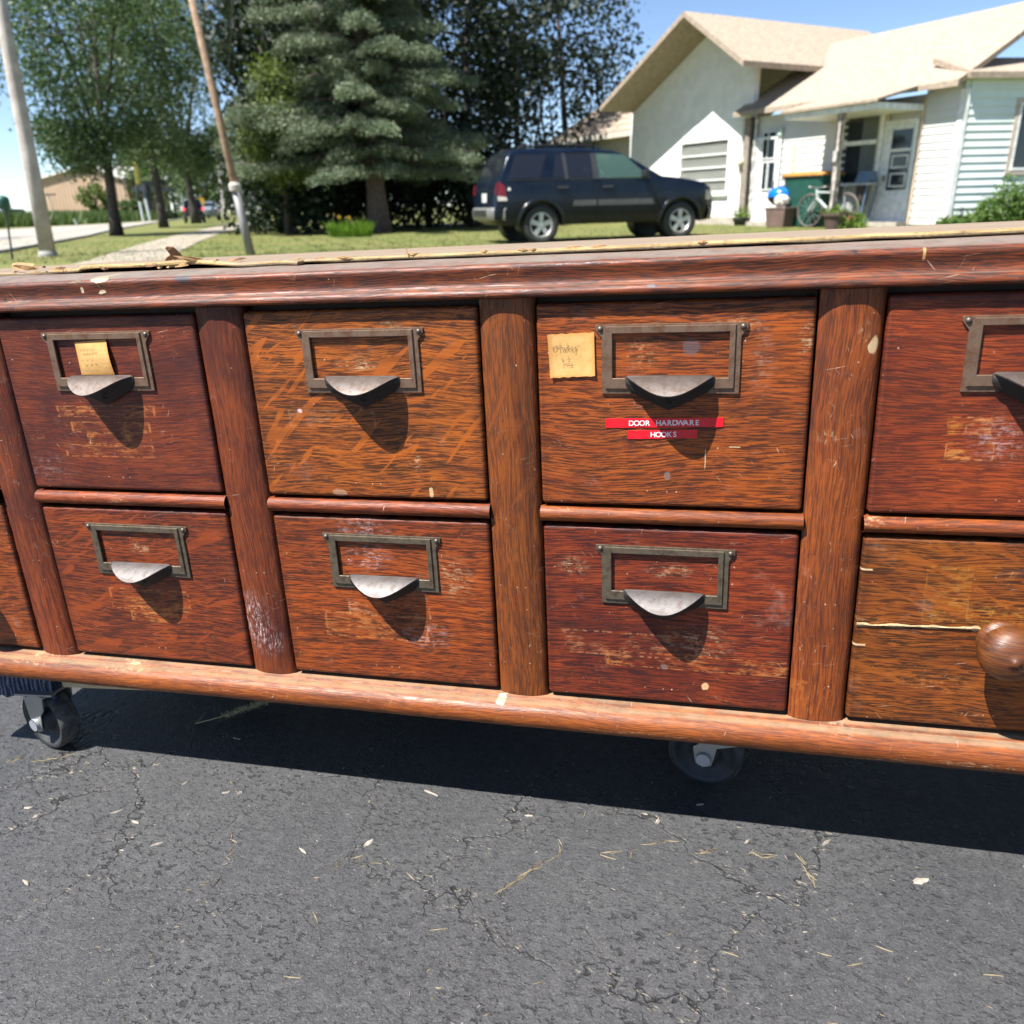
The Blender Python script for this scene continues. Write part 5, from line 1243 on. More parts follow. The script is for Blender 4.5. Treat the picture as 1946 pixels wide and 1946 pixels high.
def topstrip(root, W, zt, x0, x1, inset, mat, name, off=.008):
    rows = []
    for j in range(9):
        x = x0 + (x1 - x0) * j / 8; z = zt(x); w_ = W(x, z) - inset; rows.append([(x, y * w_, z + off + .03 * (1 - y * y)) for y in np.linspace(-1, 1, 9)])
    mb = MB(); mb.sheet(rows, flip=True); mb.build(name, mat, root, loc=((x0 + x1) / 2, 0, zt((x0 + x1) / 2)), smooth=True)
def wheel(root, x, y, r_, side, alloy=True):
    T = Matrix.Translation((x, y, r_)) @ Matrix.Rotation(R(90 if side < 0 else -90), 4, 'X')   # local z points outwards
    mb = MB(); mb.lathe([(r_ * .66, -.11), (r_ * .93, -.115), (r_, -.085), (r_, .085), (r_ * .93, .113), (r_ * .68, .108), (r_ * .64, .09), (r_ * .64, -.1)], 36, T); wh = mb.build('wheel', TYRE, root, loc=(x, y, r_), smooth=True)
    mb = MB(); mb.lathe([(r_ * .645, .10), (r_ * .60, .102), (r_ * .565, .085), (r_ * .55, .03)], 36, T); mb.lathe([(r_ * .17, .085), (r_ * .16, .098), (.001, .102)], 16, T)
    for k in range(5):
        a = k * 2 * math.pi / 5 + .3; d = Vector((math.cos(a), math.sin(a), 0)); s_ = Vector((-d.y, d.x, 0)); P = []
        for zz in (.055, .092): P += [T @ (d * r_ * .12 - s_ * r_ * .11 + UPW * zz), T @ (d * r_ * .60 - s_ * r_ * .135 + UPW * (zz + .004)), T @ (d * r_ * .60 + s_ * r_ * .135 + UPW * (zz + .004)), T @ (d * r_ * .12 + s_ * r_ * .11 + UPW * zz)]
        mb.hexa(P)
    mb.build('rim', ALLOY, wh, loc=(0, 0, 0)); bpy.data.objects[-1] if False else None
    rim = [c for c in bpy.data.objects if c.parent == wh][0]; rim.location = -Vector((x, y, r_))
    mb = MB(); mb.lathe([(r_ * .62, .0), (.001, .0)], 24, T); o_ = mb.build('wheel_well_disc', BLK, wh); o_.location = -Vector((x, y, r_)); o_.name = 'brake_disc'

# the dark four-door utility vehicle
HEAD = 60
pr = ground(1026, 462); hd = Vector((math.sin(R(HEAD)), math.cos(R(HEAD)), 0)); lf = Vector((-hd.y, hd.x, 0))
XR, XF, TRK = .98, 3.85, .785
orig = pr - hd * XR + lf * TRK; orig.z = GZ - .02
def zm(z): return z if z < 1.15 else 1.15 + (z - 1.15) * .77
TOP = [(0, .60), (.02, .66), (.05, .98), (.09, 1.08), (.14, 1.16), (.24, 1.40), (.36, 1.66), (.46, 1.755), (.62, 1.79), (1.2, 1.825), (1.9, 1.82), (2.35, 1.785), (2.6, 1.725), (2.85, 1.58), (3.15, 1.36), (3.40, 1.185), (3.5, 1.155), (3.9, 1.12), (4.3, 1.05), (4.58, .965), (4.68, .90), (4.76, .78), (4.82, .70), (4.86, .56), (4.87, .50)]
TOP = [(a, zm(b)) for a, b in TOP]
SUVP = paint('dark_navy_paint', (.003, .0065, .0150), .46, spec=.28); SUVC = paint('dark_navy_trim', (.0035, .0060, .0120)); AZ = .345
FD = [(2.13, 1.14), (3.13, 1.14), (2.66, 1.655), (2.11, 1.685)]; RD = [(1.51, 1.14), (2.0, 1.14), (2.0, 1.69), (1.50, 1.69)]
suv, W_, zt_ = vehicle('utility_vehicle', 'dusty black four door sport utility vehicle parked on the grass before the white house', orig, math.atan2(hd.y, hd.x), TOP, .925, 1.12, [(XR, AZ, .42), (XF, AZ, .42)], .34, [SUVP], holes=[[(a, zm(b)) for a, b in q] for q in (FD, RD)], cat='vehicle')
def spane(quad, *a, **k): pane(suv, W_, [(p, zm(q)) for p, q in quad], *a, **k)
spane([(.30, 1.15), (.96, 1.15), (1.14, 1.69), (.54, 1.68)], GL_DARK, 'rear_quarter_window')
spane([(1.20, 1.15), (1.45, 1.15), (1.44, 1.68), (1.31, 1.68)], GL_DARK, 'side_window')
spane([(1.50, 1.135), (2.01, 1.135), (2.01, 1.695), (1.49, 1.695)], GL_DARK, 'side_window')
spane([(2.11, 1.13), (3.16, 1.13), (2.68, 1.665), (2.10, 1.695)], GL_BRIGHT, 'side_window')
topstrip(suv, W_, zt_, 2.62, 3.36, .09, GL_BRIGHT, 'windscreen'); topstrip(suv, W_, zt_, .15, .40, .12, GL_DARK, 'rear_window')
SEATM = plain('seat_fabric', (.20, .19, .17), .9)
for sy in (-.38, .38):
    mb = MB(); mb.box((2.32, sy, 1.05), (.14, .48, .62), Matrix.Rotation(R(-14), 3, 'Y')); mb.box((2.22, sy, 1.46), (.10, .27, .20), Matrix.Rotation(R(-10), 3, 'Y')); mb.box((2.58, sy, .76), (.5, .48, .14)); mb.build('seat', SEATM, suv, loc=(2.3, sy, 1.05), bevel=.04, seg=2)
mb = MB(); mb.box((3.25, 0, 1.08), (.35, 1.4, .12)); mb.build('dashboard', BLK, suv, loc=(3.25, 0, 1.08), bevel=.03)
PIL = plain('window_trim_black', (.030, .031, .034), .4)
for q in ([(1.44, 1.13), (1.51, 1.13), (1.50, 1.70), (1.43, 1.70)], [(2.0, 1.13), (2.12, 1.13), (2.11, 1.70), (2.0, 1.70)]): spane(q, PIL, 'pillar_trim', off=.009, n=(2, 6))
spane([(.28, 1.118), (3.2, 1.118), (3.2, 1.14), (.28, 1.14)], PIL, 'belt_trim', off=.011, n=(30, 1))
for q in ([(1.58, .665), (2.06, .665), (2.06, .765), (1.60, .765)], [(2.09, .665), (3.27, .665), (3.24, .765), (2.09, .765)]): spane(q, GREYP, 'side_moulding', off=.022, n=(14, 3))
SEAMB = plain('door_gap', (.003, .003, .003), .8)
for x0 in (1.20, 2.06, 3.28): spane([(x0 - .008, .42 if x0 > 1.3 else .86), (x0 + .008, .42 if x0 > 1.3 else .86), (x0 + .008, 1.12), (x0 - .008, 1.12)], SEAMB, 'door_gap', off=.003, n=(1, 8))
for x0 in (1.28, 2.18):
    for s in (-1, 1):
        mb = MB(); mb.box((x0 + .11, s * (W_(x0 + .1, .985) + .02), .985), (.22, .035, .045)); mb.build('door_handle', plain('handle_dark', (.03, .03, .032), .4), suv, loc=(x0 + .11, s * .9, .985), bevel=.01)
for xc in (XR, XF):
    for s in (-1, 1):
        mb = MB(); rows = []
        for a in np.linspace(R(-2), R(182), 24):
            rows.append([(xc + r_ * math.cos(a), s * (W_(xc + r_ * math.cos(a), AZ + r_ * math.sin(a)) + o_), AZ + r_ * math.sin(a)) for r_, o_ in ((.415, -.03), (.418, .016), (.465, .018), (.48, .0))])
        mb.sheet(rows, flip=(s > 0)); mb.build('wheel_arch', SUVC, suv, loc=(xc, s * .9, .6), smooth=True)
        wheel(suv, xc, s * TRK, .345, s)
        mb = MB(); mb.tube([(xc, s * .45, .42), (xc, s * .74, .42)], [.40, .40], 20); mb.build('wheel_well', BLK, suv, loc=(xc, s * .6, .5))
for s in (-1, 1):
    spane([(.045, .86), (.24, .84), (.23, 1.02), (.085, 1.12)], RED, 'tail_light', off=.012, sides=(s,), n=(6, 5))
    mb = MB(); mb.prism([Vector((.02, s * .76, .90)), Vector((.02, s * .84, .90)), Vector((.055, s * .83, 1.08)), Vector((.055, s * .77, 1.08))], (.03, 0, 0)); mb.build('rear_lamp', RED, suv, loc=(.03, s * .77, .97))
    spane([(.06, .78), (.27, .78), (.25, .84), (.05, .86)], plain('reverse_lens', (.5, .45, .42), .3), 'reverse_light', off=.013, sides=(s,), n=(5, 2))
    spane([(4.40, .72), (4.70, .72), (4.66, .86), (4.42, .90)], plain('head_lens', (.50, .40, .34), .15), 'headlight', off=.012, sides=(s,), n=(6, 4))
    mb = MB(); mb.box((3.02, s * (W_(3.02, 1.2) + .12), 1.22), (.10, .18, .16)); mb.box((3.05, s * (W_(3.05, 1.17) + .03), 1.17), (.07, .08, .05)); mb.build('wing_mirror', BLK, suv, loc=(3.02, s * 1.0, 1.22), bevel=.03)
    mb = MB(); mb.tube([(.62, s * .60, 1.81), (.70, s * .60, 1.875), (1.4, s * .61, 1.895), (2.1, s * .60, 1.88), (2.22, s * .60, 1.81)], .018, 8); mb.build('roof_rail', BLK, suv, loc=(1.4, s * .6, 1.87))
mb = MB(); rows = []
for t in np.linspace(-1, 1, 17):
    y = t * .90; x = -.085 + .30 * max(0, abs(t) - .72) / .28; rows.append([(x + .03, y, .44), (x, y, .46), (x - .01, y, .60), (x + .02, y, .665), (x + .16, y, .67)])
mb.sheet(rows); mb.build('rear_bumper', CHROME, suv, loc=(0, 0, .55), smooth=True)
mb = MB(); mb.box((-.10, 0, .57), (.02, .9, .11)); mb.build('bumper_step', BLK, suv, loc=(-.1, 0, .57))
mb = MB(); mb.box((.035, .0, .84), (.02, .32, .16)); mb.build('number_plate', plain('plate', (.5, .5, .48), .5), suv, loc=(.04, 0, .84))
mb = MB(); mb.prism([Vector((4.87, -.55, .62)), Vector((4.87, .55, .62)), Vector((4.80, .55, .82)), Vector((4.80, -.55, .82))], (.02, 0, 0)); mb.build('grille', BLK, suv, loc=(4.85, 0, .72))
mb = MB(); rows = []
for t in np.linspace(-1, 1, 17):
    y = t * .86; x = 4.93 - .36 * max(0, abs(t) - .6) ** 1.3 / .3; rows.append([(x - .05, y, .36), (x, y, .42), (x + .01, y, .55), (x - .03, y, .62), (x - .12, y, .63)])
mb.sheet(rows, flip=True); mb.build('front_bumper', SUVC, suv, loc=(4.9, 0, .5), smooth=True)
spane([(.28, .955), (.36, .955), (.335, 1.005), (.305, 1.005)], plain('fuel_badge', (.7, .7, .68), .3), 'badge', off=.006, sides=(-1,), n=(2, 2))

for ch in kids(suv):
    if ch.name.split('.')[0] in ('door_handle', 'wing_mirror', 'roof_rail', 'rear_lamp', 'rear_bumper', 'bumper_step', 'number_plate', 'grille', 'front_bumper', 'seat', 'dashboard'):
        for v in ch.data.vertices: v.co.z = zm(v.co.z + ch.location.z) - ch.location.z
for ch in kids(suv):
    if ch.name.split('.')[0] in ('wheel', 'wheel_arch', 'wheel_well'): continue
    for v in ch.data.vertices:
        x = v.co.x + ch.location.x
        x = 4.3 + (x - 4.3) * .66 if x > 4.3 else (.5 - (.5 - x) * .78 if x < .5 else x); v.co.x = x - ch.location.x
# jeep seen from behind, on the road
JP = paint('jeep_black', (.006, .007, .009), .5)
b = at(371, 421, 62); hj = R(90 + 33)
jt = [(0, 1.06), (.01, 1.10), (.05, 1.62), (.12, 1.76), (1.9, 1.80), (2.2, 1.70), (2.5, 1.20), (3.6, 1.12), (3.75, .9), (3.8, .6)]
dj = Vector((math.cos(hj), math.sin(hj), 0)); lj = Vector((-dj.y, dj.x, 0))
jo = b.copy(); jo.z = GZ + .01
jeep, Wj, zj = vehicle('jeep', 'black off-road car seen from behind with red tail lights on the road', jo, hj, jt, .78, 1.08, [(.62, .38, .42), (3.05, .38, .42)], .50, [JP], roofdrop=.12, length=3.8, ncol=50, rows=(5, 4), cat='car')
mb = MB(); mb.prism([Vector((.02, -.56, 1.14)), Vector((.02, .56, 1.14)), Vector((.055, .52, 1.62)), Vector((.055, -.52, 1.62))], (-.03, 0, 0)); mb.build('rear_window', GL_DARK, jeep, loc=(0, 0, 1.4))
mb = MB(); mb.lathe([(.001, .0), (.2, .02), (.34, .02), (.37, -.03), (.37, -.2), (.3, -.22)], 24, Matrix.Translation((-.22, .05, 1.0)) @ Matrix.Rotation(R(-90), 4, 'Y')); mb.build('spare_wheel', TYRE, jeep, loc=(-.2, .05, 1.0), smooth=True)
mb = MB(); mb.lathe([(.001, .03), (.14, .025), (.17, .01)], 16, Matrix.Translation((-.22, .05, 1.0)) @ Matrix.Rotation(R(-90), 4, 'Y')); mb.build('spare_hub', ALLOY, jeep, loc=(-.2, .05, 1.0))
REDL = G('lit_tail_lamp').done((.6, .02, .03), .3, Emission_Color=(1, .06, .09, 1), Emission_Strength=1.0)
for s in (-1, 1):
    mb = MB(); mb.box((-.02, s * .70, 1.02), (.08, .15, .19)); mb.build('tail_light', REDL, jeep, loc=(0, s * .7, 1.0), bevel=.02)
    for xx in (.62, 3.05): wheel(jeep, xx, s * .70, .36, s)
mb = MB(); mb.box((-.08, 0, .56), (.12, 1.4, .16)); mb.build('rear_bumper', BLK, jeep, loc=(-.05, 0, .56), bevel=.03)
mb = MB(); mb.box((-.03, -.38 + .55, .74), (.03, .30, .16)); mb.build('number_plate', plain('plate_white', (.7, .7, .68), .4), jeep, loc=(-.03, .2, .74))
jeep.scale = (.86, .86, .86)
# grey car ahead
GCP = paint('grey_car_paint', (.16, .19, .22))
b = at(397, 421, 74); b.z = GZ
ct = [(0, .75), (.03, .95), (.6, 1.02), (1.0, 1.35), (1.3, 1.44), (2.3, 1.44), (2.9, 1.15), (3.2, 1.02), (4.1, .88), (4.3, .7), (4.4, .5)]
gc, Wg, zg_ = vehicle('grey_car', 'grey car on the road just right of the jeep, under the yellow sign', b, R(90 + 30), ct, .86, .98, [(.8, .33, .37), (3.4, .33, .37)], .30, [GCP], length=4.4, ncol=50, rows=(5, 4), cat='car')
pane(gc, Wg, [(.95, 1.02), (2.85, 1.02), (2.3, 1.38), (1.25, 1.38)], GL_DARK, 'side_window', n=(8, 3)); topstrip(gc, Wg, zg_, .65, 1.0, .1, GL_DARK, 'rear_window')
for s in (-1, 1):
    mb = MB(); mb.box((.02, s * .68, .80), (.06, .26, .12)); mb.build('tail_light', RED, gc, loc=(.02, s * .68, .8))
    for xx in (.8, 3.4): wheel(gc, xx, s * .75, .32, s)
# dark pick-up and pale van at far left beyond the grass
DPP = paint('slate_paint', (.045, .06, .075))
b = at(30, 414, 74); b.z = GZ + .15
dc, Wd, zd = vehicle('slate_pickup', 'slate blue pick-up half hidden behind the tall grass at the far left', b, R(170), [(0, .95), (.03, 1.05), (1.7, 1.08), (1.75, 1.35), (1.9, 1.75), (3.0, 1.78), (3.6, 1.2), (4.7, 1.1), (4.95, .8), (5.0, .5)], .95, 1.08, [(1.0, .38, .42), (4.1, .38, .42)], .40, [DPP], length=5.0, ncol=50, rows=(5, 4), cat='pickup')
pane(dc, Wd, [(1.95, 1.14), (3.4, 1.14), (2.95, 1.66), (2.02, 1.66)], glassmat('sky_glass', (.10, .15, .22), .05), 'side_window', n=(6, 3))
for s in (-1, 1):
    for xx in (1.0, 4.1): wheel(dc, xx, s * .82, .37, s)
b = at(10, 412, 92); b.z = GZ + .2
vn, Wv, zv = vehicle('white_van', 'white van standing behind the slate pick-up at the far left edge', b, R(165), [(0, 1.2), (.02, 2.0), (.1, 2.15), (3.2, 2.15), (3.9, 1.5), (4.6, 1.2), (4.8, .8), (4.85, .5)], .95, 1.2, [(1.0, .36, .4), (3.9, .36, .4)], .35, [paint('van_white', (.72, .72, .70))], roofdrop=.06, length=4.85, ncol=40, rows=(4, 4), cat='van')
pane(vn, Wv, [(2.9, 1.3), (3.8, 1.3), (3.2, 1.95), (2.9, 1.95)], GL_DARK, 'side_window', n=(5, 3))
for s in (-1, 1):
    for xx in (1.0, 3.9): wheel(vn, xx, s * .8, .35, s)

# ------------------------------------------------------------------ the white house on the right
KP = ground(1795, 432); KP.z = GZ
FA = 138                                             # facade runs left (away) at azimuth FA+180
LFT = Vector((math.sin(R(FA + 180)), math.cos(R(FA + 180)), 0)); NRM = Vector((math.sin(R(FA + 90)), math.cos(R(FA + 90)), 0))
EA = 70
RGT = Vector((math.sin(R(EA)), math.cos(R(EA)), 0)); NR2 = Vector((math.sin(R(EA + 90)), math.cos(R(EA + 90)), 0))
class Plane:
    def __init__(s, o, u, n): s.o, s.u, s.nn = o, u, n
    def P(s, a, n, z): return s.o + s.u * a + s.nn * n + UPW * z
    def px(s, px, py, n=0.0):
        d = ray(px, py); o = s.o + s.nn * n; t = (o - CAM).dot(s.nn) / d.dot(s.nn); p = CAM + d * t; return (p - s.o).dot(s.u), p.z - GZ
    def rect(s, x0, y0, x1, y1, n=0.0):
        xm, ym = (x0 + x1) / 2, (y0 + y1) / 2; a = s.px(x0, ym, n)[0]; b = s.px(x1, ym, n)[0]; t = s.px(xm, y0, n)[1]; q = s.px(xm, y1, n)[1]; return min(a, b), max(a, b), q, t
    def box(s, mb, a0, a1, n0, n1, z0, z1, m=0):
        mb.hexa([s.P(a0, n0, z0), s.P(a1, n0, z0), s.P(a1, n1, z0), s.P(a0, n1, z0), s.P(a0, n0, z1), s.P(a1, n0, z1), s.P(a1, n1, z1), s.P(a0, n1, z1)], m); return mb
F = Plane(KP, LFT, NRM); E_ = Plane(KP, RGT, NR2)
HW_ = 'house'
WHITE = plain('white_siding', (.585, .58, .555), .55, 0, .05, 1.5); MINT = plain('pale_mint_siding', (.62, .69, .665), .55, 0, .05, 1.5); STUCCO = plain('white_stucco', (.78, .775, .75), .85, 0, .07, 3, .25)
TRIM = plain('white_trim', (.70, .70, .68), .5); TAN_T = plain('tan_trim', (.50, .40, .30), .6); BEIGE = plain('beige_trim', (.42, .36, .30), .6); DOORW = plain('white_door', (.66, .67, .69), .45)
SHING = plain('tan_shingles', (.30, .24, .18), .9, 0, .2, 9, .4); FND = plain('concrete_footing', (.36, .32, .27), .85); SCREEN = glassmat('dark_window_glass', (.022, .028, .036), .12); CURT = plain('pale_curtain', (.42, .45, .44), .8); PANE = glassmat('window_glass', (.05, .06, .065), .45)
house = thing('house', 'white house with stucco and lap siding sections, porch, two doors and windows', 'house', KP)
def hp(mb, name, mat, **kw):
    c = sum((Vector(v) for v in mb.v), Vector()) / len(mb.v); o = mb.build(name, mat, house, loc=c, **kw); o.location = c - KP; return o
def hs(par, mb, name, mat, **kw):
    c = sum((Vector(v) for v in mb.v), Vector()) / len(mb.v); o = mb.build(name, mat, par, loc=c, **kw); o.location = c - KP - par.location; return o
# key positions along the facade (metres left of the right corner)
sB0, sA0, sA1 = F.px(1590, 360)[0], F.px(1418, 360)[0], F.px(1196, 330)[0]
HT = 2.75
# walls
hp(F.box(MB(), sA0, sA1 + .0, -.25, 0, -.1, HT), 'wall', STUCCO, label='white stucco wall of the left section')
hp(F.box(MB(), 0.0, sA0 - .002, -.25, -.03, -.1, HT), 'wall', WHITE)
hp(E_.box(MB(), .0, 7.5, -.25, -.03, -.1, HT + .3), 'wall', MINT, label='side wall behind pale mint lap siding')
hp(F.box(MB(), sA1 + .002, sA1 + 7, -1.45, -1.2, -.1, F.px(1150, 258, -.75)[1]), 'wall', plain('cream_wall', (.74, .70, .58), .7), label='cream wall of the set back left wing')
hp(F.box(MB(), sA0 - .01, sA1 + .02, -.2, .025, -.1, .22), 'footing', FND)
# siding boards, one object each
def boards(pl, a0, a1, z0, z1, mat, h=.155, gaps=()):
    z = z0
    while z < z1:
        segs = [(a0, a1)]
        for g0, g1, gz0, gz1 in gaps:
            if z + h * .5 > gz0 and z + h * .5 < gz1:
                ns = []
                for p, q in segs:
                    if g0 > p and g1 < q: ns += [(p, g0), (g1, q)]
                    elif g0 <= p < g1 < q: ns.append((g1, q))
                    elif p < g0 < q <= g1: ns.append((p, g0))
                    elif not (g0 <= p and q <= g1): ns.append((p, q))
                segs = ns
        for p, q in segs:
            mb = MB(); mb.hexa([pl.P(p, -.028, z), pl.P(q, -.028, z), pl.P(q, .020, z), pl.P(p, .020, z), pl.P(p, -.028, z + h), pl.P(q, -.028, z + h), pl.P(q, -.006, z + h), pl.P(p, -.006, z + h)]); hp(mb, 'siding_board', mat)
        z += h
d2 = F.rect(1672, 200, 1735, 428); d1 = F.rect(1441, 225, 1479, 424); wC = F.rect(1597, 195, 1668, 352)
boards(F, 0.10, d2[0] - .10, .06, HT, WHITE)                        # right of the second door
boards(F, sB0 - .15, d1[0] - .10, .06, HT, WHITE)                   # between porch post and first door
boards(F, d2[1] + .14, sB0 - .15, .06, F.px(1632, 357)[1], WHITE)   # below the porch window
wD = E_.rect(1932, 200, 2010, 318)
boards(E_, 0.10, 7.4, .08, HT + .2, MINT, gaps=[(wD[0] - .14, wD[1] + .14, wD[2] - .14, wD[3] + .14)])
mb = MB(); F.box(mb, -.03, .09, -.05, .035, 0, HT); E_.box(mb, -.03, .09, -.05, .035, 0, HT); hp(mb, 'corner_trim', TRIM)
# stucco section: window with vertical blinds
wa = F.rect(1297, 270, 1384, 368)
def frame_mb(pl, r_, wd, n0, n1):
    a0, a1, z0, z1 = r_; mb = MB()
    pl.box(mb, a0 - wd, a1 + wd, n0, n1, z1, z1 + wd); pl.box(mb, a0 - wd, a1 + wd, n0, n1 + .02, z0 - wd, z0); pl.box(mb, a0 - wd, a0, n0, n1, z0, z1); pl.box(mb, a1, a1 + wd, n0, n1, z0, z1); return mb
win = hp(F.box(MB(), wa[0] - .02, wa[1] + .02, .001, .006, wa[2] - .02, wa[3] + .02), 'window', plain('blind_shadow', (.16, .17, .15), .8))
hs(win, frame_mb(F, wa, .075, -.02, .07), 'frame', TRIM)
BL = plain('blind_slat', (.78, .79, .72), .7)
ns = 17
for i in range(ns):
    a = wa[0] + (wa[1] - wa[0]) * (i + .5) / ns; hs(win, F.box(MB(), a - .019, a + .015, .012, .018, wa[2], wa[3]), 'blind_slat', BL)
for k in (.03, .26, .50, .745):
    z = wa[2] + (wa[3] - wa[2]) * k; hs(win, F.box(MB(), wa[0], wa[1], .03, .055, z - .022, z + .022), 'glazing_bar', TRIM)
hs(win, F.box(MB(), wa[0], wa[1], .024, .028, wa[2], wa[3]), 'pane', glassmat('thin_glass', (.04, .05, .05), .86))
# electric meter, conduit
ms, mz = F.px(1412, 309); mt = Matrix.Translation(F.P(ms, .05, mz)) @ NRM.to_track_quat('Z', 'Y').to_matrix().to_4x4()
mtr = hp(F.box(MB(), ms - .13, ms + .13, .0, .06, mz - .22, mz + .17), 'electric_meter', plain('meter_grey', (.50, .46, .36), .6)); mb = MB(); mb.lathe([(.10, 0), (.10, .05), (.085, .11), (.05, .13), (.001, .135)], 20, mt); hs(mtr, mb, 'meter_glass', plain('meter_glass', (.52, .47, .33), .2), smooth=True)
mb = MB(); mb.tube([F.P(ms, .04, mz - .2), F.P(ms, .04, .1)], .025, 8); mb.tube([F.P(ms, .04, mz + .15), F.P(ms, .04, HT)], .03, 8); hp(mb, 'conduit', plain('conduit_white', (.5, .47, .42), .6))
# weathered post and dark strip painted in as the shaded gap between the sections
WEATH = plain('weathered_post_wood', (.23, .195, .16), .85, 0, .35, 14, .5)
ps0, ps1 = F.px(1430, 350)[0], F.px(1440, 350)[0]
hp(F.box(MB(), F.px(1431, 350)[0], F.px(1421, 350)[0], -.1, .03, .1, HT), 'gap_strip', plain('gap_shade', (.02, .02, .022), .8))  # solid strip, its dark colour stands for shade in the gap
mb = MB(); rows = []
for z in np.linspace(0, HT, 24):
    c = F.P(F.px(1434, 350)[0], .10, z); w1 = .045 * rng.uniform(.6, 1.3); rows.append([tuple(c + LFT * w1 * math.cos(a) + NRM * w1 * math.sin(a)) for a in np.linspace(0, 2 * math.pi, 8)])
mb.sheet(rows); hp(mb, 'trellis_post', plain('peeling_white', (.52, .50, .46), .8, 0, .4, 20, .5))
mb = MB(); F.box(mb, F.px(1424, 350)[0], F.px(1416, 350)[0], .04, .13, 0, HT); hp(mb, 'porch_post', WEATH)
# first door with its glass
def door(r_, mat, name='door', th=.05):
    a0, a1, z0, z1 = r_; d_ = hp(F.box(MB(), a0, a1, -.02, th, z0, z1), name, mat); hs(d_, frame_mb(F, (a0 - .005, a1 + .005, z0, z1 + .005), .07, -.02, th + .02), 'frame', TRIM); return d_
r1 = (d1[0], d1[1], .12, 2.15); D_1 = door(r1, plain('storm_door_white', (.70, .69, .68), .45)); D_1['label'] = 'white storm door with a tall two pane glass'
g1 = F.rect(1451, 252, 1473, 300, .05); g2 = F.rect(1449, 309, 1471, 359, .05)
for g_ in (g1, g2):
    hs(D_1, F.box(MB(), g_[0], g_[1], .052, .058, g_[2], g_[3]), 'pane', SCREEN); hs(D_1, F.box(MB(), g_[0] + .5 * (g_[1] - g_[0]), g_[0] + .68 * (g_[1] - g_[0]), .059, .061, g_[2], g_[3]), 'curtain', CURT)
    hs(D_1, frame_mb(F, g_, .025, .045, .066), 'pane_frame', TRIM)
hs(D_1, F.box(MB(), d1[0] + .05, d1[0] + .09, .05, .10, .98, 1.12), 'handle', CHROME)
hp(F.box(MB(), d1[0] - .25, d1[1] + .3, .05, .55, 0, .11), 'doorstep', FND)
tr = F.rect(1508, 255, 1516, 330); hp(F.box(MB(), tr[0], tr[1], .02, .05, .1, 1.95), 'window_casing', TAN_T); t2 = F.rect(1516, 255, 1523, 335); hp(F.box(MB(), t2[0], t2[1], .02, .045, .1, 1.98), 'window_casing', TRIM)
lz = F.px(1487, 251); mb = MB(); F.box(mb, lz[0] - .07, lz[0] + .07, .02, .12, lz[1] - .10, lz[1] + .12); hp(mb, 'wall_lamp', plain('lamp_glass', (.45, .55, .50), .3), bevel=.03)
# porch window
wr = wC; win = hp(F.box(MB(), wr[0], wr[1], -.02, .012, wr[2], wr[3]), 'window', SCREEN, label='large dark porch window')
hs(win, F.box(MB(), wr[0], wr[0] + .42 * (wr[1] - wr[0]), .013, .016, wr[2], wr[3]), 'curtain', plain('grey_curtain', (.10, .115, .115), .8)); hs(win, frame_mb(F, wr, .06, -.02, .05), 'frame', BEIGE)
q = F.rect(1600, 268, 1664, 276); hs(win, F.box(MB(), wr[0], wr[1], .014, .045, q[2], q[3]), 'rail', TRIM)
q = F.rect(1665, 240, 1673, 420); hp(F.box(MB(), q[0], q[1], .0, .07, .06, HT - .1), 'door_casing', TRIM); q2 = F.rect(1674, 240, 1679, 420); hp(F.box(MB(), q2[0], q2[1] - .004, .0, .05, .06, HT - .1), 'door_casing', TAN_T)
# second door
r2 = (F.px(1731, 330)[0], F.px(1680, 330)[0], .12, 2.2); D_2 = door(r2, DOORW); D_2['label'] = 'white door with a dark glass and two framed inner panels'
g_ = F.rect(1693, 215, 1732, 361, .05); g_ = (max(g_[0], r2[0] + .14), min(g_[1], r2[1] - .05), g_[2], 2.1)
gx0, gx1 = F.px(1729, 300, .05)[0], F.px(1691, 300, .05)[0]
hs(D_2, F.box(MB(), gx0, gx1, .051, .056, g_[2], 2.08), 'pane', SCREEN); 
zz = F.px(1712, 285, .05)[1]; hs(D_2, F.box(MB(), gx0, gx1, .057, .075, zz - .03, zz + .03), 'pane_rail', TRIM)
for y0, y1 in ((297, 316), (331, 352)):
    z1_, z0_ = F.px(1713, y0, .05)[1], F.px(1713, y1, .05)[1]; hs(D_2, frame_mb(F, (gx0 + .06, gx1 - .10, z0_, z1_), .032, .057, .066), 'pane_frame', TRIM)
hs(D_2, F.box(MB(), r2[1] - .09, r2[1] - .05, .05, .10, 1.0, 1.12), 'handle', CHROME)
q3 = F.rect(1737, 240, 1742, 420); hp(F.box(MB(), q3[0] - .01, q3[0] + .04, .0, .06, .06, HT - .1), 'door_casing', TAN_T)
hp(F.box(MB(), r2[0] - .1, r2[1] + .1, .05, .4, 0, .11), 'doorstep', FND)
# side window
win = hp(E_.box(MB(), wD[0], wD[1], -.02, .01, wD[2], wD[3]), 'window', SCREEN, label='dark window with beige trim at the right edge'); hs(win, frame_mb(E_, wD, .05, -.02, .04), 'frame', TRIM)
hs(win, frame_mb(E_, (wD[0] - .055, wD[1] + .055, wD[2] - .055, wD[3] + .055), .085, -.02, .032), 'casing', BEIGE)
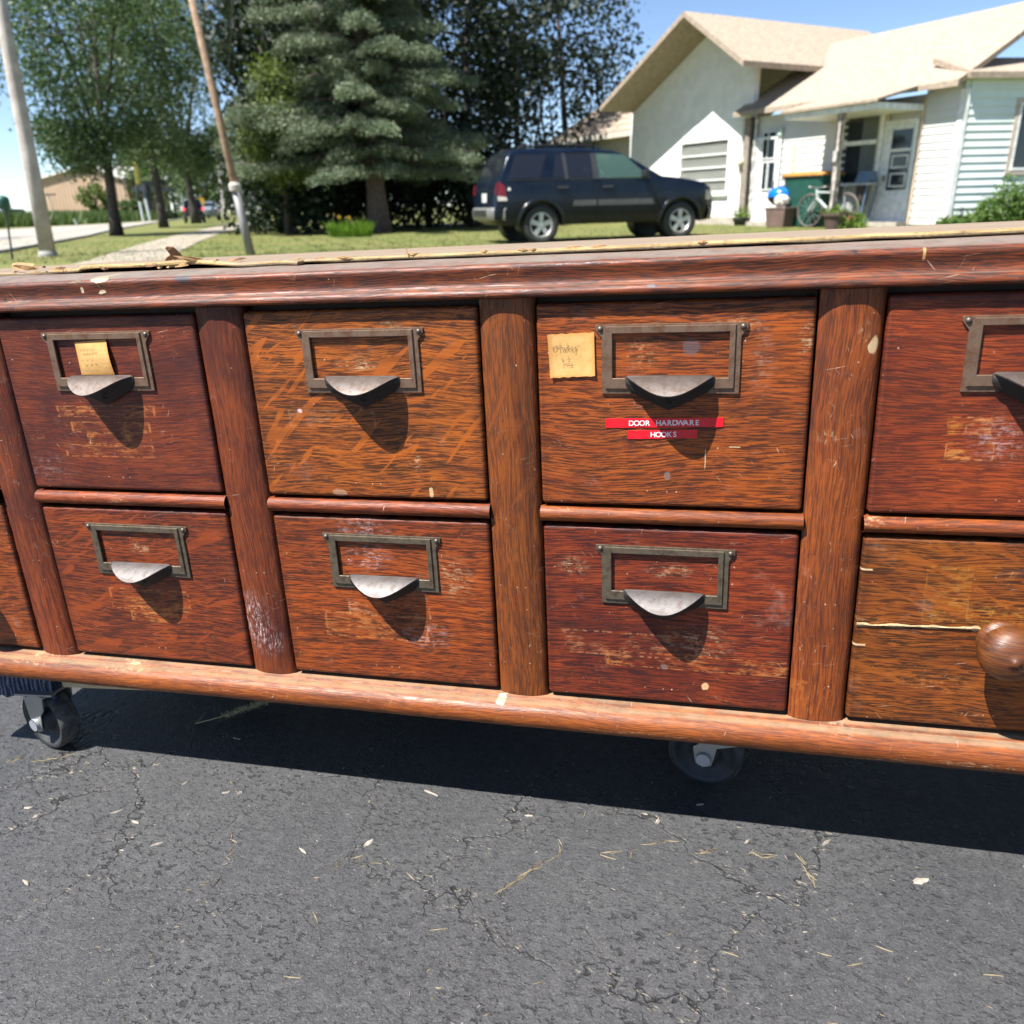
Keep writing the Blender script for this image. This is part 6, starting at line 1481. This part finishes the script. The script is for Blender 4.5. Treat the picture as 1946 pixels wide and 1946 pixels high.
# porch roof and posts
p0, p1 = F.px(1742, 320)[0], F.px(1572, 280)[0]
PZ = 2.42
mb = MB(); F.box(mb, p0, p1, .04, 1.55, PZ, PZ + .12); hp(mb, 'porch_roof', TRIM); mb = MB(); mb.hexa([F.P(p0 - .05, .0, PZ + .50), F.P(p1 + .05, .0, PZ + .50), F.P(p1 + .05, 1.65, PZ + .125), F.P(p0 - .05, 1.65, PZ + .125), F.P(p0 - .05, .0, PZ + .56), F.P(p1 + .05, .0, PZ + .56), F.P(p1 + .05, 1.65, PZ + .18), F.P(p0 - .05, 1.65, PZ + .18)]); hp(mb, 'porch_shingles', SHING)
pn = 1.42; pa = F.px(1588, 340, pn)[0]
mb = MB(); rows = []
for z in np.linspace(0, PZ, 22):
    k = .055 * rng.uniform(.9, 1.1); rows.append([tuple(F.P(pa + a * k, pn + b * k, z)) for a, b in ((-1, 1), (1, 1), (1, -1), (-1, -1), (-1, 1))])
mb.sheet(rows); hp(mb, 'porch_post', plain('peeling_post', (.36, .32, .28), .85, 0, .4, 12, .5), label='peeling grey porch post with cables')
mb = MB(); mb.tube([F.P(pa - .07, pn + .07, z) + LFT * .02 * math.sin(z * 4) for z in np.linspace(.3, PZ, 14)], .012, 6); mb.tube([F.P(pa + .06, pn + .065, z) + LFT * .015 * math.sin(z * 5 + 1) for z in np.linspace(.0, PZ, 14)], .010, 6); hp(mb, 'cable', BLK)
bz = F.px(1590, 300, pn)[1]; hp(F.box(MB(), pa - .05, pa + .05, pn + .06, pn + .12, bz - .09, bz + .14), 'socket_box', plain('socket_grey', (.40, .38, .35), .6), bevel=.01)
# roofs: gable with an unseen rake shaped to shade the stucco, main eaves, left wing
OV = 1.3; tS = OV / -SUN.dot(NRM); w1, w2 = F.px(1317, 245), F.px(1228, 326)     # two points of the shade's edge on the stucco
dS, dZ = -SUN.dot(LFT) * tS, -SUN.z * tS
r1_, r2_ = (w1[0] + dS, w1[1] + dZ), (w2[0] + dS, w2[1] + dZ); kx, kz = r2_[0] - r1_[0], r2_[1] - r1_[1]; kl = math.hypot(kx, kz); kx /= kl; kz /= kl
def slab(pts, th, name, mat):
    mb = MB(); mb.prism(pts, UPW * th); hp(mb, name, mat)
lo = (r2_[0] + kx * 1.0, r2_[1] + kz * 1.0); hi = (r1_[0] - kx * .9, r1_[1] - kz * .9); rt = (hi[0] - 2.4, hi[1] - 1.5)
slab([F.P(lo[0], OV, lo[1]), F.P(hi[0], OV, hi[1]), F.P(hi[0], -6, hi[1]), F.P(lo[0], -6, lo[1])], .14, 'roof', SHING)
slab([F.P(hi[0] - .002, OV, hi[1]), F.P(rt[0], OV, rt[1]), F.P(rt[0], -6, rt[1]), F.P(hi[0] - .002, -6, hi[1])], .14, 'roof', SHING)
zl_ = lambda s_: lo[1] + (hi[1] - lo[1]) * (s_ - lo[0]) / (hi[0] - lo[0]) if s_ > hi[0] else hi[1] + (rt[1] - hi[1]) * (s_ - hi[0]) / (rt[0] - hi[0])
gp4 = [F.P(sA1, -.2, HT + .002), F.P(sA0, -.2, HT + .002), F.P(sA0, -.2, zl_(sA0) - .02)] + ([F.P(hi[0], -.2, hi[1] - .02)] if sA0 < hi[0] < sA1 else []) + [F.P(sA1, -.2, zl_(sA1) - .02)]
mb = MB(); mb.prism(gp4, NRM * .19); hp(mb, 'gable_wall', STUCCO)
rs, rise = sA0 + .4, 1.0
slab([F.P(sA0 + .3, .40, HT + .02), F.P(-.06, .40, HT + .02), F.P(-.06, -3.2, HT + 1.9), F.P(sA0 + .3, -3.2, HT + 1.9)], .12, 'roof', SHING)
slab([E_.P(-.1, .21, HT + .16), E_.P(7.6, .21, HT + .16), E_.P(7.6, -1.2, HT + .62), E_.P(-.1, -1.2, HT + .62)], .12, 'roof', SHING)
# left wing: eave line and shingles
wp0 = F.px(1040, 275, -.75); wp1 = F.px(1225, 243, -.75); ez = (wp0[1] + wp1[1]) / 2
slab([F.P(sA1 - .4, -.75, ez), F.P(wp0[0], -.75, ez), F.P(wp0[0] - .2, -4.5, ez + 2.0), F.P(sA1 - .4, -4.5, ez + 2.0)], .06, 'roof', SHING)
hp(F.box(MB(), sA1 - .4, wp0[0], -.76, -.72, ez - .13, ez + .05), 'fascia', plain('cream_fascia', (.52, .48, .40), .6)); hp(F.box(MB(), sA1, wp0[0], -1.2, -.765, ez - .05, ez - .02), 'soffit', plain('soffit', (.50, .44, .30), .7))
for k in range(8):      # shingle courses
    n0 = -.75 - k * .47; hp(F.box(MB(), sA1 - .4, wp0[0] - .025 * k - .02, n0 - .03, n0 + .02, ez + .06 + k * .25, ez + .085 + k * .25), 'shingle_course', SHING)

# ------------------------------------------------------------------ things in front of the house
BINM = plain('dark_green_plastic', (.008, .060, .045), .5, 0, .15, 4); LIDB = plain('ochre_lid', (.36, .17, .035), .6)
def fpos(px, n): a = F.px(px, 380, n)[0]; return F.P(a, n, 0)
def rzf(): return math.atan2(LFT.y, LFT.x)
# wheeled bin
bp = fpos(1540, .62)
o = thing('wheeled_bin', 'tall dark green wheeled bin with an ochre lid beside the porch post', 'wheelie bin', bp, rzf())
mb = MB(); hb = F.px(1535, 334, .62)[1]; wb = (F.px(1502, 380, .62)[0] - F.px(1577, 380, .62)[0])
rows = []
for t in np.linspace(0, 1, 8):
    k = (.80 + .20 * t) * wb / 2; k2 = (.38 + .12 * t) / 1.0; z = .03 + (hb - .03) * t
    rows.append([(x * k, y * k2 * .75, z) for x, y in ((-1, -.85), (-.85, -1), (.85, -1), (1, -.85), (1, .85), (.85, 1), (-.85, 1), (-1, .85), (-1, -.85))])
mb.sheet(rows); mb.add([rows[0][i] for i in range(8)], [tuple(range(8))]); mb.box((0, .0, hb - .03), (wb * 1.03, .78, .05)); mb.build('body', BINM, o, bevel=.008)
mb = MB(); rows = [[(x * wb / 2 * s, y * .40 * s, hb + z) for x, y in ((-1, -.9), (-.9, -1), (.9, -1), (1, -.9), (1, .9), (.9, 1), (-.9, 1), (-1, .9), (-1, -.9))] for s, z in ((1.05, -.01), (1.05, .02), (1.0, .055), (.75, .085), (.05, .10))]; mb.sheet(rows); mb.build('lid', LIDB, o, smooth=False)
for s in (-1, 1): mb = MB(); mb.lathe([(.02, -.03), (.12, -.03), (.125, 0), (.12, .03), (.02, .03)], 18, Matrix.Translation((s * wb * .38, .33, .12)) @ Matrix.Rotation(R(90), 4, 'Y')); mb.build('wheel', BLK, o, loc=(s * wb * .38, .33, .12))
mb = MB(); mb.lathe([(.05, 0), (.045, .006), (.001, .008)], 16, Matrix.Translation((wb * .32, -.375, hb - .16)) @ Matrix.Rotation(R(90), 4, 'X')); mb.build('emblem', plain('bin_emblem', (.10, .30, .26), .5), o)
# kettle grill with blue lid
gp_ = fpos(1485, .85); o = thing('kettle_grill', 'small kettle grill with a bright blue lid left of the green bin', 'grill', gp_, rzf())
gz = F.px(1487, 374, .85)[1]; gr = (F.px(1466, 360, .85)[0] - F.px(1506, 360, .85)[0]) / 2
mb = MB(); mb.lathe([(gr * 1.0, 0), (gr * .98, .09), (gr * .86, .17), (gr * .55, .225), (.001, .24)], 24, Matrix.Translation((0, 0, gz))); mb.build('lid', plain('bright_blue_enamel', (.004, .13, .55), .25), o, smooth=True)
mb = MB(); mb.lathe([(.001, -.21), (gr * .55, -.19), (gr * .88, -.10), (gr * 1.02, 0)], 24, Matrix.Translation((0, 0, gz))); mb.build('bowl', BLK, o, smooth=True)
for k in range(3): a = k * 2.1 + .4; mb = MB(); mb.tube([(math.cos(a) * gr * .6, math.sin(a) * gr * .6, gz - .12), (math.cos(a) * gr * 1.0, math.sin(a) * gr * 1.0, 0)], .012, 6); mb.build('leg', ALLOY, o)
mb = MB(); mb.tube([(-.05, 0, gz + .235), (-.05, 0, gz + .27), (.05, 0, gz + .27), (.05, 0, gz + .235)], .01, 6); mb.build('lid_handle', BLK, o)
# crumpled white bag on a brown box
bx = fpos(1485, 1.15); q = F.rect(1464, 396, 1502, 428, 1.15); bw = q[1] - q[0]; bh = q[3]
o = thing('planter_box', 'brown square planter box standing in front of the blue lidded grill', 'planter', bx, rzf())
BRN = plain('brown_planter', (.13, .085, .07), .7); mb = MB(); mb.hexa([(-bw * .42, -.17, 0), (bw * .42, -.17, 0), (bw * .42, .17, 0), (-bw * .42, .17, 0), (-bw * .5, -.2, bh), (bw * .5, -.2, bh), (bw * .5, .2, bh), (-bw * .5, .2, bh)]); mb.build('box', BRN, o, bevel=.01); mb = MB(); mb.box((0, 0, bh + .01), (bw * 1.06, .43, .035)); mb.build('rim', plain('planter_rim', (.16, .11, .09), .7), o, bevel=.005)
mb = MB(); NU, NV = 22, 14; rows = []
for j in range(NV + 1):
    th = math.pi * j / NV; rows.append([])
    for i in range(NU + 1):
        ph = 2 * math.pi * (i % NU) / NU; r_ = 1 + .22 * math.sin(ph * 5 + j) * math.sin(th * 4) + .12 * math.sin(ph * 9 - j * 2)
        rows[-1].append((.17 * r_ * math.sin(th) * math.cos(ph), .15 * r_ * math.sin(th) * math.sin(ph), bh + .16 - .13 * r_ * math.cos(th)))
mb.sheet(rows, flip=True); ob = mb.build('crumpled_bag', plain('white_plastic_bag', (.62, .58, .52), .5)); ob.location = bx + Vector((0, 0, .02)); tag(ob, 'crumpled white bag lying on the brown planter box', 'bag')
# pots
def pot(name, label, px, n, x0, x1, ytop, mat, plant, flowers=None, hp_=.25):
    p = fpos(px, n); a = abs(F.px(x0, 410, n)[0] - F.px(x1, 410, n)[0]) / 2; h_ = F.px(px, ytop, n)[1]
    o = thing(name, label, 'flower pot', p, rzf()); mb = MB(); mb.lathe([(.001, 0), (a * .72, 0), (a * .95, h_ - .05), (a * 1.06, h_ - .05), (a * 1.06, h_), (a * .92, h_), (a * .9, h_ - .06), (.001, h_ - .06)], 24); mb.build('pot', mat, o)
    C = np.column_stack([rng.normal(0, a * .6, 160), rng.normal(0, a * .5, 160), h_ + np.abs(rng.normal(0, hp_ * .5, 160))]); leaves('foliage', C, .09, plant, o, .5)
    if flowers is not None:
        C = np.column_stack([rng.normal(0, a * .6, 40), rng.normal(-a * .4, a * .4, 40), h_ + np.abs(rng.normal(0, hp_ * .4, 40))]); leaves('blossoms', C, .05, flowers, o, .9)
    return o
PLG = leafmat('pot_plant_leaves', (.09, .16, .02), (.15, .22, .03), .35)
pot('flower_pot', 'small black pot with a drooping plant by the weathered post', 1412, .5, 1400, 1424, 414, BLK, PLG)
pot('flower_pot', 'wide brown pot of bright green plants in front of the porch post', 1592, 1.85, 1571, 1609, 405, plain('brown_pot', (.085, .055, .048), .6), PLG, leafmat('pale_petals', (.6, .5, .5), (.65, .6, .6), .2), .12)
o = thing('red_flowers', 'small red flowering plant right of the wide brown pot', 'plant', fpos(1616, 1.75)); C = np.column_stack([rng.normal(0, .10, 220), rng.normal(0, .10, 220), np.abs(rng.normal(.14, .12, 220))]); leaves('foliage', C, .08, PLG, o, .45)
C = np.column_stack([rng.normal(.0, .06, 30), rng.normal(-.05, .06, 30), np.abs(rng.normal(.25, .05, 30))]); leaves('blossoms', C, .06, leafmat('red_petals', (.28, .05, .04), (.36, .09, .07), .2), o, .9)
o = thing('leafy_plant', 'bright leafy plant at the foot of the barbecue', 'plant', fpos(1634, 1.6)); C = np.column_stack([rng.normal(0, .13, 260), rng.normal(0, .12, 260), np.abs(rng.normal(.12, .10, 260))]); leaves('foliage', C, .10, PLG, o, .4)
# bicycle leaning at the porch post
bc = fpos(1541, 1.16); wr_ = F.px(1535, 368, 1.16)[1] / 2
o = thing('bicycle', 'silver mountain bicycle leaning at the porch post before the green bin', 'bicycle', bc, rzf() + math.pi)    # local x runs right along the facade
SILV = plain('silver_frame', (.50, .54, .52), .35, .3); SPK = plain('spoke_steel', (.4, .4, .4), .4, .5)
hx = 0.0; rx = 1.04; A = Vector((rx * .62 + .1, .0, .30)); H1, H2 = Vector((.20, 0, .66)), Vector((.16, 0, .80)); ST = Vector((.58, 0, .78)); BBk = Vector((.60, 0, wr_ - .02)); RX = Vector((rx, 0, wr_))
def bwheel(x):
    mb = MB(); n = 40; rows = []
    for i in range(n + 1):
        a = 2 * math.pi * i / n; rows.append([(x + (wr_ - .025 + .025 * math.cos(b_)) * math.cos(a), .025 * math.sin(b_), wr_ + (wr_ - .025 + .025 * math.cos(b_)) * math.sin(a)) for b_ in np.linspace(0, 2 * math.pi, 9)])
    mb.sheet(rows); wh = mb.build('wheel', plain('bike_tyre', (.10, .085, .075), .8), o, loc=(x, 0, wr_), smooth=True)
    mb = MB()
    for k in range(14): a = 2 * math.pi * k / 14; mb.tube([(0, .02 * (-1) ** k, 0), ((wr_ - .05) * math.cos(a), 0, (wr_ - .05) * math.sin(a))], .0035, 4)
    mb.lathe([(.03, -.05), (.03, .05)], 10, Matrix.Rotation(R(90), 4, 'X')); mb.build('spokes', SPK, wh)
bwheel(0); bwheel(rx)
mb = MB(); mb.tube([H2, ST], .022, 8); mb.tube([H1, BBk], .034, 8); mb.tube([ST + Vector((-.02, 0, .1)), BBk], .020, 8); mb.tube([BBk, RX], .013, 8); mb.tube([ST, RX], .011, 8); mb.tube([H1 + Vector((.01, 0, -.04)), H2 + Vector((-.02, 0, .06))], .026, 8); mb.build('frame', SILV, o)
mb = MB(); 
for s in (-1, 1): mb.tube([H1 + Vector((0, s * .05, 0)), Vector((.0, s * .055, wr_))], .020, 8)
mb.build('fork', SILV, o)
hb0 = H2 + Vector((-.03, 0, .10)); mb = MB(); mb.tube([hb0 + Vector((.08, -.30, .02)), hb0 + Vector((0, -.12, 0)), hb0 + Vector((0, .12, 0)), hb0 + Vector((.08, .30, .02))], .014, 8); mb.tube([H2, hb0], .016, 8); mb.build('handlebar', plain('bar_grey', (.32, .31, .30), .4, .4), o)
for s in (-1, 1): mb = MB(); mb.tube([hb0 + Vector((.04, s * .2, .01)), hb0 + Vector((.1, s * .34, .02))], .02, 8); mb.build('grip', plain('grip_white', (.5, .47, .44), .6), o)
mb = MB(); mb.prism([ST + Vector((-.16, -.02, .13)), ST + Vector((.12, -.07, .15)), ST + Vector((.12, .07, .15)), ST + Vector((-.16, .02, .13))], (0, 0, .04)); mb.build('saddle', BLK, o)
mb = MB(); mb.lathe([(.09, -.006), (.09, .006), (.02, .008)], 20, Matrix.Translation(BBk + Vector((0, -.05, 0))) @ Matrix.Rotation(R(90), 4, 'X')); mb.build('crank', BLK, o)
o['_'] = 0; del o['_']
# barbecue on the porch
q = F.rect(1612, 328, 1662, 347, .42); bp = F.P((q[0] + q[1]) / 2, .42, 0); o = thing('gas_barbecue', 'blue grey covered gas barbecue with a steel shelf under the porch window', 'barbecue', bp, rzf() + math.pi)
zl, zs = F.px(1640, 326, .42)[1], F.px(1640, 348, .42)[1]; BLU = plain('slate_blue_panel', (.09, .15, .24), .5); STL = plain('shelf_steel', (.36, .38, .40), .4, .4)
mb = MB(); mb.hexa([(-.02, -.22, zs + .02), (.32, -.22, zs + .02), (.32, .2, zs + .02), (-.02, .2, zs + .02), (.03, -.12, zl), (.31, -.12, zl), (.31, .14, zl), (.03, .14, zl)]); mb.build('lid', BLU, o, bevel=.02)
mb = MB(); mb.box((0, -.02, zs - .02), (.78, .46, .06)); mb.build('shelf', STL, o, bevel=.008)
mb = MB(); mb.lathe([(.001, -.46), (.10, -.44), (.135, -.30), (.145, -.08), (.145, 0)], 18, Matrix.Translation((.12, -.04, zs - .05))); mb.build('firebox', plain('rusty_brown', (.045, .032, .030), .7), o, smooth=True)
for x_, d_ in ((-.30, .08), (.34, -.14)):
    for y_ in (-.16, .16): mb = MB(); mb.tube([(x_, y_, zs), (x_ + d_, y_, 0)], .024, 8); mb.build('leg', BLU if x_ > 0 else STL, o)
mb = MB(); mb.lathe([(.001, -.02), (.13, -.02), (.14, 0), (.13, .02), (.001, .02)], 22, Matrix.Translation((-.24, -.1, .42)) @ Matrix.Rotation(R(75), 4, 'X') @ Matrix.Rotation(R(30), 4, 'Y')); mb.build('wheel', plain('grey_wheel', (.24, .25, .26), .5), o)
# solar light and weeds along the mint wall
def epos(px, n): a = E_.px(px, 415, n)[0]; return E_.P(a, n, 0)
p = epos(1825, .45); zt0 = E_.px(1826, 394, .45)[1]; o = thing('solar_light', 'small black solar garden light in front of the mint siding', 'garden light', p)
mb = MB(); mb.tube([(0, 0, -.1), (0, 0, zt0 - .14)], .012, 6); mb.build('stake', BLK, o); mb = MB(); mb.lathe([(.04, 0), (.045, .09)], 12, Matrix.Translation((0, 0, zt0 - .13))); mb.build('lens', plain('lens_grey', (.4, .42, .44), .2), o); mb = MB(); mb.lathe([(.075, 0), (.07, .02), (.02, .035), (.001, .036)], 14, Matrix.Translation((0, 0, zt0 - .04))); mb.build('cap', BLK, o)
WEED = leafmat('weed_leaves', (.085, .155, .035), (.14, .22, .05), .35)
def weed(name, label, px, n, h_, w_, cnt, group='weeds along the mint wall'):
    p = epos(px, n); o = thing(name, label, 'weed', p, group=group); mb = MB(); C = []
    for k in range(cnt):
        a = rng.uniform(0, 6.28); r_ = rng.uniform(0, 1) ** .5 * w_; b_ = Vector((math.cos(a) * r_, math.sin(a) * r_ * .6, -.03)); hh = h_ * rng.uniform(.55, 1.0); t_ = b_ + Vector((rng.normal(0, .06), rng.normal(0, .06), hh)); mb.tube([b_, b_.lerp(t_, .5) + Vector((rng.normal(0, .02), 0, 0)), t_], [.010, .007, .003], 4)
        for q_ in np.linspace(.12, 1, 10): C.append(tuple(b_.lerp(t_, q_)))
    mb.build('stems', WEED, o); leaves('leaves', clumps(C, 5, (.05, .05, .035)), .11, WEED, o, .34)
weed('tall_weed', 'tallest weed clump in front of the beige window trim at the right edge', 1915, .7, 1.05, .28, 22)
weed('tall_weed', 'middle high weed clump left of the tallest one', 1880, .6, .62, .28, 18)
weed('tall_weed', 'low weed clump right of the solar light', 1848, .5, .36, .30, 16)
weed('tall_weed', 'low weed clump at the white corner trim, left of the solar light', 1800, .5, .24, .28, 14)
weed('tall_weed', 'weed clump partly outside the right edge of the view', 1960, .7, .9, .3, 18)
STN = plain('white_stone', (.50, .46, .40), .8, 0, .2, 12)
for si, (px, n_) in enumerate(((1752, .55), (1770, .62), (1788, .75), (1815, .82), (1838, .86), (1862, .9), (1895, 1.0), (1925, 1.0))):
    p = epos(px, n_) if px > 1797 else fpos(px, n_); mb = MB(); s_ = rng.uniform(.05, .09)
    mb.lathe([(.001, -.4), (.7, -.3), (1, 0), (.8, .45), (.4, .68), (.001, .75)], 9); mb.v = [(x * s_ * rng.uniform(.8, 1.25), y * s_ * rng.uniform(.8, 1.2), z * s_ * .8) for x, y, z in mb.v]
    ob = mb.build('edging_stone', STN, smooth=True); ob.location = p + Vector((0, 0, .01)); tag(ob, 'rounded white edging stone, %s right of the tan door casing' % ('first', 'second', 'third', 'fourth', 'fifth', 'sixth', 'seventh', 'eighth')[si], 'stone', 'edging stones')
